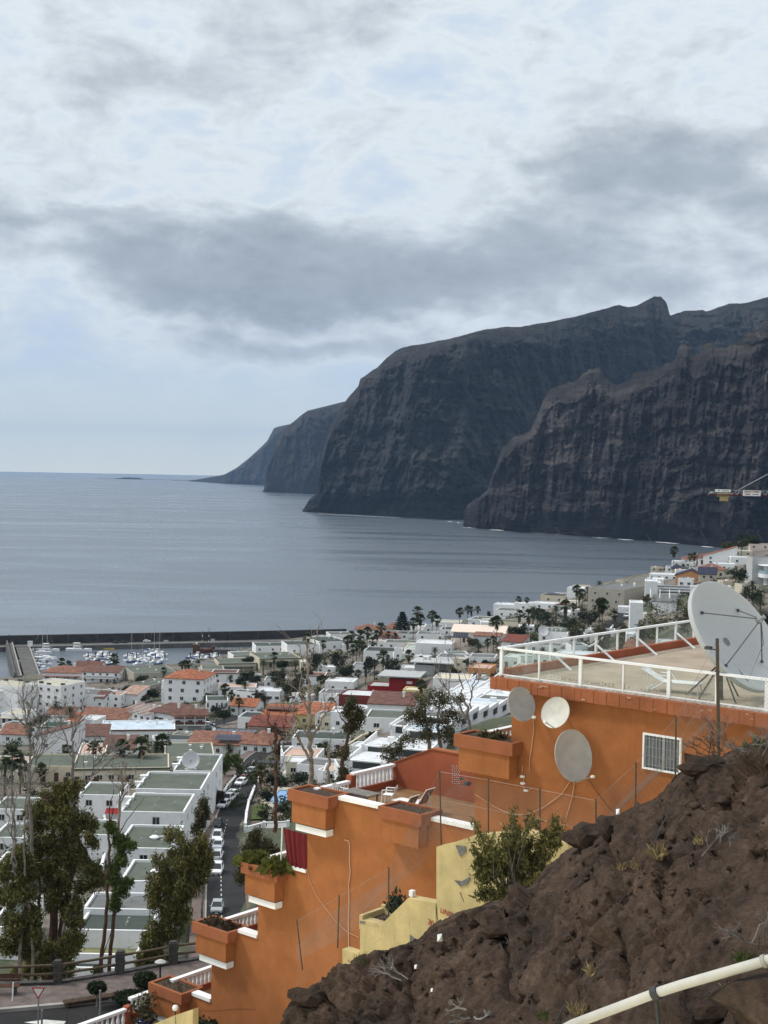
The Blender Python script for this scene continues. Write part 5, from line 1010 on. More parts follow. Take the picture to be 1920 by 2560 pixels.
PALMS=[('by the cliff edge left of the araucaria',[(952,1557,1613,'f'),(942,1576,1625,'f'),(970,1578,1612,'f'),(988,1582,1608,'f'),(931,1592,1645,'f')]),
 ('in the tall seafront pair right of the araucaria',[(1033,1545,1605,'f'),(1042,1516,1596,'f'),(1050,1536,1594,'f')]),
 ('in the bushy seafront pair',[(1080,1527,1590,'f'),(1092,1538,1588,'f')]),
 ('alone on the cliff edge by the beige canopy',[(1149,1519,1568,'f')]),
 ('in the trio of slim palms on the cliff edge',[(1169,1514,1556,'f'),(1178,1500,1536,'f'),(1194,1501,1536,'f')]),
 ('in the dense grove above the breakwater end',[(878,1577,1622,'f'),(891,1600,1656,'f'),(899,1575,1642,'f'),(905,1603,1656,'f'),(918,1568,1630,'f'),(868,1590,1650,'f'),(882,1612,1662,'f')]),
 ('beside the white house with tall windows',[(807,1600,1640,'f')]),('rising before the breakwater wall behind the bare tree',[(766,1582,1650,'f')]),
 ('around the red-walled house',[(895,1675,1712,'f'),(914,1667,1710,'f'),(957,1625,1695,'f'),(1022,1625,1680,'f'),(1051,1640,1682,'f'),(936,1650,1696,'f')]),
 ('in front of the pale peach building',[(1232,1545,1595,'f'),(1241,1540,1617,'f'),(1233,1590,1630,'f'),(1219,1597,1630,'f')]),('by the solar pergola',[(1196,1604,1632,'d'),(1087,1617,1642,'d')]),
 ('in the green belt by the sea',[(1296,1491,1528,'f'),(1317,1494,1524,'f'),(1298,1525,1576,'f'),(1320,1523,1585,'f'),(1332,1514,1570,'d'),(1345,1520,1566,'f'),(1357,1523,1566,'f'),(1366,1530,1576,'f'),(1310,1560,1590,'f')]),
 ('in the row left of the beige apartment house',[(1390,1512,1555,'d'),(1413,1500,1567,'f'),(1433,1508,1548,'f'),(1441,1463,1520,'f'),(1448,1480,1520,'f'),(1455,1473,1522,'f'),(1469,1467,1505,'f')]),
 ('before the beige apartment house',[(1498,1497,1582,'f'),(1505,1496,1579,'f'),(1536,1527,1568,'f'),(1498,1451,1482,'d')]),
 ('alone and round-headed against the dark sea on the right',[(1684,1366,1426,'f')]),('on the far right shore',[(1735,1381,1422,'f'),(1708,1408,1426,'d'),(1724,1384,1414,'f')]),('near the peach house at the far right',[(1840,1352,1385,'f'),(1853,1338,1396,'f'),(1870,1342,1384,'f'),(1862,1346,1382,'f')]),
 ('left of the huge dish in the right-hand garden',[(1880,1450,1500,'d'),(1862,1470,1520,'d'),(1900,1490,1540,'d')]),
 ('in front of the harbour restaurant',[(153,1645,1693,'f'),(171,1652,1693,'f'),(284,1635,1690,'f'),(290,1652,1692,'f')]),
 ('before the long white building',[(141,1750,1803,'d'),(174,1763,1833,'d')]),
 ('behind the orange-roofed villa',[(409,1668,1702,'f'),(455,1652,1692,'f'),(463,1650,1694,'f'),(472,1652,1692,'f'),(495,1652,1682,'f')]),
 ('right of the orange-roofed villa',[(575,1687,1716,'d'),(612,1702,1740,'d'),(562,1710,1768,'f'),(578,1730,1778,'f'),(597,1745,1793,'f')]),
 ('in the green gardens behind the bare trees',[(658,1648,1688,'d'),(685,1630,1678,'f'),(706,1667,1708,'d'),(675,1685,1713,'d'),(720,1731,1778,'f'),(738,1648,1690,'d'),(795,1717,1755,'f'),(828,1744,1784,'f'),(755,1728,1760,'f')]),
 ('over the long cream bungalow row',[(234,1853,1938,'f'),(303,1850,1948,'f'),(353,1843,1948,'f'),(390,1850,1928,'d'),(405,1835,1928,'f')]),
 ('among the bare branches at the left edge',[(30,1865,1985,'f'),(12,1890,1990,'d'),(50,1895,1985,'f'),(102,1908,1958,'f'),(168,1862,1915,'f'),(75,1805,1870,'f')]),
 ('in front of the solar panel house',[(572,1855,1892,'d')]),('on the dark roof terrace',[(458,1806,1830,'d')]),
 ('beside the road bend',[(652,1912,1978,'f'),(640,1925,1985,'f')]),('by the green-roofed villa',[(814,1850,1888,'d'),(800,1860,1890,'f'),(760,1910,1945,'d')]),('standing before the brown-roofed house with small square windows',[(963,1750,1792,'f')]),('alone before the climbing white apartments',[(1052,1700,1770,'f')])]
for ph,ps in PALMS:
    ps=sorted(ps)
    for i,(x,a,b,k) in enumerate(ps): palm(x,a,b,k,('fan palm' if k=='f' else 'feathery date palm')+' '+ph+ordl(i,len(ps)),'palms '+ph if len(ps)>1 else None)
def shrub(px,yt,yb,wpx,leaf,label,cat='tree',name='garden_tree',trunk=True,dens=1.0,group=None,card=None,shape=None):
    g=ground(px,yb); s=FPX/g[1]; h=(yb-yt)/s; w=wpx/s; seed=int(px*7+yb); rs=np.random.RandomState(seed)
    T=thing(name,label,cat,g,0,group); tz=h*.22 if trunk else 0
    nb=shape or 7; bl=[((rs.uniform(-.28,.28)*w,rs.uniform(-.28,.28)*w,tz+(h-tz)*rs.uniform(.3,.72)),(w*rs.uniform(.17,.3),w*rs.uniform(.17,.3),(h-tz)*rs.uniform(.16,.3))) for _ in range(nb)]+[((0,0,tz+(h-tz)*.5),(w*.36,w*.36,(h-tz)*.42))]
    cz=card or max(.18,.75/s*2.2); n=int(min(4200,max(400,3.6*(w*w+w*h*2)/(cz*cz)*dens)))
    V,F=cards(clumped(sub(bl,rs,6,.45),n//6,6,cz*.8,rs),cz); V[:,2]=np.maximum(V[:,2],.05); faces_obj('crown',V,F,leaf,T)
    mb=MB().tube([(0,0,-.8),(0,0,tz+.1*h),(w*.06,0,h*.6)],[max(.12,w*.035),max(.1,w*.03),.05],6)
    for k in range(4): a=k*1.6+seed; mb.tube([(0,0,tz*.8),(math.cos(a)*w*.2,math.sin(a)*w*.2,h*.55)],[.08,.03],5)
    mb.obj('trunk',BARKG,T); return T
for a in [(792,1624,1695,52,L_DARK,'dark broad tree behind the bare trunk, left of the two big dark crowns'),(846,1620,1692,56,L_DARK,'dark broad tree, right of the two big dark crowns above the white cube house'),(802,1680,1722,26,L_DARK,'dark conical tree with a shaded trunk below the two big dark crowns'),
 (650,1718,1776,46,L_BROWN,'brownish pine tree right of the date palm, beside the small orange roofs'),(745,1678,1740,40,L_DARK,'dark narrow tree left of the bare trunk in the middle gardens'),(700,1690,1745,34,L_OLIVE,'olive tree with sparse leaves in the middle gardens'),
 (350,1686,1720,36,L_DARK,'round dark green tree before the long beige building'),(322,1712,1745,50,L_DARK,'dark hedge trees below the low beige building'),(385,1722,1752,40,L_DARK,'dark garden trees left of the orange-roofed villa'),(355,1735,1758,44,L_OLIVE,'olive coloured bushes behind the row of pink roofs'),
 (68,1776,1802,34,L_DARK,'dark round tree at the foot of the apartment block, left of two'),(108,1784,1818,52,L_DARK,'dark round tree at the foot of the apartment block, right of two'),(560,1762,1812,60,L_DARK,'dark garden trees right of the brown-roofed restaurant'),(540,1765,1790,28,L_DARK,'dark clipped bush beside the brown-roofed restaurant balcony'),
 (560,1886,1950,40,L_HEDGE,'bright green leafy tree beside the road, left of two'),(592,1884,1946,44,L_HEDGE,'bright green leafy tree beside the road, right of two'),(508,1962,2000,24,L_OLIVE,'rounded olive bush against the white side wall of the green-roofed house'),(545,1968,2020,44,L_BROWN,'dark flowering shrub bank beside the pavement'),
 (680,1812,1850,52,L_DARK,'dark spreading tree right of the cream bungalow with the red lean-to roof'),(980,1640,1700,80,L_DARK,'large dark tree clump left of the grey modern house'),(1010,1665,1692,40,L_OLIVE,'olive shrubs under the palms beside the grey modern house'),
 (1000,1665,1690,24,L_OLIVE,'small olive tree beside the white pillar house'),(1360,1522,1590,110,L_DARK,'large dark green tree mass in the green belt by the sea'),(1420,1530,1592,90,L_DARK,'large dark tree mass below the date palm in the green belt'),(1470,1512,1585,70,L_DARK,'big dark tree left of the beige apartment house'),
 (1445,1560,1608,56,L_OLIVE,'olive tree clump right of the white house with the large pale dish'),(1500,1555,1612,60,L_OLIVE,'dry olive scrub under the two tall palms before the beige apartments'),(1560,1560,1612,36,L_OLIVE,'green bush left of the white tower house'),(1184,1638,1672,44,L_DARK,'dark hedge behind the orange house'),(1210,1650,1675,30,L_DARK,'short dark hedge left of the glass railing corner'),
 (1618,1484,1520,24,L_OLIVE,'green tree between the tall white tower house and the stepped gable blocks'),(1780,1460,1530,40,L_OLIVE,'green garden trees right behind the huge dish'),(1838,1408,1480,60,L_DARK,'large dark green garden tree right above the huge dish'),(1880,1460,1530,66,L_DARK,'dense palm garden shrubs under the curved white building'),(1905,1520,1590,60,L_DARK,'dark garden shrubs at the right edge behind the huge dish'),
 (1880,1335,1372,50,L_DARK,'dark tree behind the peach house at the far right'),(1818,1350,1390,30,L_OLIVE,'olive tree left of the shore palms near the right edge'),
 (1640,1490,1640,70,L_OLIVE,'tall leafy tree before the louvred building, left of two'),(1700,1480,1640,60,L_OLIVE,'tall leafy tree right behind the huge dish edge, right of two'),(1600,1540,1640,40,L_OLIVE,'leafy sapling right of the white tower house'),
 (1028,1796,1832,36,L_HEDGE,'bright rounded tree beside the house with two arches'),(928,1825,1862,42,L_DARK,'dark round clipped tree in the garden of the house with two arches'),(897,1845,1870,18,L_DARK,'small ball-shaped clipped bush in the garden below the arched house'),
 (690,1940,1975,56,L_DARK,'dark garden bushes below the pink terrace'),(760,1930,1965,60,L_DARK,'green garden bushes right of the pink terrace'),(668,1975,2010,30,L_DARK,'dark clipped bush left of the swimming pool'),(710,2012,2040,40,L_DARK,'dark clipped bush right below the swimming pool'),(660,2025,2052,30,L_DARK,'low dark bush in the pool garden'),
 (1090,1640,1662,20,L_DATE,'small dark palm bush before the plain white building'),(640,1690,1712,44,L_DARK,'dark shrubs behind the canary palm'),(618,1676,1700,40,L_DARK,'dark shrubs under the green-roofed porch'),(705,1650,1680,40,L_DARK,'dark green shrubs left of the columns building'),
 (620,1640,1672,44,L_DARK,'dark bushy tree behind the bright green roofs'),(690,1672,1720,52,L_DARK,'dark tree mass in front of the columns building'),(730,1700,1750,48,L_DARK,'dark tree mass left of the dark conical tree'),(765,1660,1712,44,L_OLIVE,'olive tree in front of the white house with arched windows'),(830,1690,1728,44,L_DARK,'dark garden tree left of the small-window cube house'),(870,1660,1700,46,L_DARK,'dark tree under the dense palm grove'),(925,1640,1690,44,L_DARK,'dark tree left of the pillar house'),(600,1690,1730,40,L_DARK,'dark garden tree right of the brown and white house'),(520,1730,1766,34,L_OLIVE,'olive tree right of the orange-roofed villa foot'),(440,1690,1722,50,L_DARK,'dark trees behind the orange-roofed villa'),(1130,1668,1700,50,L_DARK,'dark hedge trees below the solar pergola'),(1290,1560,1605,60,L_DARK,'dark tree mass at the left end of the green belt'),(1180,1590,1622,36,L_OLIVE,'olive tree in front of the pale peach building'),(700,1860,1905,34,L_DARK,'dark tree at the corner of the road bend'),(30,1990,2040,60,L_DARK,'dark shrubs behind the leftmost green roofs'),(250,1985,2030,30,L_DARK,'dark tree beside the open black doorway'),(240,2098,2150,46,L_DARK,'round dark tree over the clipped hedges'),(228,2165,2200,40,L_HEDGE,'clipped yellow-green hedge blocks under the round dark tree')]: shrub(*a)
shrub(1222,1517,1542,9,L_DARK,'slender dark cypress by the flat green-roofed seafront house','tree','cypress',False,card=.35)
def araucaria():
    g=ground(1005,1590); s=FPX/g[1]; h=(1590-1526)/s; T=thing('araucaria','araucaria pine with tiers of spreading branches on the seafront','pine tree',g); rs=np.random.RandomState(3); C=[]; br=MB().tube([(0,0,-.5),(0,0,h)],[.25,.05],6)
    for t in range(9):
        z=h*(.22+.085*t); R=4.6*(1-t/9.6)
        for k in range(7):
            a=k*.9+t*.4; e=np.array([math.cos(a)*R,math.sin(a)*R,z+.5*R*.35]); br.tube([(0,0,z),tuple(e)],[.06,.02],4)
            for f in np.linspace(.35,1,9): C.append(np.array([0,0,z])*(1-f)+e*f)
    C=np.repeat(np.array(C),4,0); C=C+rs.normal(size=C.shape)*[.28,.28,.16]; V,F=cards(C,.55,1.8,rs); faces_obj('crown',V,F,L_ARAU,T); br.obj('trunk',BARKG,T)
araucaria()
# low garden planting that fills the plots between the houses
def planting():
    rs=np.random.RandomState(12); C=[]
    for (x0,x1,y0,y1,n) in [(0,460,1700,1960,160),(380,900,1640,1860,320),(800,1300,1570,1700,200),(1250,1650,1470,1640,220),(1650,1920,1380,1560,120),(560,900,1860,2060,160),(0,330,1960,2330,160),(1250,1750,1590,1690,160)]:
        for _ in range(n):
            g=ground(rs.uniform(x0,x1),rs.uniform(y0,y1)); r=rs.uniform(.6,1.9); k=int(55*r); C.append(g+np.array([0,0,r*.4])+rs.normal(size=(k,3))*np.array([r*.6,r*.6,r*.4]))
    C=np.concatenate(C); V,F=cards(C,.42,1.3,rs); o=faces_obj('garden_planting',V,F,L_GARDEN); stuff(o)
planting()
# pool garden
def pool():
    T=thing('swimming_pool','blue swimming pool with a pale paved rim beside the road','swimming pool',(0,0,0)); P=[atz(x,y,33.2) for x,y in [(668,2002),(700,1976),(760,1978),(780,2012),(690,2014)]]; z=33.2
    c=np.mean(P,0); wat=mat('pool_water',(.13,.33,.62),.08,.08,1.5,spec=.5)
    def poly(k,zz): return [tuple(c[:2]+(p[:2]-c[:2])*k)+(zz,) for p in P]
    n=len(P); MB().add(poly(1,z+.02),[tuple(range(n))]).obj('water',wat,T)
    MB().add(poly(1,z+.15)+poly(1.35,z+.15)+poly(1.35,z-2.5)+poly(1,z-.3),[(i,(i+1)%n,n+(i+1)%n,n+i) for i in range(n)]+[(n+i,n+(i+1)%n,2*n+(i+1)%n,2*n+i) for i in range(n)]+[(i,3*n+i,3*n+(i+1)%n,(i+1)%n) for i in range(n)]).obj('paved_rim',BROOF,T)
pool()
def walls():
    def gw(pts,h,label,m_=WHITE,w=.3):
        T=thing('garden_wall',label,'wall',(0,0,0)); mb=MB(); P=[ground(*p) for p in pts]
        for a,b in zip(P[:-1],P[1:]): mb.beam((a[0],a[1],a[2]+h/2-.6),(b[0],b[1],b[2]+h/2-.6),w,h+1.2)
        mb.obj('wall',m_,T); cp=MB()
        for a,b in zip(P[:-1],P[1:]): cp.beam((a[0],a[1],a[2]+h+.06),(b[0],b[1],b[2]+h+.06),w+.15,.12)
        cp.obj('coping',m_,T)
        for p in P: MB().box((0,0,h/2),(w+.25,w+.25,h+.5)).obj('pillar',m_,T,tuple(p))
    gw([(648,1955),(634,1985),(622,2015),(616,2045),(613,2075)],1.1,'white garden wall with pillars along the right side of the road'); gw([(615,2082),(660,2070),(720,2068)],1.0,'white balustrade wall below the pool garden')
    gw([(556,2000),(570,1975),(588,1955)],1.2,'pale fence wall at the foot of the dark flowering shrubs',GREYP); gw([(626,1885),(660,1878),(690,1868)],1.4,'white wall in front of the hip-roofed house at the bend'); gw([(1448,1640),(1500,1610),(1532,1572)],1.2,'white ramp wall in the dry slope below the two tall palms'); gw([(1575,1540),(1595,1516)],1.4,'pale wall along the street under the beige apartments',BEIGE)
    gw([(860,1880),(905,1850),(950,1835)],1.2,'cream wall along the garden path right of the green-roofed villa',CREAM); gw([(268,2125),(262,2080),(256,2040)],2.2,'tall narrow white wall between the eucalyptus and the green roofs'); gw([(252,2200),(262,2160),(268,2130)],2.0,'white stair wall right of the clipped hedges'); gw([(420,1962),(330,1990)],1.2,'low wall before the cream bungalow row',CREAM)
    L=mat('lawn',(.06,.085,.02),.95,.25,1.2)
    for (pts,lb) in [([(860,1880),(905,1868),(920,1895),(870,1915)],'a'),([(640,1975),(668,1968),(665,2050),(625,2052)],'b'),([(790,1915),(850,1895),(860,1930),(800,1945)],'c'),([(905,1880),(940,1875),(960,1895),(915,1905)],'d')]:
        Pn=[ground(*p) for p in pts]; mb=MB(); n=10
        G=[[Pn[0]*(1-u)*(1-v)+Pn[1]*u*(1-v)+Pn[2]*u*v+Pn[3]*(1-u)*v for u in np.linspace(0,1,n)] for v in np.linspace(0,1,n)]; A=np.array(G); A[...,2]=zt(A[...,0],A[...,1]).reshape(n,n)+.3; struct(grid_obj('lawn',A,L,True))
walls()
# ================================================================ ORANGE BUILDING (local axes: x along the front wall towards the viewer's right, y into the building, z up from the roof deck)
BC=aty(1247,1693,50); BU=np.array([.7617913,-.64782252,0]); BW=np.array([.64782252,.7617913,0]); BANG=math.atan2(BU[1],BU[0])
def Wl(px,py,off=0.0):
    d=ray(px,py); o=O_-(BC-off*BW); t=-(o@BW)/(d@BW); p=o+off*0*BW+t*d; p=O_+t*d-BC; return float(p@BU),float(p[2])
def Zl(px,py,z):
    p=atz(px,py,BC[2]+z)-BC; return float(p@BU),float(p@BW)
def B2W(x,y,z): return tuple(BC+BU*x+BW*y+np.array([0,0,z]))
def stucco(n,c,red=0):
    M=mat(n,c,.93,.10,.8,bump=.5,bscale=45,streak=.30,stain=.22); t=NT(M.node_tree); b=t.n['Principled BSDF']; src=b.inputs['Base Color'].links[0].from_socket; v=t.new('ShaderNodeTexCoord').outputs['Object']; f=t.noise(t.mapping(v,(1.1,1.1,.9)),1.3,4,.5,.8); k=t.mix(t.maprange(f,.56,.60,0,.16,True),src,(c[0]*1.25,c[1]*1.4,c[2]*1.7,1)); g=t.noise(v,16,4,.7); k=t.mix(t.maprange(g,.60,.75,0,.22,True),k,(*[x*.5 for x in c],1)); t.put(b.inputs['Base Color'],k); return M
OR=stucco('orange_stucco',(.345,.125,.040)); ORL=stucco('orange_lip_stucco',(.31,.105,.045)); ORR=stucco('red_orange_stucco',(.34,.094,.043)); CAP=mat('white_coping',(.80,.80,.80),.7,.05,2,stain=.15); DECK=mat('deck_screed',(.36,.29,.22),.92,.14,.7,.2,30,stain=.45); TILEF=mat('brown_floor_tiles',(.24,.135,.065),.6,.15,2,stain=.2); SOIL=mat('planter_soil',(.07,.045,.03),.95,.3,6,.6,20)
OB=thing('orange_building','orange stepped apartment building with planter balconies and a railed roof terrace','apartment building',tuple(BC),BANG)
def building():
    z=lambda v:v-92.683
    poly=[(15,-.4),(.6,-.4),(.6,z(90.0)),(-.95,z(90.0)),(-.95,z(87.0)),(-9.28,z(87.0)),(-9.28,z(83.75)),(-12.02,z(83.75)),(-12.02,z(80.45)),(-14.79,z(80.45)),(-14.79,z(77.0)),(-18.25,z(77.0)),(-18.25,-26),(15,-26)]
    MB().prism(poly,0,.28,'y').obj('front_wall',OR,OB)
    m=MB()
    for (a,b,d,t) in [(.6,15,15,-.45),(-.95,.59,14.5,z(89.4)),(-9.28,-.96,9,z(86.42)),(-12.02,-9.29,9,z(82.95)),(-14.79,-12.03,9,z(79.6)),(-18.25,-14.8,9,z(76.25))]:
        m.box(((a+b)/2,.29+d/2,(t-26)/2),(b-a,d,t+26))
    m.obj('core_wall',OR,OB)
    for (a,b,t) in [(-9.2,-1,z(86.42)),(-12,-9.3,z(82.95)),(-14.75,-12.05,z(79.6)),(-18.2,-14.85,z(76.25))]: MB().box(((a+b)/2,4.6,t+.012),(b-a,8.6,.02)).obj('terrace_floor',TILEF,OB)
    # back wall of the big terrace, rising like a gable
    bw=MB().prism([(-9.25,z(86.42)),(-.95,z(86.42)),(-.95,z(88.3)),(-7.1,z(88.32)),(-9.25,z(87.38))],5.22,5.5,'y').obj('terrace_back_wall',ORR,OB)
    MB().prism([(-9.3,z(87.38)),(-7.1,z(88.32)),(-.95,z(88.3)),(-.95,z(88.36)),(-7.1,z(88.38)),(-9.3,z(87.44))],5.18,5.54,'y').obj('wall_cap',ORL,bw)
    # pierced ornament
    la=MB()
    for i in range(4):
        for j in range(10):
            x,zz=Wl(1131+i*5.6+(j%2)*2,1915+j*4.8,-5.22); la.box((x,5.2,zz),(.03,.03,.03),.7)
    la.obj('pierced_ornament',CAP,bw)
    # roof deck, fascia, kerb
    MB().box((7.5,7.4,-.2),(15,14.8,.4)).obj('roof_slab',ORL,OB); MB().box((7.6,7.5,.012),(14.6,14.4,.02)).obj('roof_deck',DECK,OB)
    fs=MB()
    n=60
    for i in range(n):
        x0=-.2+15.2*i/n; x1=-.2+15.2*(i+1)/n; k=.012*math.sin(i*2.7)+.01*math.sin(i*.9); fs.box(((x0+x1)/2,-.12+k,-.2+.006*math.sin(i*1.7)),(x1-x0+.002,.26,.42))
    fs.obj('fascia',ORL,OB)
    MB().box((.12,7.5,.15),(.22,14.5,.3)).obj('roof_kerb',ORR,OB); MB().box((-.1,7.5,-.2),(.24,14.8,.42)).obj('side_fascia',ORL,OB)
    MB().box((7.6,.13,.03),(14.8,.2,.06)).obj('front_ledge',mat('peeling_ledge',(.55,.5,.44),.9,.25,6,stain=.5),OB)
    # peeling flakes and the weathered drip under the fascia
    rr=random.Random(2); pe=MB()
    for i in range(14):
        x=rr.uniform(.2,11); pe.box((x,-.262,rr.uniform(-.38,-.02)),(rr.uniform(.04,.28),.012,rr.uniform(.02,.07)),rr.uniform(-.05,.05))
    pe.obj('peeling_paint',mat('bare_render',(.42,.22,.13),.95,.2,8),OB)
    RAILW=mat('white_rail_paint',(.80,.81,.81),.45,.04,3,stain=.12)
    gl=D.materials.new('railing_glass'); gl.use_nodes=True; t=NT(gl.node_tree); t.n.clear(); o=t.new('ShaderNodeOutputMaterial'); tr=t.new('ShaderNodeBsdfTransparent'); tr.inputs[0].default_value=(.93,.96,.95,1)
    gg=t.new('ShaderNodeBsdfGlossy'); gg.inputs['Roughness'].default_value=.05; df=t.new('ShaderNodeBsdfDiffuse'); df.inputs[0].default_value=(.6,.62,.6,1); v=t.new('ShaderNodeTexCoord').outputs['Object']
    lw=t.new('ShaderNodeLayerWeight'); fr=t.math('MULTIPLY_ADD',t.math('POWER',lw.outputs['Facing'],5.0),.45,.02); mx=t.new('ShaderNodeMixShader'); t.put(mx.inputs[0],fr); t.l.new(tr.outputs[0],mx.inputs[1]); t.l.new(gg.outputs[0],mx.inputs[2])
    m2=t.new('ShaderNodeMixShader'); t.put(m2.inputs[0],t.maprange(t.noise(v,1.6,6,.7),.45,.8,.02,.13,True)); t.l.new(mx.outputs[0],m2.inputs[1]); t.l.new(df.outputs[0],m2.inputs[2]); t.l.new(m2.outputs[0],o.inputs[0])
    ux=[0]+[Wl(x,y)[0] for x,y in [(1343.5,1705),(1446.7,1718),(1554,1733),(1667.7,1748),(1786,1765),(1912.7,1783)]]+[12.2,13.8]
    for i,x in enumerate(ux):
        w_=.12 if i in(2,4,6) else .05; MB().box((x,.1,.52),(w_,.08,1.0)).obj('railing_post',RAILW,OB)
        if i+1<len(ux): MB().box(((x+ux[i+1])/2,.11,.55),(ux[i+1]-x-.06,.012,.86)).obj('glass_panel',gl,OB)
    MB().box((6.9,.1,1.04),(14,.13,.075)).obj('handrail',RAILW,OB); MB().box((6.9,.1,.1),(13.9,.05,.04)).obj('bottom_rail',RAILW,OB)
    wy=[.1]+[1.6*k+.02 for k in range(1,10)]
    for i,y in enumerate(wy):
        w_=.10 if i%2==0 else .05; MB().box((.06,y,.56),(.08,w_,.96)).obj('railing_post',RAILW,OB)
        if i+1<len(wy): MB().box((.06,(y+wy[i+1])/2,.58),(.012,wy[i+1]-y-.06,.86)).obj('glass_panel',gl,OB)
        if i%2==0 and i: MB().beam((.12,y,.62),(.95,y+.05,.03),.1,.05).obj('brace',RAILW,OB)
    MB().box((.06,7.3,1.05),(.13,14.6,.08)).obj('handrail',RAILW,OB)
    # lettering seen from behind on the glass
    tx=D.curves.new('t','FONT'); tx.body='.com'; tx.size=.42; tx.extrude=.004; to=D.objects.new('t',tx); COL.objects.link(to); bpy.context.view_layer.update(); me=D.meshes.new_from_object(to.evaluated_get(bpy.context.evaluated_depsgraph_get())); D.objects.remove(to)
    me.materials.clear(); me.materials.append(mat('glass_lettering',(.72,.72,.70),.7,.1)); a=Wl(1357,1707); o=put('glass_lettering',me,OB,(a[0]+.75,.125,.16)); o.rotation_euler=(math.pi/2,0,0); o.scale=(-.8,.8,.8)
    sq=MB(); rr=random.Random(9)
    for (x0,x1) in ((1402,1442),(1458,1535),(1558,1575),(1600,1650)):
        xa=Wl(x0,1712)[0]; xb=Wl(x1,1712)[0]; x=xa
        while x<xb:
            w_=rr.uniform(.04,.11); sq.box((x,.098,.2+rr.uniform(-.02,.05)),(w_,.01,.025),0).box((x+rr.uniform(-.03,.03),.098,.2+rr.uniform(0,.08)),(.022,.01,rr.uniform(.04,.09))); x+=w_+.05
    sq.obj('glass_script',mat('faded_script',(.30,.28,.26),.8,.2),OB)
    # planters
    def planter(u0,u1,zt,lip=.45,box=1.3,white=True,off=.62):
        P=thing_part=MB(); P.box(((u0+u1)/2,-off/2+.03,zt-box/2-.05),(u1-u0-.36,off-.1,box-.1)); o=P.obj('planter_box',OR,OB)
        l=MB(); t=.14; zc=zt-lip/2
        l.box(((u0+u1)/2,-off+t/2,zc),(u1-u0,t,lip)).box((u0+t/2,.02,zc),(t,2*off-2*t,lip)).box((u1-t/2,.02,zc),(t,2*off-2*t,lip)).box(((u0+u1)/2,off-t/2+.04,zc),(u1-u0,t,lip)); l.obj('planter_rim',ORL,o)
        MB().box(((u0+u1)/2,.03,zt-.12),(u1-u0-.2,2*off-.25,.1)).obj('planter_soil',SOIL,o)
        if white: MB().box(((u0+u1)/2+.05,-.24,zt-box-.2),(u1-u0-.55,.42,.26)).obj('planter_sill',CAP,o)
        return o
    for (a,b,zz,wh) in [(-1.5,1.09,90.52,False),(-5.05,-2.93,87.29,False),(-9.83,-7.62,87.15,True),(-12.45,-10.36,83.68,True),(-15.4,-13.17,80.52,True),(-18.2,-16.0,77.18,True)]: planter(a,b,z(zz),white=wh)
    for (a,b,zz) in [(-7.6,-5.06,87.06),(-2.92,-.97,87.06),(-10.34,-9.3,83.8),(-13.15,-12.04,80.5),(-15.98,-14.81,77.08)]: MB().box(((a+b)/2,.14,z(zz)),(b-a,.4,.14)).obj('coping',CAP,OB)
    # balustrades
    prof=[(.055,0),(.075,.03),(.06,.07),(.085,.2),(.07,.32),(.04,.46),(.05,.55),(.065,.6),(.05,.63)]
    bme=MB().lathe(prof,8).mesh('baluster_mesh',CAP,True)
    def balus(p0,p1,zb,zr,n,name='balustrade',post=True):
        p0=Vector(p0);p1=Vector(p1); d=p1-p0; r=MB().beam((p0.x,p0.y,zr-.06),(p1.x,p1.y,zr-.06),.24,.12).obj(name,CAP,OB); MB().beam((p0.x,p0.y,zb-.12),(p1.x,p1.y,zb-.12),.2,.26).obj('balustrade_base',ORR,OB)
        for i in range(n):
            q=p0+d*((i+.5)/n); put('baluster',bme,r,(q.x,q.y,zb),0,(1,1,(zr-.12-zb)/.63))
        return r
    balus((-9.15,.3,0),(-9.15,2.4,0),z(86.55),z(87.14),9); balus((-9.15,2.5,0),(-9.15,5.2,0),z(86.72),z(87.42),11)
    MB().box((-9.15,2.45,z(86.85)),(.3,.3,1.0)).obj('balustrade_post',ORR,OB)
    balus((-11.9,.3,0),(-11.9,4.6,0),z(83.2),z(83.8),17); balus((-14.7,.25,0),(-14.7,4.6,0),z(79.84),z(80.5),18); balus((-17.6,.2,0),(-17.6,4.6,0),z(76.5),z(77.22),18)
    balus((-.85,.7,0),(-.85,5,0),z(89.7),z(90.55),17)
    for (x,zz) in ((-12.0,80.0),(-14.8,76.6)): MB().box((x+.25,3.3,z(zz)+.2),(.25,.25,1.6)).obj('terrace_post',ORR,OB)
    # lower patio balustrade in front of the wall
    balus((-18.5,-.1,0),(-18.5,-1.4,0),z(75.9),z(76.62),5); balus((-18.5,-1.6,0),(-18.5,-6.2,0),z(75.5),z(76.22),16); MB().box((-18.5,-1.5,z(75.6)),(.3,.3,1.4)).obj('balustrade_post',ORR,OB); MB().box((-17.4,-2.6,z(75.2)),(2.4,5.2,.2)).obj('patio_floor',TILEF,OB); MB().box((-18.4,-3.2,z(73.2)),(.3,6.4,4.2)).obj('patio_wall',ORL,OB)
    MB().prism([(-3.6,z(75.25)),(-.02,z(75.25)),(-.02,z(72)),(-3.6,z(72))],-17.9,-15.5,'x').obj('patio_mass',OR,OB)
    # dark red awning hung beside the third terrace
    aw=MB(); n=14; a0=Wl(708,2070,.05);a1=Wl(766,2086,.05);b0=Wl(720,2165,.05);b1=Wl(766,2173,.05)
    vs=[];
    for i in range(n+1):
        f=i/n; w_=.04*math.sin(f*n*1.9); vs.append((a0[0]+(a1[0]-a0[0])*f,-.05+w_,a0[1]+(a1[1]-a0[1])*f)); vs.append((b0[0]+(b1[0]-b0[0])*f,-.05+w_*1.3,b0[1]+(b1[1]-b0[1])*f))
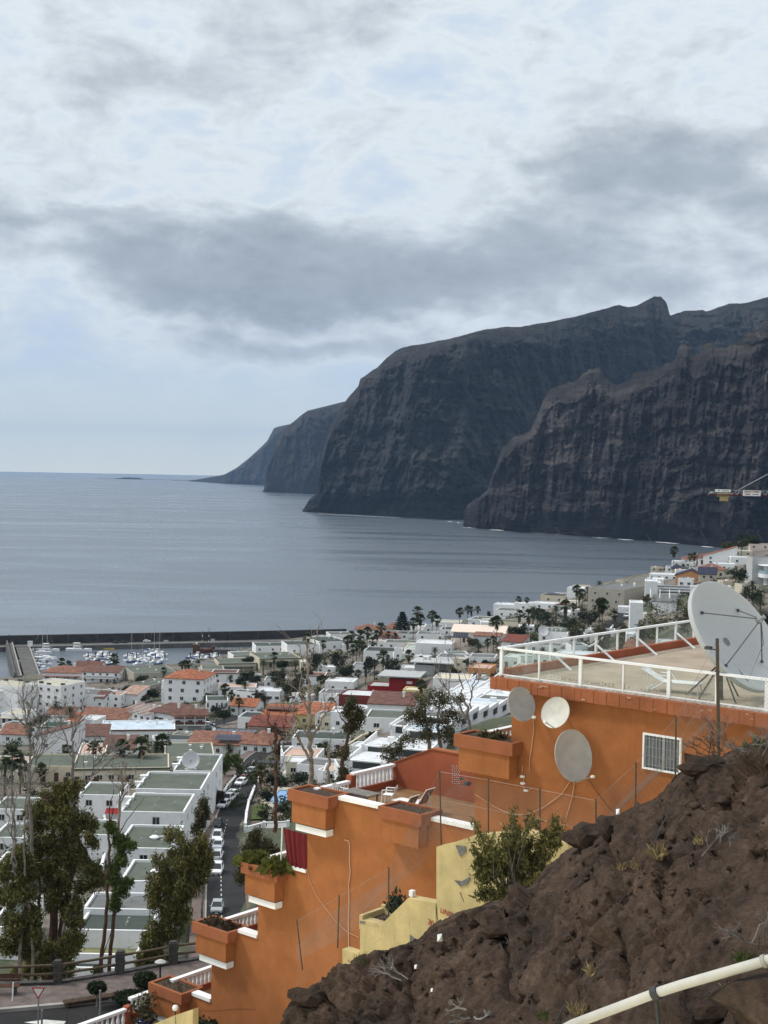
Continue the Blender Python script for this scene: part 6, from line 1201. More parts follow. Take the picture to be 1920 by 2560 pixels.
    aw.add(vs,[(2*i,2*i+1,2*i+3,2*i+2) for i in range(n)]); aw.obj('awning',mat('dark_red_canvas',(.135,.012,.014),.9,.12,3),OB); MB().tube([(a0[0]-.05,-.05,a0[1]+.02),(a0[0]-.1,-.05,z(83.9))],.03,6).obj('awning_pole',CAP,OB)
    # barred window
    (x0,z1),(x1,_),(_,z0)=Wl(1609.9,1830.9),Wl(1705.5,1845.5),Wl(1608,1920.4); w_=x1-x0;h_=z1-z0
    F=MB().box(((x0+x1)/2,-.02,z1-.03),(w_,.12,.06)).box(((x0+x1)/2,-.02,z0+.03),(w_,.12,.06)).box((x0+.03,-.02,(z0+z1)/2),(.06,.12,h_-.12)).box((x1-.03,-.02,(z0+z1)/2),(.06,.12,h_-.12)).obj('window',CAP,OB)
    MB().box(((x0+x1)/2,-.004,(z0+z1)/2),(w_-.12,.01,h_-.12)).obj('pane',glass,F)
    for i in range(10): MB().box((x0+.12+i*(w_-.24)/9,-.05,(z0+z1)/2),(.022 if i not in(5,) else .10,.02,h_-.12)).obj('window_bar',metal_g,F)
    for i in range(4): MB().box(((x0+x1)/2,-.038,z0+h_*(i+.6)/4.2),(w_-.12,.02,.022)).obj('window_bar',metal_g,F)
    for i in range(2): MB().box((x0+w_*(.27+.46*i),-.014,(z0+z1)/2),(w_*.4,.012,h_-.2)).obj('shutter',mat('grey_shutter',(.16,.18,.20),.6,.1,6),F)
    # cables stapled to the wall
    cb=mat('wall_cable',(.55,.33,.20),.7,.1); 
    def cable(pts,name='cable',m_=cb,r=.014,off=.03):
        P=[Wl(*p) for p in pts]; MB().tube([(x,-off,zz) for x,zz in P],r,5).obj(name,m_,OB)
    cable([(1334,1795),(1336,1820),(1330,1870),(1326,1893),(1324,1930)]); cable([(1308,1915),(1306,1935),(1312,1945),(1308,1965),(1318,1978),(1330,1970)]); cable([(1428,1950),(1405,1985),(1360,2018),(1320,2035),(1280,2036),(1240,2018),(1188,1985)]); cable([(1438,1952),(1432,1990),(1418,2040),(1408,2075),(1380,2100)]); cable([(1465,1938),(1490,1975),(1520,2015),(1537,2032)],r=.012,m_=mat('dark_cable',(.16,.08,.04),.7,.1))
    wl=mat('pale_cable',(.66,.45,.34),.8,.15)
    cable([(862,2099),(873,2102),(876,2116),(875,2150),(877,2180),(873,2210),(874,2250),(872,2300),(873,2368)],m_=wl,r=.018); cable([(769,2172),(775,2200),(790,2235),(815,2270),(843,2305),(870,2330),(898,2343)],r=.012); cable([(478,2525),(540,2527),(600,2521),(640,2524)],m_=mat('dark_seam',(.22,.08,.035),.9,.1),r=.008,off=.005)
    for k,(x,y) in enumerate([(1309,1940),(1310,1957),(1318,1975)]):
        a=Wl(x,y); MB().lathe([(0,-.05),(.09,-.03),(.09,.03),(0,.05)],8,(a[0],-.08,a[1])).obj('junction_box',CAP,OB)
    a=Wl(1180,1958); MB().box((a[0]-.1,-.15,a[1]),(.14,.22,.14)).tube([(a[0],-.03,a[1]),(a[0]-.45,-.1,a[1]-.12)],.02,5).lathe([(0,0),(.08,.03),(.08,.1),(0,.1)],8,(a[0]-.4,-.12,a[1]+.06)).obj('wall_lamp',dark_metal,OB)
building()
# plants in the planters
L_BROWNP=leafm('planter_bromeliads',(.05,.03,.02),(.13,.09,.055)); L_FERN=leafm('yellow_green_fern',(.05,.06,.012),(.17,.17,.04))
def planter_plant(u0,u1,z,leaf,label,h=.45,n=60,cat='plant',wd=.35,blade=True,trail=0):
    rs=np.random.RandomState(int(abs(u0*100))); T=thing('planter_plant',label,cat,B2W((u0+u1)/2,.03,z-92.683-.08),BANG); mb=MB(); L=u1-u0
    for i in range(n):
        x=rs.uniform(-L/2,L/2);y=rs.uniform(-wd,wd); a=rs.uniform(0,6.28); e=rs.uniform(.4,1.4); l=h*rs.uniform(.6,1.2); d=Vector((math.cos(a)*math.cos(e),math.sin(a)*math.cos(e),math.sin(e))); s=Vector((-math.sin(a),math.cos(a),0))*l*.09; p=Vector((x,y,0)); q=p+d*l*.6; r=q+(d+Vector((0,0,-.9-trail)))*l*.4
        mb.add([p-s*.6,p+s*.6,q+s,r,q-s],[(0,1,2,3,4)])
    mb.obj('leaves',leaf,T); MB().tube([(0,0,-.1),(0,0,.05)],.05,5).obj('stem',BARK,T); return T
planter_plant(-.6,.2,90.5,L_OLIVE,'spiky agave-like plant in the topmost orange planter',.5,60,blade=True); planter_plant(-12.6,-12.0,83.65,L_FERN,'bushy yellow-green fern spilling over the left end of the fern planter',.75,420,trail=.5); planter_plant(-11.2,-10.4,83.65,L_FERN,'bushy yellow-green fern spilling over the right end of the fern planter',.75,420,trail=.5)
planter_plant(-15.2,-13.4,80.5,L_BROWNP,'row of reddish-brown spiky bromeliads in the planter above the lowest one',.42,150); planter_plant(-17.9,-16.4,77.15,L_OLIVE,'small dry green succulents in the lowest orange planter',.2,110); planter_plant(-9.5,-7.9,87.1,L_DRY,'dry stubble in the planter left of the plastic chairs',.12,50); planter_plant(-4.8,-3.2,87.26,L_DRY,'dry stubble in the planter before the sun loungers',.12,50)
# dishes
def basis(n):
    n=Vector(n).normalized(); x=n.cross(Vector((0,0,1))); x.normalize(); y=n.cross(x); return Matrix((x,-y,n)).transposed()
def facing(px,py,th,dx,dy):
    d=ray(px,py); d=-d/np.linalg.norm(d); q=np.array([dx,dy]);q=q/np.linalg.norm(q); return d*math.cos(R_(th))+math.sin(R_(th))*(_R*q[0]+_U*q[1])
def wall_dish(px,py,rad,th,dx,dy,label,m_,feed):
    off=.75 if rad<.8 else 1.0; u,z=Wl(px,py,off); c=B2W(u,-off,z); n=facing(px,py,th,dx,dy); B_=basis(n); T=thing('satellite_dish',label,'satellite dish',c,0,'dishes on the orange wall'); f=rad*1.0
    pr=[(0,0)]+[(rad*r,(rad*r)**2/(4*f)-0) for r in (.25,.5,.75,.93,1.0)]; zc=rad*rad/(4*f); pr=[(r,z_-zc) for r,z_ in pr]+[(rad*1.02,.012),(rad*1.02,-.02)]+[(rad*r,(rad*r)**2/(4*f)-zc-.03) for r in (.97,.75,.5,.25,0)]
    MB().lathe(pr,36,(0,0,0),0,B_).obj('reflector',m_,T,smooth=False)
    back=Vector(B_@Vector((0,0,-zc-.17))); wallp=Vector(BW)*(off-.0)+Vector((0,0,-.25)); MB().tube([tuple(back),tuple(back*1.6),tuple(wallp)],.035,8).box(tuple(back),(.2,.2,.2),0,0,B_).obj('mount',dark_metal,T)
    fu=Vector(feed); F=B_@fu; MB().tube([tuple(B_@Vector((fu.x*.95,rad*-.98 if fu.y<0 else rad*.98,0))),tuple(F)],.016,6).obj('feed_arm',metal_g,T); MB().lathe([(0,-.06),(.05,-.06),(.05,.06),(0,.06)],8,tuple(F),0,B_).obj('feed_head',mat('feed_plastic',(.7,.68,.6),.6,.08),T)
DG=mat('dish_grey',(.39,.375,.35),.6,.07,3,stain=.2); DCR=mat('dish_cream',(.56,.54,.49),.55,.08,3,stain=.25)
wall_dish(1304,1760,.595,40,1,.25,'grey satellite dish high on the left of the orange wall',DG,(.1,-.55,.62)); wall_dish(1388,1781,.54,38,-.9,.5,'cream satellite dish tilted left, middle one on the orange wall',DCR,(-.1,-.5,.6)); wall_dish(1434,1889,.86,43,1,.12,'largest grey satellite dish, lowest on the orange wall',DG,(.15,-.75,.85))
def big_dish():
    px,py=1843,1587; Yd=46.0; c=Vector(aty(px,py,Yd)); n=facing(px,py,54,.834,.552); B_=basis(n); rad=1.99; f=1.12; T=thing('huge_satellite_dish','huge pale satellite dish with four struts standing on the roof terrace','satellite dish',tuple(c)); zc=rad*rad/(4*f)*.55; k=.55
    pr=[(rad*r,(rad*r)**2/(4*f)*k-zc) for r in (0.001,.12,.25,.38,.5,.62,.75,.88,1.0)]+[(rad*1.03,.0),(rad*1.03,-.17),(rad*1.0,-.17)]+[(rad*r,(rad*r)**2/(4*f)*k-zc-.06) for r in (.95,.75,.5,.25,0.001)]
    rm=mat('big_dish_enamel',(.40,.415,.425),.55,.03,.5,stain=.08); MB().lathe(pr,64,(0,0,0),0,B_).obj('reflector',rm,T)
    F=B_@Vector((0,0,1.15-zc*.2)); st=MB()
    for (ix,iy) in [(1756,1532),(1846,1526),(1815,1664),(1905,1654)]:
        d=Vector(ray(ix,iy)); o=Vector(O_)-c; # where the ray meets the dish bowl (approximate plane slightly inside the rim)
        t=-( (o-Vector(B_@Vector((0,0,-zc*.35)))).dot(Vector(n)) )/d.dot(Vector(n)); p=o+d*t; MB().tube([tuple(p),tuple(F)],.022,6).obj('strut',mat('strut_metal',(.12,.12,.125),.5,.1),T); MB().box(tuple(p),(.09,.09,.06),0,0,B_).obj('strut_foot',dark_metal,T)
    MB().lathe([(0,-.16),(.1,-.16),(.12,-.02),(.07,.02),(.07,.16),(0,.18)],12,tuple(F),0,B_).obj('feed_horn',metal_g,T); MB().lathe([(0,.004),(.16,.004),(.16,.0)],18,tuple(B_@Vector((0,0,-zc+.012))),0,B_).obj('hub_plate',mat('hub_grey',(.16,.165,.17),.6,.1),T)
    base=Vector(B2W(8.0,1.3,0))-c; back=Vector(B_@Vector((0,0,-zc-.32))); MB().tube([tuple(base),(base.x,base.y,back.z-.25),tuple(back)],[.11,.1,.09],10).box(tuple(back),(.6,.6,.25),0,0,B_).obj('mast',dark_metal,T)
    top=Vector((base.x,base.y,base.z+1.25))
    for (u,y) in [(6.75,1.3),(7.5,.75),(8.75,.9),(8.1,2.4)]: MB().tube([tuple(top),tuple(Vector(B2W(u,y,.02))-c)],.03,6).obj('stay',dark_metal,T)
    MB().tube([tuple(F),tuple(F+Vector((.1,0,-.8))),tuple(Vector(B_@Vector((.6,-1.6,-.1)))),tuple(back)],.012,5).obj('feed_cable',dark_metal,T)
big_dish()
# terrace furniture
PLW=mat('white_plastic',(.78,.78,.77),.4,.03); CLOTH=mat('sling_fabric',(.36,.31,.28),.9,.1,20); SLAT=mat('weathered_slats',(.23,.21,.19),.85,.2,5)
def lounger(loc,rz,label,ang=58,fab=CLOTH):
    T=thing('sun_lounger',label,'sun lounger',loc,rz,'white sun loungers'); L=1.25; a=R_(ang); bx=L+.78*math.cos(a); bz=.36+.78*math.sin(a)
    fr=MB()
    for s in (-1,1): fr.tube([(0,s*.3,.36),(L,s*.3,.36),(bx,s*.3,bz)],.024,6)
    fr.tube([(0,-.3,.36),(0,.3,.36)],.024,6).tube([(bx,-.3,bz),(bx,.3,bz)],.024,6).tube([(L,-.3,.36),(L,.3,.36)],.02,6); fr.obj('frame',PLW,T)
    MB().box((L/2,0,.372),(L-.04,.56,.015)).obj('seat',PLW,T); m_=Matrix.Rotation(-a,3,'Y'); MB().box(((L+bx)/2,0,(.36+bz)/2),(.74,.55,.014),0,0,m_).obj('backrest',fab,T)
    for s in (-1,1):
        MB().tube([(.08,s*.3,.36),(.02,s*.3,0)],.022,6).obj('leg',PLW,T); MB().tube([(L-.1,s*.3,.36),(L+.45,s*.3,.02)],.022,6).obj('leg',PLW,T); MB().tube([(L-.35,s*.32,.36),(L-.2,s*.34,.58),(L+.2,s*.34,.6)],.022,6).obj('armrest',PLW,T); MB().lathe([(0,-.025),(.08,-.025),(.08,.025),(0,.025)],12,(L+.5,s*.33,.09),0,Matrix.Rotation(math.pi/2,3,'X')).obj('wheel',PLW,T)
    MB().tube([(L+.5,-.33,.09),(L+.5,.33,.09)],.015,6).tube([(bx-.1,0,bz-.15),(L+.5,0,.1)],.018,6).obj('back_support',PLW,T); return T
ZF=86.43-92.683
def fl(px,py,z=ZF): return Zl(px,py,z)
a=fl(995,2030);b=fl(1098,2042); rz=BANG+math.atan2(b[1]-a[1],b[0]-a[0])*.5
lounger(B2W(a[0]-.15,.95,ZF),BANG+R_(4),'white sun lounger with brown sling back, nearer the planter'); a=fl(1052,2006); lounger(B2W(a[0]-.1,2.35,ZF),BANG+R_(3),'white sun lounger with brown sling back, nearer the red wall')
a=Zl(1618,1712,0.02); lounger(B2W(7.05,1.75,.02),BANG+R_(196),'plain white sun lounger on the roof terrace beside the huge dish',30,PLW)
def plastic_chair(loc,rz,label):
    T=thing('plastic_chair',label,'chair',loc,rz,'white plastic chairs'); MB().box((0,0,.43),(.46,.46,.03)).obj('seat',PLW,T)
    n=9; vs=[]
    for i in range(n):
        f=i/(n-1)*2-1; x=.24*f; y=.22+.05*(1-f*f); zt_=.86-.16*abs(f)**2.5; vs+= [(x,y,.44),(x*1.05,y+.08,zt_)]
    mb=MB()
    for i in range(n-1):
        if i%2==0 or i in(1,6): mb.add([vs[2*i],vs[2*i+2],vs[2*i+3],vs[2*i+1]],[(0,1,2,3)])
        else: mb.add([vs[2*i],vs[2*i+2],tuple(np.array(vs[2*i+2])*.75+np.array(vs[2*i+3])*.25),tuple(np.array(vs[2*i])*.75+np.array(vs[2*i+1])*.25)],[(0,1,2,3)]); mb.add([tuple(np.array(vs[2*i])*.3+np.array(vs[2*i+1])*.7),tuple(np.array(vs[2*i+2])*.3+np.array(vs[2*i+3])*.7),vs[2*i+3],vs[2*i+1]],[(0,1,2,3)])
    mb.obj('backrest',PLW,T)
    for sx in (-1,1):
        for sy in (-1,1): MB().beam((sx*.2,sy*.2,.42),(sx*.25,sy*.25,0),.045).obj('leg',PLW,T)
        MB().beam((sx*.26,-.2,.64),(sx*.26,.24,.66),.05,.03).beam((sx*.26,-.2,.64),(sx*.24,-.22,.42),.04).obj('armrest',PLW,T)
a=fl(980,2010); plastic_chair(B2W(a[0],a[1]-.2,ZF),BANG+R_(-70),'white plastic armchair right of the slatted table'); a=fl(897,2004); plastic_chair(B2W(a[0]-.1,a[1]-1.0,ZF),BANG+R_(95),'white plastic armchair left of the slatted table, mostly behind the coping')
def slat_table():
    a=fl(940,2015); T=thing('slatted_table','low grey slatted wooden table between the two plastic chairs','table',B2W(a[0]-.05,a[1]-.9,ZF),BANG)
    for i in range(9): MB().box((-.64+i*.16,0,.70),(.13,.8,.03)).obj('slat',SLAT,T)
    for sx in (-1,1):
        for sy in (-1,1): MB().box((sx*.6,sy*.32,.34),(.06,.06,.68)).obj('leg',SLAT,T)
    MB().box((0,.34,.66),(1.3,.04,.06)).box((0,-.34,.66),(1.3,.04,.06)).obj('apron',SLAT,T)
slat_table()
def pot():
    T=thing('blue_plant_pot','glossy dark blue plant pot beside the lowest balustrade','plant pot',B2W(-17.7,-1.2,75.3-92.683)); MB().lathe([(0,0),(.2,0),(.3,.3),(.33,.5),(.36,.52),(.33,.56),(.28,.52),(0,.5)],18).obj('pot',mat('blue_glaze',(.012,.02,.12),.15,.1,spec=.6),T,smooth=True)
    rs=np.random.RandomState(4); V,F=cards(rs.normal(size=(260,3))*[.22,.22,.35]+[0,0,.95],.12,2.2,rs); faces_obj('foliage',V,F,L_OLIVE,T); MB().tube([(0,0,.45),(.03,0,1.0)],.025,5).obj('stem',BARK,T)
pot()
# ================================================================ ROCK SLOPE, YELLOW WALL, FENCE, PIPE
def slope_mat():
    M=D.materials.new('lava_rock'); M.use_nodes=True; t=NT(M.node_tree); b=t.n['Principled BSDF']; v=t.new('ShaderNodeTexCoord').outputs['Object']
    a=t.noise(v,.55,6,.65,.3); c=t.noise(v,4.5,6,.7); d=t.noise(v,22,4,.7)
    k=t.ramp(t.math('ADD',t.math('MULTIPLY',a,.55),t.math('MULTIPLY',c,.45)),[(.33,(.013,.010,.009)),(.44,(.046,.032,.024)),(.57,(.090,.059,.042)),(.74,(.185,.138,.106))])
    k=t.mix(t.maprange(d,.62,.78,0,.5,True),k,(.27,.22,.185,1)); t.put(b.inputs['Base Color'],k); b.inputs['Roughness'].default_value=.95; b.inputs['Specular IOR Level'].default_value=.2
    bp=t.new('ShaderNodeBump',i_Height=t.math('ADD',c,t.math('MULTIPLY',d,.4))); bp.inputs['Strength'].default_value=1; bp.inputs['Distance'].default_value=.12; t.put(b.inputs['Normal'],bp); return M
LAVA=slope_mat()
RIDGE=[(690,2700,38.5),(732,2560,38),(743,2528,38),(762,2485,38),(816,2455,37.8),(867,2428,37.6),(905,2396,37.5),(936,2376,37.3),(990,2376,37),(1029,2356,36.8),(1067,2350,36.6),(1079,2330,36.5),(1106,2307,36.3),(1133,2299,36),(1175,2280,35.8),(1241,2253,35.4),(1291,2252,35),(1310,2230,34.8),(1357,2204,34.4),(1392,2162,34),(1434,2124,33.7),(1450,2113,33.5),(1470,2112,33.4),(1484,2088,33.2),(1500,2100,33.1),(1527,2066,32.8),(1542,2039,32.6),(1589,2020,32.2),(1627,2004,31.9),(1658,1983,31.6),(1689,1970,31.3),(1714,1940,31),(1722,1929,30.9),(1762,1924,30.5),(1780,1908,30.3),(1839,1881,29.8),(1920,1846,29),(2050,1800,28),(2250,1740,26),(2700,1630,24),(3300,1500,22)]
NEAR=[(600,2950,36),(760,2900,34),(1000,2900,29),(1250,2900,24),(1420,2850,21.2),(1640,2760,19.4),(1920,2640,18.2),(2250,2560,17),(2700,2480,15.8),(3400,2380,14.5)]
def slope_ray(f,px): pass
RP=np.array([np.concatenate([aty(x,y,d),[x]]) for x,y,d in RIDGE]); NP_=np.array([np.concatenate([aty(x,y,d),[x]]) for x,y,d in NEAR])
def slope_point(t,s):
    """t 0..1 along the ridge, s 0 (ridge) .. 1 (near)"""
    def L(A,t): k=np.linspace(0,1,len(A)); return np.stack([np.interp(t,k,A[:,i]) for i in range(3)],-1)
    xr=np.interp(t,np.linspace(0,1,len(RP)),RP[:,3]); kn=np.interp(xr,NP_[:,3],np.linspace(0,1,len(NP_))); return L(RP,t)*(1-s)[...,None]+L(NP_,kn)*s[...,None]
def facets(x,y,z,s=0):
    """broken-rock relief: every cell of the nearest-point pattern is a block with its own height and tilt"""
    xi,yi,zi=[np.floor(q).astype(np.int64) for q in (x,y,z)]; f1=np.full(x.shape,9.); out=np.zeros(x.shape)
    for i in (-1,0,1):
        for j in (-1,0,1):
            for k in (-1,0,1):
                a,b,c=xi+i,yi+j,zi+k; dx,dy,dz=x-(a+_h(a,b,c,s)),y-(b+_h(a,b,c,s+1)),z-(c+_h(a,b,c,s+2)); d=dx*dx+dy*dy+dz*dz; v=(_h(a,b,c,s+3)-.5)+1.1*(dx*(_h(a,b,c,s+4)-.5)+dy*(_h(a,b,c,s+5)-.5)+dz*(_h(a,b,c,s+6)-.5)); m_=d<f1; out=np.where(m_,v,out); f1=np.where(m_,d,f1)
    return out
def slope():
    ni,nj=520,330; t=np.linspace(0,1,ni)[:,None]+np.zeros((1,nj)); s=np.zeros((ni,1))+np.linspace(0,1,nj)[None]**1.15
    P=slope_point(t,s); X,Y,Z=P[...,0],P[...,1],P[...,2]
    N=np.cross(np.gradient(P,axis=0),np.gradient(P,axis=1)); N/=np.linalg.norm(N,axis=-1)[...,None]+1e-9; N*=np.sign(N[...,2:3])
    e=np.clip(s*9,.12,1)
    d=.7*fbm(X*.28,Y*.28,Z*.28,4,3,.5,True)+.30*fbm(X*.9,Y*.9,Z*.9,5,5,.6,True)+.15*fbm(X*2.6,Y*2.6,Z*2.6,4,7,.65,True)+.12*fbm(X*7,Y*7,Z*7,3,9,.7)
    # long clefts running down the slope
    w=fbm(X*.5,Y*.5,Z*.5,3,21)*.9; q=(X*.80+Z*.2-Y*.12+w)*.42; cr=np.abs(q-np.round(q)); m_=(fbm(X*.2,Y*.2,Z*.2,2,33)>-.05); d-=np.where(m_,.8*np.exp(-(cr/.028)**2),0)
    # blocky steps
    st=(Z*1.0+.6*fbm(X*.6,Y*.6,Z*.6,3,41))*1.25; d+=.16*((st-np.floor(st))-.5)
    wx_=.30*fbm(X*1.2,Y*1.2,Z*1.2,3,51); bm_=np.clip(.35+1.5*fbm(X*.3,Y*.3,Z*.3,3,52)+.9*np.exp(-s*7)+.5*np.exp(-((t-.12)/.16)**2),.08,1.25)
    d+=bm_*(.50*facets(X*.85+wx_,Y*.85+wx_,Z*1.05,5)+.20*facets(X*2.7+wx_,Y*2.7,Z*3.2,9))+.055*facets(X*8,Y*8,Z*9,11)
    d*=np.clip(1.1-.55*s,.4,1)
    P=P+N*(d*e*.62)[...,None]
    # ragged ridge
    P[:,0,2]+=.10*fbm(t[:,0]*160,t[:,0]*0,0,3,60)
    back=[]
    for k,(dy,dz) in enumerate([(.5,-.35),(1.4,-1.6),(3,-4.5),(5,-9),(6,-16)]):
        b=P[:,0].copy(); b[:,1]+=dy; b[:,0]-=dy*.5; b[:,2]+=dz; b+= .25*np.stack([fbm(b[:,0]*.8,b[:,1]*.8,b[:,2],3,70+k)]*3,-1); back.append(b)
    global _SL; Q=P[:,4:]-O_; dq=Q@_fw; _SL=(P[:,4:],960+FPX*(Q@_R)/dq,1280-FPX*(Q@_U)/dq,dq)
    P=np.concatenate([np.stack(back[::-1],1),P],1); struct(grid_obj('rock_slope',P,LAVA))
slope()
def at_slope(px,py):
    """point of the undisturbed slope seen at a pixel"""
    P,x,y,dq=_SL; r2=(x-px)**2+(y-py)**2; m_=np.minimum(r2.min()+60,r2.min()*4+30); c=np.where(r2<=m_,dq,1e9); k=np.argmin(c); return P.reshape(-1,3)[k].copy()
rS=np.random.RandomState(77)
def rock_mesh(seed):
    rs=np.random.RandomState(seed); import bmesh
    bm=bmesh.new(); bmesh.ops.create_icosphere(bm,subdivisions=2,radius=1)
    for v in bm.verts:
        c=v.co; k=1+.85*float(fbm(c.x*1.2+seed*7,c.y*1.2,c.z*1.2,4,seed,.7)); v.co=Vector((round(c.x*k*3)/3*.5+c.x*k*.5,c.y*k*.85,round(c.z*k*2.5)/2.5*.35+c.z*k*.35))
    me=D.meshes.new('rock_mesh'); bm.to_mesh(me); bm.free(); me.materials.append(LAVA); return me
ROCKS=[rock_mesh(s) for s in range(5)]
def loose():
    V=[];F=[];o=0
    for i in range(260):
        x=rS.uniform(720,1960); y0=float(np.interp(x,[r[0] for r in RIDGE],[r[1] for r in RIDGE])); y=y0+abs(rS.normal())*260+8
        if y>2620: continue
        p=at_slope(x,y)+[0,0,-.17]; r=abs(rS.normal())*.045+.02; me=ROCKS[i%5]; a=rS.uniform(0,6.28); v=np.array([v.co for v in me.vertices])*r; c,s=math.cos(a),math.sin(a); v=np.stack([v[:,0]*c-v[:,1]*s,v[:,0]*s+v[:,1]*c,v[:,2]],-1)+p+[0,0,.18]
        V.append(v); F.append(np.array([tuple(q.vertices) for q in me.polygons])+o); o+=len(v)
    stuff(faces_obj('loose_rocks',np.concatenate(V),np.concatenate(F),LAVA))
loose()
for i,(x,y,r,lb) in enumerate([(1744,1926,.34,'flat dark boulder jutting out at the top of the ridge'),(1474,2100,.42,'dark rounded boulder leaning at the foot of a green fence post'),(1452,2113,.28,'rough dark boulder on the ridge left of the leaning one'),(1200,2300,.3,'dark boulder in the rubble heap below the green bush, left of three'),(1226,2308,.28,'dark boulder in the rubble heap below the green bush, middle of three'),(1250,2326,.34,'brown boulder in the rubble heap below the green bush, right of three'),(1520,2078,.32,'boulder split by the long black cleft near the ridge'),(775,2500,.3,'dark boulder at the lowest left end of the ridge'),(1428,2420,.11,'small smooth grey stone lying on the slope above the pipe'),(1900,2520,.5,'grey-brown boulder under the pipe at the right edge'),(1760,2530,.4,'pale dusty boulder below the pipe'),(1700,2545,.45,'dark broken boulder below the pipe, left of the pale one')]):
    p=at_slope(x,y); o=put('boulder',ROCKS[i%5],None,tuple(p+[0,-.1,.12]),i*1.3,(r*1.5,r,r*1.1)); tag(o,lb,'rock')
def tuft(px,py,h,n,leaf,label,cat='grass',name='grass_tuft',spread=.5,cl=1):
    p=at_slope(px,py); rs=np.random.RandomState(int(px)); mb=MB(); h*=.62; n=int(n*.7)
    for i in range(n):
        a=rs.uniform(0,6.28); e=rs.uniform(.7,1.5); l=h*rs.uniform(.5,1.1); b=Vector((rs.normal()*.05*cl,rs.normal()*.06*cl,0)); d=Vector((math.cos(a)*math.cos(e),math.sin(a)*math.cos(e),math.sin(e))); s=Vector((-math.sin(a),math.cos(a),0))*.006; q=b+d*l*.6; r=q+(d+Vector((0,0,-spread)))*l*.4
        mb.add([b-s,b+s,q+s*.8,r,q-s*.8],[(0,1,2,3,4)])
    o=mb.obj(name,leaf,None,tuple(p+[0,-.05,-.02])); return tag(o,label,cat)
L_STRAW=leafm('straw_grass',(.20,.15,.07),(.40,.31,.16),.9,.1); L_GREENT=leafm('green_tuft',(.05,.07,.02),(.14,.17,.05),.8,.2)
tuft(1640,2140,.75,70,L_STRAW,'tall straw-coloured grass tuft in the middle of the rock slope'); tuft(1745,2100,.35,60,L_STRAW,'short straw tuft right of the tall one'); tuft(1548,2170,.35,50,L_STRAW,'small straw tuft beside the long cleft, left of two'); tuft(1583,2168,.3,50,L_STRAW,'small straw tuft beside the long cleft, right of two'); tuft(1480,2440,.5,60,L_STRAW,'dry grass tuft above the pipe bracket'); tuft(1440,2530,.5,60,L_STRAW,'dry grass tuft just above the low end of the pipe'); tuft(1360,2545,.4,120,L_GREENT,'grey-green tuft at the bottom edge of the slope',cl=1.5); tuft(1860,2400,.38,160,L_GREENT,'bright green tuft right above the pipe',cl=1.6); tuft(1680,2500,.3,60,L_GREENT,'little green tuft under the pipe bracket'); tuft(1820,2470,.35,50,L_STRAW,'straw tuft under the right part of the pipe'); tuft(905,2400,.5,110,L_OLIVE,'spiky aloe-like plant at the foot of the yellow wall',cat='plant',name='aloe_plant',cl=2.5,spread=.2)
def twigs(px,py,n,L,label,col,name='dry_shrub',on=None,r0=.012,up=.6,w=1.0):
    p=at_slope(px,py) if on is None else np.array(on); rs=np.random.RandomState(int(px+py)); mb=MB()
    def grow(a,d,l,r,k):
        q=a+d*l; mb.tube([tuple(a),tuple(a+d*l*.5+rs.normal(size=3)*l*.06),tuple(q)],[r,r*.85,r*.7],4,cap=False)
        if k:
            for _ in range(3 if k>1 else 4):
                e=d+rs.normal(size=3)*.55*np.array([w,w,.7]); e[2]+=.1; e/=np.linalg.norm(e); grow(a+d*l*rs.uniform(.5,1),e,l*.68,r*.62,k-1)
    for _ in range(n): 
        d=np.array([rs.normal()*w,rs.normal()*.6,up]); d/=np.linalg.norm(d); grow(np.array([rs.normal()*.2*w,rs.normal()*.2,0]),d,L*rs.uniform(.7,1.1),r0,3)
    return tag(mb.obj(name,col,None,tuple(p+[0,-.1,.05])),label,'shrub')
TWG=mat('grey_twigs',(.20,.185,.17),.95,.2,5); TWD=mat('dark_twigs',(.075,.065,.058),.95,.25,5)
twigs(1815,1905,9,.5,'large tangled grey dry shrub on the ridge under the cactus stems',TWD,w=1.3); twigs(1880,1885,8,.5,'tangled dry shrub at the right end of the ridge',TWG,w=1.3); twigs(1775,2140,3,.3,'small silvery shrub in the upper middle of the slope',TWG,name='silver_shrub'); twigs(1000,2460,2,.45,'fallen dry twigs on the rubble',TWG,up=.25,r0=.02); twigs(1240,2330,2,.5,'pale dead roots hanging in the rubble gully',TWG,up=-.4,r0=.02); twigs(1190,2530,3,.3,'bundle of pale dead roots low on the slope',TWG,up=.1,r0=.03); twigs(1900,2360,3,.4,'thin straw shrub above the pipe at the right edge',TWG)
def litter():
    for i,(x,y,s,lb) in enumerate([(1096,2362,.13,'white crumpled sheet of litter on the rubble'),(1037,2430,.07,'small white plastic scrap, middle of the rubble'),(977,2428,.045,'tiny white scrap, left of the others on the rubble'),(1075,2486,.055,'small upright white scrap lower on the slope'),(1537,2046,.09,'white bag scrap caught at the ridge where the cable ends')]):
        p=at_slope(x,y); m_=MB().add([(-s/2,0,0),(s/2,0,s*.1),(s*.4,.05,s*1.4),(-s*.5,.03,s*1.3),(0,-.05,s*.7)],[(0,1,4),(1,2,4),(2,3,4),(3,0,4)]).obj('litter_scrap',PLW,None,tuple(p+[0,-.3,.2])); tag(m_,lb,'litter','litter on the slope')
litter()
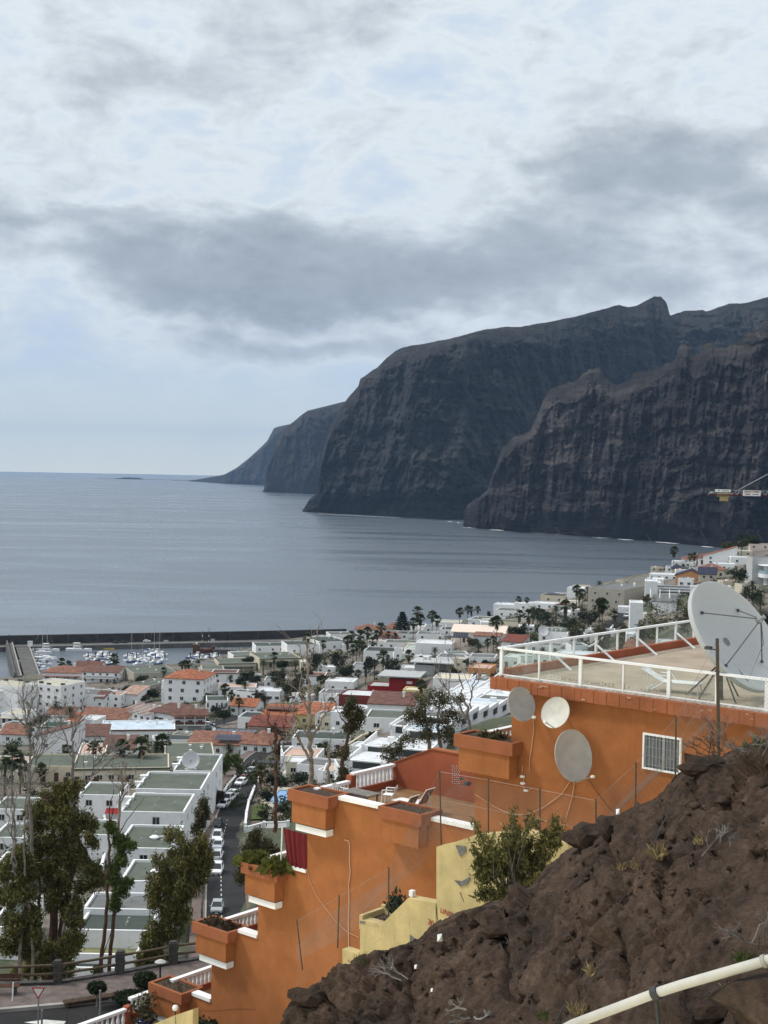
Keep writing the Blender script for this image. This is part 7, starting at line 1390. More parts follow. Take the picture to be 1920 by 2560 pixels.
# cactus stems
def cactus():
    for i,(x,y0,y1) in enumerate([(1862,1815,1875),(1869,1823,1880),(1889,1800,1872),(1904,1810,1868),(1912,1822,1866)]):
        p=aty(x,y1,28.6); h=(y1-y0)/FPX*28.6; mb=MB(); n=14; R=.055 if i!=2 else .07; pr=[(1,0),(1,h*.9),(.8,h*.97),(.2,h)]
        vs=[];fs=[]
        for (r,z) in pr:
            for j in range(n): a=2*math.pi*j/n; q=R*r*(1 if j%2 else .72); vs.append((math.cos(a)*q,math.sin(a)*q,z))
        for k in range(3):
            for j in range(n): fs.append((k*n+j,k*n+(j+1)%n,(k+1)*n+(j+1)%n,(k+1)*n+j))
        o=MB().add(vs,fs).obj('cactus_stem',mat('cactus_skin',(.10,.10,.045),.8,.15,6),None,tuple(p-[0,0,.3])); tag(o,'upright columnar cactus stem behind the dry shrub'+ordl(i,5),'cactus','cactus stems on the ridge')
cactus()
# yellow retaining wall with planter, standing in front of the orange wall
YW=mat('yellow_render',(.58,.465,.225),.93,.12,1.2,.5,30,stain=.6,streak=.45); BARE=mat('bare_mortar',(.17,.165,.16),.95,.2,6); SPRAY=mat('red_spray',(.38,.02,.02),.8,.1)
OFF=4.6
def yellow():
    T=thing('yellow_wall','cracked yellow retaining wall stepping down between the rocks and the orange building','wall',B2W(0,-OFF,0),BANG)
    L=lambda pts:[Wl(x,y,OFF) for x,y in pts]
    MB().prism(L([(1091,2117),(1130,2108),(1186,2088),(1310,2077),(1420,2110),(1420,2420),(1091,2420)]),0,.4,'y').obj('tall_section',YW,T)
    MB().prism(L([(901,2298),(953,2312),(975,2290),(1021,2245),(1090,2258),(1090,2420),(901,2420)]),-.02,.4,'y').obj('middle_section',YW,T)
    MB().prism(L([(857,2372),(900,2386),(900,2460),(857,2460)]),-.02,.35,'y').obj('low_section',YW,T)
    a,b,c,d=L([(901,2298),(953,2312),(1000,2270),(925,2282)]); MB().box(((a[0]+b[0])/2+.3,.75,a[1]-.12),(1.35,.7,.16)).obj('planter_soil',SOIL,T); MB().box(((a[0]+b[0])/2+.3,1.2,a[1]),(1.6,.14,.5)).box((a[0]+.02,.6,a[1]-.1),(.14,1.2,.5)).obj('planter_rim',YW,T)
    def crack(pts): MB().tube([(x,-.012,z) for x,z in L(pts)],.012,4).obj('crack',BARE,T)
    for p in ([(958,2312),(956,2335),(952,2347),(940,2355),(939,2370)],[(1091,2263),(1093,2290),(1096,2310)],[(901,2305),(918,2312),(950,2317)],[(1026,2300),(1024,2318),(1028,2330)],[(990,2322),(987,2350)],[(1150,2230),(1160,2255)]): crack(p)
    for p in ([(1140,2112),(1165,2116),(1166,2128),(1152,2142),(1146,2128)],[(1137,2200),(1155,2203),(1178,2190),(1170,2210),(1152,2216)],[(1026,2336),(1045,2350),(1040,2362),(1026,2362)],[(1128,2282),(1138,2284),(1138,2300),(1128,2300)],[(901,2302),(914,2303),(914,2308),(901,2308)]): MB().prism(L(p),-.035,-.022,'y').obj('bare_patch',BARE,T)
    def text(s,px,py,h,rot):
        tx=D.curves.new('t','FONT'); tx.body=s; tx.size=h; tx.extrude=.003; to=D.objects.new('t',tx); COL.objects.link(to); bpy.context.view_layer.update(); me=D.meshes.new_from_object(to.evaluated_get(bpy.context.evaluated_depsgraph_get())); D.objects.remove(to); me.materials.clear(); me.materials.append(SPRAY)
        x,z=Wl(px,py,OFF); o=put('graffiti',me,T,(x,-.03,z)); o.rotation_euler=(math.pi/2,R_(rot),0)
    text('LINDE',1101,2280,.24,8); text('30',1070,2309,.26,6); text('M',1077,2323,.2,-12)
    a=L([(1021,2240)])[0]; MB().box((a[0],.2,a[1]+.05),(.16,.16,.2)).obj('broken_cap',CAP,T)
    rs=np.random.RandomState(2); q=L([(958,2285)])[0]; P2=thing('small_bush','small blue-green bush growing in the top of the yellow wall','plant',B2W(q[0],-OFF+.7,q[1]-.35),BANG); V,F=cards(rs.normal(size=(420,3))*[.17,.17,.2]+[0,0,.5],.09,2.4,rs); faces_obj('foliage',V,F,L_ARAU,P2); MB().tube([(0,0,-.1),(0,0,.4)],.03,5).obj('stem',BARKG,P2)
yellow()
# green-black wire fence along the boundary
POSTM=mat('fence_post_paint',(.035,.042,.030),.8,.25,6,col2=(.09,.055,.035)); WIRE=mat('galvanised_wire',(.22,.215,.205),.5,.1,metal=.3)
def fence():
    T=thing('wire_fence','tall chain-link fence on thin green-brown posts along the rock ridge','fence',B2W(0,-OFF,0),BANG); off=OFF-.18
    posts=[(742,2300,2425,-14),(848,2238,2370,5),(972,2168,2315,1),(1099,1925,2150,-6),(1221,1946,2180,0),(1350,1970,2150,0),(1490,1997,2160,0),(1590,1905,2110,2),(1690,1790,2060,3),(1793,1596,1990,-7)]
    tops=[];bots=[]
    for i,(x,y0,y1,dx) in enumerate(posts):
        a=Wl(x,y0,off);b=Wl(x-dx*1.0 if abs(dx)>10 else x-dx*.8,y1,off); r=.026 if i<9 else .05; MB().tube([(b[0],.18,b[1]),(a[0],.18,a[1])],r,7).obj('post',POSTM,T); tops.append(a);bots.append(b)
    wm=MB(); step=.085; r=.0024
    def wire(p,q): 
        d=Vector((q[0]-p[0],0,q[1]-p[1])); n=Vector((-d.z,0,d.x)); n.normalize(); n*=r; P=Vector((p[0],.16,p[1]));Q=Vector((q[0],.16,q[1])); wm.add([P-n,P+n,Q+n,Q-n],[(0,1,2,3)])
    tx=[t[0] for t in tops]; tz=[t[1]-.06 for t in tops]; bz=[t[1]-2.6 for t,b in zip(tops,bots)]
    k0,k1=tx[0],tx[-1]; x=k0-3
    while x<k1:
        for s in (1,-1):
            # a wire climbing at 45 degrees, clipped to the panel
            pts=[]; n=40
            for j in range(n+1):
                xx=x+s*3.2*j/n if s>0 else x+3.2-3.2*j/n; zz=None
                z0=np.interp(x+1.6,tx,bz); zz=z0+3.2*j/n
                if k0<=xx<=k1 and np.interp(xx,tx,bz)<=zz<=np.interp(xx,tx,tz): pts.append((xx,zz))
            if len(pts)>1: wire(pts[0],pts[-1])
        x+=step*1.414
    stuff(wm.obj('wire_mesh',WIRE,T)); st=MB()
    for a,b in zip(tops[:-1],tops[1:]):
        for f in (.03,.55): st.tube([(a[0],.17,a[1]-f*1.8),(b[0],.17,b[1]-f*1.8)],.005,4)
    st.obj('strand',WIRE,T)
    # section right of the tall corner pole
    a=tops[-1]; w2=MB(); x=a[0]
    while x<a[0]+4.2:
        for s in (1,-1):
            p=(x,a[1]-2.4);q=(x+s*2.3,a[1]-.1)
            if s<0: p=(x+2.3,p[1]); q=(x,q[1])
            d=Vector((q[0]-p[0],0,q[1]-p[1])); n=Vector((-d.z,0,d.x)); n.normalize(); n*=r; P=Vector((p[0],.16,p[1]));Q=Vector((q[0],.16,q[1])); w2.add([P-n,P+n,Q+n,Q-n],[(0,1,2,3)])
        x+=step*1.414
    o=w2.obj('wire_mesh',WIRE,T); stuff(o)
    L=thing('floodlight','small black floodlight clamped to the tall corner pole before the huge dish','lamp',B2W(a[0]-.18,-off-.0+.1,a[1]-.32),BANG); MB().box((-.1,-.05,.02),(.2,.14,.09),.4).obj('housing',dark_metal,L); MB().box((-.1,-.135,.02),(.17,.01,.07),.4).obj('lens',glass,L); MB().box((.1,0,-.02),(.2,.03,.03)).obj('bracket',dark_metal,L)
fence()
def bush():
    p=aty(1285,2262,40); T=thing('leafy_bush','green leafy bush with hanging shoots in front of the fence and yellow wall','bush',p); rs=np.random.RandomState(8); s=FPX/40
    B=lambda x,y,w,h,dy=0:(((x-1285)/s,dy,(2262-y)/s),(w/s,.55,h/s)); bl=[B(1300,2165,60,50),B(1245,2195,52,55),B(1340,2135,40,45),B(1228,2130,34,30),B(1290,2100,34,26),B(1368,2100,18,50),B(1255,2235,60,28),B(1330,2205,46,36),B(1325,2060,14,26),B(1205,2180,22,50),B(1385,2060,12,26)]
    C=clumped(sub(bl,rs,7,.32),640,11,.09,rs,.5); V,F=cards(C,.05,3.2,rs,.8); faces_obj('foliage',V,F,L_EUC,T); br=MB(); sh=[]
    for i in range(70):
        a=rs.uniform(-1.25,1.35); e=np.array([a,rs.normal()*.3,rs.uniform(1.1,2.75)-.25*abs(a)]); m_=e*.5+rs.normal(size=3)*.12; br.tube([(rs.normal()*.2,0,0),tuple(m_),tuple(e)],[.02,.012,.005],4,cap=False)
        for f in np.linspace(.5,1.03,9): sh.append(m_*(1-f)*1.0+e*f)
    br.obj('branches',BARKG,T); C=np.repeat(np.array(sh),7,0); C=C+rs.normal(size=C.shape)*.05; V,F=cards(C,.045,3.4,rs,1.0); faces_obj('shoots',V,F,L_EUCY,T)
bush()
def pipe():
    pts=[(1395,2580,20.3),(1434,2560,20.1),(1639,2483,19.4),(1704,2462,19.2),(1920,2400,18.6),(2050,2362,18.3)]; P=[aty(x,y,d) for x,y,d in pts]; T=thing('water_pipe','thick pale plastic water pipe running along the bottom of the slope','pipe',tuple(P[2])); o=P[2]
    MB().tube([tuple(p-o) for p in P],.070,16).obj('tube',mat('pipe_plastic',(.46,.45,.41),.55,.08,2,stain=.3),T,smooth=True); q=aty(1640,2483,19.4)-o; d=(P[3]-P[1]);d/=np.linalg.norm(d)
    MB().tube([tuple(q-d*.05),tuple(q+d*.05)],.1,14).tube([tuple(q+[0,0,-.05]),tuple(q+[.05,0,-.45])],.03,6).obj('bracket',dark_metal,T); q=P[4]-o+d*-.05; MB().tube([tuple(q-d*.03),tuple(q+d*.03)],.09,14).obj('joint',mat('pipe_joint',(.3,.29,.26),.6,.1),T)
    c=[at_slope(x,y)+[0,-.12,.06] for x,y in [(1690,1970),(1660,2040),(1620,2130),(1560,2240),(1500,2330),(1450,2420),(1400,2510),(1380,2560)]]; o2=MB().tube([tuple(p) for p in c],.012,5).obj('black_cable',dark_metal,None); tag(o2,'thin black cable running down the rock slope','cable')
pipe()
# ================================================================ NEAR LEFT: promenade, log fence, trees
ZP=72.75
def sheet(pts,z,name,M,th=.0):
    P=[atz(x,y,z) for x,y in pts]; n=len(P); mb=MB().add([tuple(p) for p in P],[tuple(range(n))[::-1]])
    if th: mb.add([tuple(p) for p in P]+[(p[0],p[1],p[2]-th) for p in P],[(i,(i+1)%n,n+(i+1)%n,n+i) for i in range(n)])
    o=mb.obj(name,M); me=o.data
    if me.polygons[0].normal.z<0: me.flip_normals()
    return struct(o)
PROM=mat('promenade_paving',(.145,.115,.105),.92,.2,2.2,.3,14,stain=.4,col2=(.085,.07,.065))
sheet([(-80,2470),(0,2466),(135,2463),(300,2436),(435,2412),(500,2401),(560,2392),(560,2440),(400,2484),(320,2495),(251,2500),(154,2512),(0,2525),(-80,2530)],ZP+.14,'pavement',PROM,.5)
sheet([(-120,2400+110),(640,2400),(640,2900),(-120,2900)],ZP,'road',asphalt)
def kerbs():
    P=[atz(x,y,ZP+.08) for x,y in [(-80,2531),(0,2526),(154,2513),(251,2501),(320,2496),(400,2485)]]; mb=MB()
    for a,b in zip(P[:-1],P[1:]): mb.beam(tuple(a),tuple(b),.26,.2)
    struct(mb.obj('kerb',kerbm)); B=[atz(x,y,ZP+.2) for x,y in [(160,2508),(251,2494),(330,2484),(400,2474)]]; mb=MB()
    for a,b in zip(B[:-1],B[1:]): mb.beam(tuple(a),tuple(b),.5,.16)
    struct(mb.obj('planting_strip',SOIL)); sheet([(60,2556),(110,2549),(165,2553),(160,2560),(110,2562)],ZP+.008,'road_markings',white_line)
kerbs()
STONE=mat('dark_stone_pillar',(.075,.07,.068),.95,.3,5,.6,9); LOG=mat('log_wood',(.115,.085,.05),.9,.25,3,.4,18,col2=(.05,.04,.028))
def log_fence():
    T=thing('log_fence','rustic fence of round logs between dark stone pillars along the promenade','fence',(0,0,0)); XS=[(-120,2470),(-10,2466),(144,2461),(300,2436),(433,2411),(540,2396)]; P=[atz(x,y,ZP+.1) for x,y in XS]; h=1.22
    for i,p in enumerate(P):
        if i==1: continue
        mb=MB(); rs=random.Random(i)
        for k in range(5): mb.box((rs.uniform(-.02,.02),rs.uniform(-.02,.02),h*(k+.5)/5),(.42+rs.uniform(-.05,.05),.42+rs.uniform(-.05,.05),h/5-.01),rs.uniform(-.1,.1))
        mb.box((0,0,h+.03),(.34,.34,.07)); mb.obj('stone_pillar',STONE,T,tuple(p))
    Q=[P[0]]+P[2:]
    for a,b in zip(Q[:-1],Q[1:]):
        for z in (1.02,.56):
            m=(a+b)/2+np.array([0,0,z-.02]); MB().tube([tuple(a+[0,0,z]),tuple(m),tuple(b+[0,0,z])],[.075,.068,.072],9).obj('log_rail',LOG,T)
    b=MB()
    for a,c in zip(Q[:-1],Q[1:]): b.beam(tuple(a+[0,.25,-.05]),tuple(c+[0,.25,-.05]),.35,.3)
    b.obj('stone_edge',STONE,T)
log_fence()
def bench():
    p=atz(6,2486,ZP+.14); T=thing('park_bench','dark reddish bench at the left edge of the promenade','bench',p,R_(4))
    for i in range(3): MB().box((0,-.15+i*.15,.45),(1.7,.12,.04)).obj('seat_slat',timber,T)
    for i in range(3): MB().box((0,.32+.03*i,.62+i*.13),(1.7,.03,.11)).obj('back_slat',timber,T)
    for s in (-1,1): MB().box((s*.65,.05,.22),(.08,.45,.44)).obj('leg',dark_metal,T)
    p=atz(31,2503,ZP+.14); o=MB().tube([(0,0,0),(.03,0,.95)],.035,7).obj('white_post',CAP,None,tuple(p)); tag(o,'short white post beside the dark bench','post')
    p=atz(400,2466,ZP+.14); T=thing('street_lamp','low dark lamp post between the round bush and the balustrade','lamp post',p); MB().tube([(0,0,0),(0,0,1.25)],.05,8).obj('pole',dark_metal,T); MB().lathe([(0,1.42),(.12,1.4),(.3,1.3),(.26,1.25),(0,1.24)],12).obj('lamp_head',GREYP,T)
    p=atz(95,2590,ZP); T=thing('yield_sign','triangular give-way sign with a red border on a grey pole','traffic sign',p); d=p[1]; h=(2590-2475)/FPX*d
    MB().tube([(0,0,-1),(0,0,h+.25)],.035,8).obj('pole',metal_g,T); s=.33; tri=lambda k,y:[(-s*k,y,h+s*.57*k),(s*k,y,h+s*.57*k),(0,y,h-s*1.15*k)]
    MB().prism([(q[0],q[2]) for q in tri(1,0)],-.06,-.045,'y').obj('border',mat('sign_red',(.35,.03,.02),.6,.12),T); MB().prism([(q[0],q[2]) for q in tri(.70,0)],-.066,-.0605,'y').obj('sign_face',mat('sign_white',(.68,.68,.66),.5,.05,stain=.2),T)
    for i,(x,y0,lb) in enumerate([(104,2523,'pale steel post right of the give-way sign'),(249,2473,'grey steel post in front of the umbrella-shaped tree'),(167,2505,'thin dark wire post left of the grey steel post'),(214,2536,'thin wire post beside the lower balustrade')]):
        p=atz(x,2600,ZP); hh=(2600-y0)/FPX*p[1]; o=MB().tube([(0,0,-.5),(0,0,hh)],.05 if i<2 else .022,8).obj('steel_post',metal_g if i<2 else POSTM,None,tuple(p)); tag(o,lb,'post')
bench()
def near_bush(px,yt,yb,w,label,trunk,z,seed,leaf=L_DARK,cat='bush',name='clipped_bush'):
    p=atz(px,yb,z); s=FPX/p[1]; h=(yb-yt)/s; W_=w/s; T=thing(name,label,cat,p); rs=np.random.RandomState(seed); t=h*trunk; C=clumped([((0,0,t+(h-t)*.5),(W_*.46,W_*.4,(h-t)*.48))],500,9,.05,rs,.3); V,F=cards(C,.075,1.8,rs); faces_obj('crown',V,F,leaf,T); MB().tube([(0,0,-.1),(.02,0,t+(h-t)*.4)],.05,6).obj('trunk',BARKG,T)
near_bush(362,2428,2476,60,'rounded clipped bush on the promenade left of the lamp post',.12,ZP+.14,5); near_bush(242,2454,2512,48,'small umbrella-shaped tree with a thin trunk at the kerb',.52,ZP+.14,6,cat='tree',name='umbrella_tree'); near_bush(330,2482,2500,110,'low dark hedge plants in the strip beside the kerb',0,ZP+.14,7); near_bush(330,2545,2590,60,'wispy plant behind the lower white balustrade',.1,ZP+.5,9,L_OLIVE)
def low_yellow():
    T=thing('low_yellow_wall','low cracked yellow wall with a round lamp at the foot of the orange building','wall',B2W(0,-3.7,0),BANG); off=3.7
    MB().prism([Wl(x,y,off) for x,y in [(380,2562),(430,2541),(482,2524),(482,2640),(380,2640)]],0,.3,'y').obj('wall',YW,T); MB().tube([(x,-.015,z) for x,z in [Wl(q[0],q[1],off) for q in [(438,2540),(440,2552),(437,2570)]]],.012,4).obj('crack',BARE,T)
    a=Wl(431,2536,off); L=thing('globe_lamp','small white globe lamp standing on the low yellow wall','lamp',B2W(a[0],-3.55,a[1]+.0),BANG); MB().tube([(0,0,-.1),(0,0,.18)],.03,6).obj('stem',dark_metal,L); MB().lathe([(0,.1),(.1,.13),(.13,.22),(.1,.31),(0,.34)],12).obj('globe',CAP,L,smooth=True)
    q=Wl(505,2560,2.9); P2=thing('dark_bush','dark bush at the bottom between the low yellow wall and the orange wall','bush',B2W(q[0],-2.6,q[1]-1.2),BANG); rs=np.random.RandomState(3); C=clumped([((0,0,.7),(1.1,.6,.5))],300,8,.1,rs); V,F=cards(C,.1,1.8,rs); faces_obj('foliage',V,F,L_DARK,P2); MB().tube([(0,0,-.5),(0,0,.5)],.05,5).obj('stem',BARKG,P2)
low_yellow()
# ---------------------------------------------------------------- eucalyptus and bare trees
def px_pt(px,py,Y): return np.array(aty(px,py,Y))
def euc(name,label,Y,trunks,blobs,leaf,ncl,csz,card,seed,bark=BARKR,cat='tree',group=None,droop=.7,per=12,twig=14,hang=0,asp=2.6):
    """trunks: lists of (px,py,radius m); blobs: (px,py,half w px,half h px,depth shift m)"""
    s=FPX/Y; base=px_pt(trunks[0][0][0],trunks[0][0][1],Y); T=thing(name,label,cat,tuple(base),0,group); rs=np.random.RandomState(seed)
    tb=MB(); joints=[]
    for tr in trunks:
        P=[px_pt(x,y,Y+dy)-base for (x,y,r,*q) in tr for dy in [(q[0] if q else 0)]]; rr=[t_[2] for t_ in tr]
        # smooth the polyline
        t=np.linspace(0,len(P)-1,(len(P)-1)*5+1); A=np.array(P); A=np.stack([np.interp(t,range(len(P)),A[:,k]) for k in range(3)],-1); 
        for _ in range(2): A[1:-1]=(A[:-2]+2*A[1:-1]+A[2:])/4
        A+=rs.normal(size=A.shape)*.03; tb.tube([tuple(a) for a in A],list(np.interp(t,range(len(P)),rr)),8); joints+=list(A[len(A)//4:])
    bl=[]; J=np.array(joints)
    for (x,y,w,h,dy) in blobs:
        c=px_pt(x,y,Y+dy)-base; bl.append((tuple(c),(w/s,max(.45,min(w,h)/s*.8),h/s)))
    cc=blob_points(sub(bl,rs,8,.29),int(ncl*.82),rs,.5) if ncl else np.zeros((0,3))
    # limbs to each mass, twigs to a share of the clumps
    for (c,r) in bl:
        c=np.array(c); d=np.linalg.norm(J-c,axis=1)+np.maximum(0,J[:,2]-c[2])*1.5; j=J[np.argmin(d)]; m=(j+c)/2+rs.normal(size=3)*.15+[0,0,.1]; tb.tube([tuple(j),tuple(m),tuple(c)],[.06,.045,.022],5,cap=False)
        for _ in range(twig):
            v=rs.normal(size=3); v/=np.linalg.norm(v); e=c+v*np.array(r)*rs.uniform(.6,1); tb.tube([tuple(c+(e-c)*.05),tuple((c+e)/2+rs.normal(size=3)*.06),tuple(e)],[.018,.012,.006],4,cap=False)
    tb.obj('trunk',bark,T)
    if ncl:
        per=per+5; C=np.repeat(cc,per,0)+rs.normal(size=(len(cc)*per,3))*np.array([csz,csz,csz*(1+hang)])*.85-np.array([0,0,csz*hang]); V,F=cards(C,card*.62,asp,rs,droop); faces_obj('crown',V,F,leaf,T)
    return T
euc('eucalyptus_tree','large dark eucalyptus with a thick reddish trunk, biggest tree at the lower left',84,
    [[(120,2465,.32),(128,2380,.28),(138,2250,.22),(140,2150,.16),(128,2040,.09),(110,1985,.04)],[(132,2460,.14),(150,2330,.12),(170,2200,.08),(200,2120,.04)],[(108,2460,.12),(96,2330,.10),(100,2200,.07),(88,2100,.04)]],
    [(165,2060,62,48,0),(110,2040,50,45,.4),(205,2090,42,50,-.3),(140,2120,70,50,.3),(95,2110,40,60,0),(200,2160,38,40,0),(150,2190,60,45,-.5),(150,1995,45,40,.3),(180,1975,30,30,0),(235,2200,36,34,0),(255,2205,16,18,.2),(110,2230,50,50,.2),(180,2240,40,40,0),(75,2160,35,50,.4)],L_EUC,2300,.17,.15,1)
euc('eucalyptus_tree','broad eucalyptus crown at the left edge with thin pale trunks',82,
    [[(52,2470,.14),(50,2380,.12),(60,2280,.08),(50,2180,.04)],[(78,2468,.12),(84,2380,.10),(72,2260,.06)]],
    [(40,2180,45,55,0),(20,2230,34,50,.3),(62,2250,45,45,0),(30,2310,40,45,-.2),(75,2320,36,40,.2),(18,2160,22,30,0),(60,2140,30,30,.2),(50,2370,40,35,.3),(15,2370,22,30,0)],L_EUC,1500,.17,.15,2,BARKP)
euc('eucalyptus_tree','slender eucalyptus with drooping sprays right of the thick reddish trunk',83,
    [[(150,2462,.12),(156,2380,.10),(162,2300,.07),(185,2230,.04)],[(165,2462,.09),(172,2370,.07),(190,2290,.03)]],
    [(180,2290,30,34,0),(200,2320,22,30,.2),(168,2350,28,36,0),(150,2390,30,30,.2),(190,2370,18,24,0),(165,2425,24,24,.2),(120,2390,30,34,0),(100,2420,34,30,0),(60,2430,30,24,.2)],L_EUCY,900,.16,.14,3,BARKG)
euc('slim_eucalyptus','slim pair of pale eucalyptus trunks with small green tufts before the olive roof',82,
    [[(248,2440,.12),(262,2330,.11),(270,2200,.09),(274,2120,.08),(272,2060,.05),(283,2020,.03)],[(272,2432,.12),(283,2320,.11),(288,2230,.09),(292,2140,.06),(300,2080,.03)],[(274,2120,.05),(305,2070,.03),(340,2020,.02),(362,1995,.01)],[(272,2060,.04),(276,2000,.03),(290,1960,.015)]],
    [(318,2118,24,18,0),(300,2108,22,20,.2),(300,2145,20,22,0),(288,2165,16,24,.1),(312,2210,24,16,0),(290,2200,18,18,.1),(298,2235,20,20,0),(285,2255,10,22,0),(275,2070,14,16,.2),(245,2430,14,16,0),(296,2270,8,12,.1)],L_HEDGE,620,.14,.13,4,BARKR,twig=6)
euc('hanging_eucalyptus','willow-like yellow-green eucalyptus hanging before the parked cars',80,
    [[(408,2412,.14),(416,2350,.13),(428,2280,.11),(450,2200,.08),(470,2130,.05),(490,2080,.03)],[(428,2280,.07),(405,2220,.05),(400,2160,.03)]],
    [(480,2110,38,36,0),(505,2130,26,40,.2),(450,2140,34,44,0),(430,2190,40,44,.2),(400,2170,26,40,0),(385,2215,24,36,.2),(460,2220,34,40,-.2),(490,2180,28,44,0),(425,2250,44,40,0),(455,2285,22,36,.2),(405,2290,32,36,0),(425,2340,40,34,.2),(385,2345,30,30,0),(370,2380,34,30,0),(440,2090,20,18,0),(425,2090,12,18,.1),(515,2160,14,36,0),(400,2400,50,24,.2),(350,2415,30,18,.3)],L_EUCY,2300,.14,.13,5,BARKP,hang=.9,droop=1.1,asp=3.0)
euc('hanging_eucalyptus','small brownish eucalyptus top between the white side wall and the pavement',95,
    [[(505,2300,.09),(508,2150,.07),(505,2050,.04)]],[(505,2035,18,24,0),(498,2070,18,30,.2),(515,2010,10,16,0),(500,2105,16,26,0)],L_OLIVE,320,.16,.13,6,BARKG,hang=.5)
euc('road_tree','olive-leaved tree between the road and the fern planter',72,
    [[(640,2330,.10),(640,2230,.08),(650,2150,.05),(655,2090,.03)]],[(640,2110,40,34,0),(615,2140,26,40,.2),(665,2125,28,34,0),(640,2170,40,30,.2),(690,2140,16,22,0),(610,2190,20,26,0)],L_OLIVE,900,.14,.11,7,BARKG,asp=2.0)
# bare trees: recursive branching between given limbs
def bare(label,Y,trunks,seed,bark,n=26,L=1.6,r=.035,group=None,lean=0):
    s=FPX/Y; base=px_pt(trunks[0][0][0],trunks[0][0][1],Y); T=thing('bare_tree',label,'tree',tuple(base),0,group); rs=np.random.RandomState(seed); tb=MB(); J=[]
    for tr in trunks:
        A=np.array([px_pt(x,y,Y)-base for x,y,_ in tr]); t=np.linspace(0,len(A)-1,(len(A)-1)*6+1); B_=np.stack([np.interp(t,range(len(A)),A[:,k]) for k in range(3)],-1)
        for _ in range(2): B_[1:-1]=(B_[:-2]+2*B_[1:-1]+B_[2:])/4
        B_[1:-1]+=rs.normal(size=B_[1:-1].shape)*.05; tb.tube([tuple(b) for b in B_],list(np.interp(t,range(len(A)),[q[2] for q in tr])),7); k=len(B_)//3; J+=[(B_[i],B_[min(i+1,len(B_)-1)]-B_[i-1]) for i in range(k,len(B_))]
    tb.obj('trunk',bark,T); tw=MB()
    def grow(a,d,l,r,k):
        m=a+d*l*.5+rs.normal(size=3)*l*.05; q=a+d*l+rs.normal(size=3)*l*.05+np.array([0,0,l*.08]); tw.tube([tuple(a),tuple(m),tuple(q)],[r,r*.8,r*.55],4,cap=False)
        if k>0:
            for _ in range(rs.randint(2,4)):
                e=d+rs.normal(size=3)*.42; e/=np.linalg.norm(e); f=rs.uniform(.45,1); grow(a+(q-a)*f,e,l*rs.uniform(.5,.75),r*.55,k-1)
    for i in range(n):
        a,d=J[rs.randint(len(J))]; d=d/(np.linalg.norm(d)+1e-6); e=d*.7+rs.normal(size=3)*np.array([.6,.4,.35])+[0,0,.25]; e/=np.linalg.norm(e); grow(a,e,L*rs.uniform(.5,1.1),r*rs.uniform(.5,1),2)
    tw.obj('branches',bark,T); return T
bare('bare grey tree rising over the bungalow row, main trunk nearest the road',84,[[(178,2200,.14),(176,2060,.13),(180,1980,.11),(184,1900,.09),(180,1850,.06),(196,1800,.04),(216,1760,.02)],[(176,2020,.06),(210,1960,.05),(250,1900,.04),(290,1870,.02)],[(184,1900,.05),(160,1840,.04),(150,1790,.02)]],1,BARKG,34,1.5,.04)
bare('bare grey tree with many upright branches left of the middle one',83,[[(82,2200,.12),(80,2080,.11),(72,1960,.09),(78,1880,.06),(66,1800,.04),(52,1740,.02)],[(72,1960,.05),(98,1890,.04),(120,1830,.02)],[(76,1920,.05),(95,1850,.04),(92,1780,.02)]],2,BARKG,40,1.6,.04)
bare('bare thin tree at the left edge among the green roofs',80,[[(30,2180,.08),(38,2090,.07),(34,2000,.06),(30,1940,.03)],[(36,2080,.04),(14,2030,.03),(2,1990,.015)]],3,BARKG,18,1.2,.03)
bare('bare thin tree with dark stems in front of the green roofs',81,[[(62,2190,.06),(60,2080,.05),(66,1990,.03)],[(40,2190,.05),(32,2100,.045),(28,2010,.03)]],4,BARKG,16,1.2,.028)
bare('bare pale tree beside the long green bungalow roof',86,[[(296,2120,.10),(300,2010,.09),(308,1960,.07),(300,1920,.04)],[(300,2010,.05),(330,1950,.03),(350,1900,.015)],[(305,1985,.05),(318,1935,.03)]],5,BARKP,20,1.2,.03)
bare('dead tree with a pale ringed trunk, tallest of the bare trees in the centre',82,[[(776,2060,.16),(775,1960,.15),(778,1880,.135),(774,1800,.115),(772,1720,.09),(768,1640,.06),(766,1590,.035)],[(776,1850,.07),(745,1800,.06),(720,1760,.04),(706,1740,.02)],[(778,1850,.08),(800,1810,.06),(822,1770,.04),(828,1750,.02)],[(772,1660,.07),(784,1620,.05),(792,1580,.03),(806,1560,.015)],[(770,1690,.04),(752,1640,.03),(748,1600,.015)],[(774,1780,.06),(748,1730,.045),(752,1680,.02)],[(776,1900,.09),(757,1870,.075),(740,1830,.07),(726,1790,.05)]],6,BARKP,22,1.3,.035)
bare('dead dark-trunked tree left of the tall pale one',78,[[(686,2080,.12),(690,1980,.11),(692,1900,.10),(690,1840,.10),(688,1808,.09)],[(690,1880,.06),(705,1840,.05),(716,1790,.03),(708,1760,.015)],[(691,1850,.05),(674,1800,.04),(668,1770,.02)],[(688,1990,.06),(664,1960,.05),(640,1930,.03)]],7,BARKR,16,1.1,.03)
bare('short dead snag with a split top beside the tall pale dead tree',80,[[(818,2000,.11),(822,1950,.10),(821,1890,.08),(824,1865,.05)]],8,BARKP,3,.5,.02)
bare('bare tree with smooth forked branches in front of the climbing white apartments',70,[[(1170,1900,.09),(1176,1830,.08),(1170,1780,.07),(1160,1740,.05),(1148,1690,.03)],[(1170,1780,.05),(1182,1720,.04),(1190,1680,.02)],[(1172,1800,.05),(1130,1740,.04),(1100,1700,.02)]],9,BARKG,16,1.1,.03)
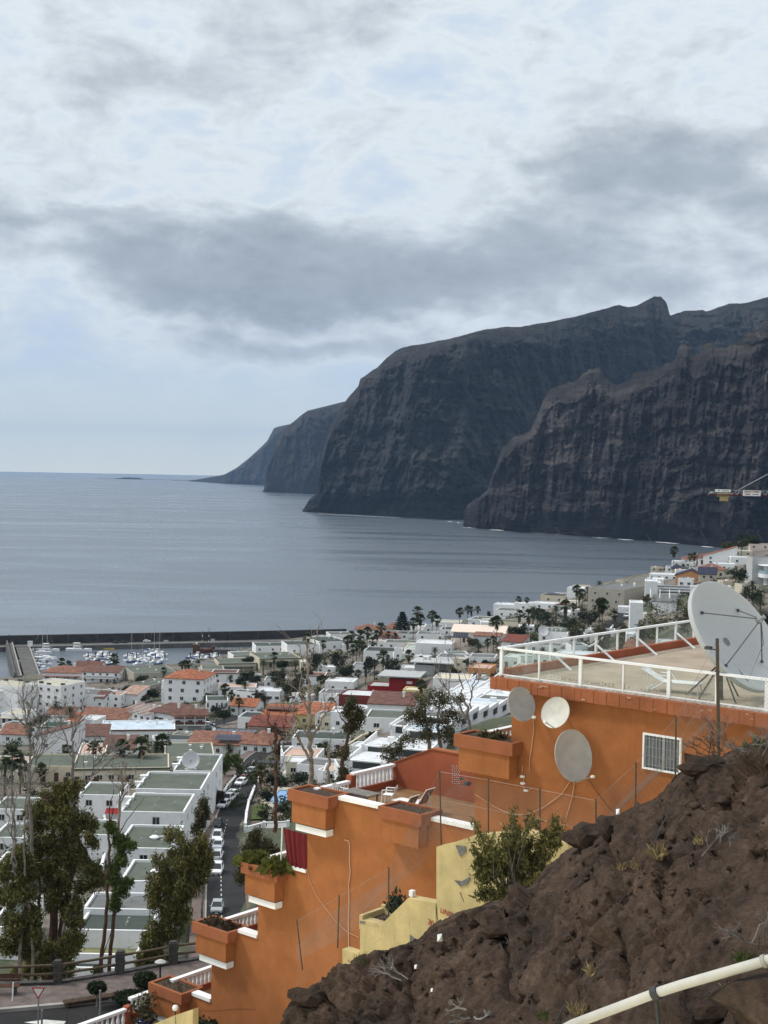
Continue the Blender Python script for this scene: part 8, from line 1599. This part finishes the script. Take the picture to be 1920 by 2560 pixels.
euc('sparse_leafy_tree','leafy brown-green tree with see-through crown behind the red gable wall',74,
    [[(1078,1900,.11),(1070,1850,.10),(1066,1800,.07),(1060,1750,.04)],[(1105,1900,.10),(1098,1850,.09),(1094,1800,.07),(1100,1745,.04)],[(1094,1800,.05),(1130,1770,.03)]],
    [(1060,1755,40,28,0),(1090,1740,36,26,.3),(1120,1760,34,30,0),(1040,1790,30,28,.2),(1075,1795,40,26,0),(1115,1800,34,28,.3),(1090,1835,36,26,0),(1055,1830,28,22,.2),(1120,1840,26,26,0),(1140,1790,18,24,.2),(1025,1775,18,18,0)],L_OLIVE,760,.15,.105,21,BARKG,twig=10,per=9,asp=1.5)
euc('sparse_leafy_tree','thin leafy branches spreading before the white slanted steps',72,
    [[(1010,1960,.05),(1005,1890,.04),(1000,1850,.03)]],[(1000,1870,40,16,0),(970,1895,30,14,.2),(1015,1850,24,14,0),(960,1875,18,10,.1),(990,1905,24,12,0)],L_OLIVE,220,.12,.10,22,BARKG,twig=8,per=8,asp=1.5)
euc('ivy_covered_tree','dark leaning tree trunk covered in leaf clumps right of the tall pale dead tree',80,
    [[(850,1980,.12),(856,1910,.11),(868,1840,.09),(880,1780,.06),(888,1750,.03)],[(872,1820,.05),(850,1790,.03),(840,1770,.015)]],
    [(884,1775,22,26,0),(876,1810,20,26,.2),(900,1790,14,20,0),(862,1880,12,24,0),(855,1930,16,24,.2),(868,1780,14,14,0),(848,1955,14,16,0)],L_OLIVE,420,.14,.11,23,BARKR,twig=8)
# tower crane jib reaching in from the right
def crane():
    Y=210.; s=FPX/Y; p=lambda x,y:np.array(aty(x,y,Y)); o=p(1850,1238); T=thing('crane_jib','tower crane jib with a dark red chord and white sign boards against the cliff','crane',tuple(o)); CR=mat('crane_red',(.10,.012,.018),.6,.1); CG=mat('crane_grey',(.30,.31,.32),.5,.08,metal=.3); L=(2120-1771)/s
    x0=(1771-1850)/s; x1=x0+L; zt_=.72
    MB().box(((x0+x1)/2,-.45,0),(L,.12,.16)).box(((x0+x1)/2,.45,0),(L,.12,.16)).obj('bottom_chord',CR,T); MB().box(((x0+x1)/2,0,zt_),(L,.09,.09)).obj('top_chord',CG,T); lt=MB(); n=int(L/.85)
    for i in range(n):
        a=x0+i*.85
        for yy in (-.45,.45): lt.beam((a,yy,.05),(a+.42,0,zt_),.045).beam((a+.42,0,zt_),(a+.85,yy,.05),.045)
        lt.beam((a,-.45,0),(a,.45,0),.04)
    lt.obj('lattice',CG,T); MB().tube([((1825-1850)/s,0,.1),((2120-1850)/s,0,.1+(1237-1080)/s*1.05)],.07,6).obj('tie_bar',CG,T)
    MB().box(((1805-1850)/s,-.5,.62),((1824-1785)/s,.05,.42)).obj('logo_board',PLW,T); MB().box(((1812-1850)/s,-.54,.62),(.9,.02,.07)).box(((1795-1850)/s,-.54,.64),(.14,.02,.14)).obj('logo_mark',mat('sign_blue',(.03,.06,.12),.6,.1),T)
    bx=(1877-1850)/s; MB().box((bx,-.5,.34),((1899-1855)/s,.05,.84)).obj('sign_board',PLW,T)
    def text(b,x,z,h,m_):
        tx=D.curves.new('t','FONT'); tx.body=b; tx.size=h; tx.align_x='CENTER'; tx.extrude=.004; tx.offset=.012; to=D.objects.new('t',tx); COL.objects.link(to); bpy.context.view_layer.update(); me=D.meshes.new_from_object(to.evaluated_get(bpy.context.evaluated_depsgraph_get())); D.objects.remove(to); me.materials.clear(); me.materials.append(m_); q=put('lettering',me,T,(x,-.54,z)); q.rotation_euler=(math.pi/2,0,0)
    text('GRUAS TORRE',bx,.44,.34,mat('sign_letter_red',(.22,.015,.02),.6,.1)); text('TFNO.',bx-.6,.06,.30,mat('sign_letter_red',(.22,.015,.02),.6,.1)); MB().box((bx+.55,-.54,.16),(.95,.02,.12)).obj('worn_digits',mat('worn_print',(.35,.28,.28),.7,.3,20),T)
    MB().box(((1808-1850)/s,0,-.02),(1.75,.7,.5)).box(((1810-1850)/s,0,-.62),(1.2,.5,.62)).obj('trolley',mat('trolley_yellow',(.42,.34,.16),.6,.12),T); MB().lathe([(0,-.2),(.3,-.15),(.3,.15),(0,.2)],10,((1779-1850)/s,-.3,.35)).obj('pulley',CG,T); MB().box(((1779-1850)/s,0,.62),(.6,.5,.25)).obj('end_platform',dark_metal,T); MB().box(((1830-1850)/s,0,.55),(.6,.5,.25)).obj('winch_box',dark_metal,T)
crane()
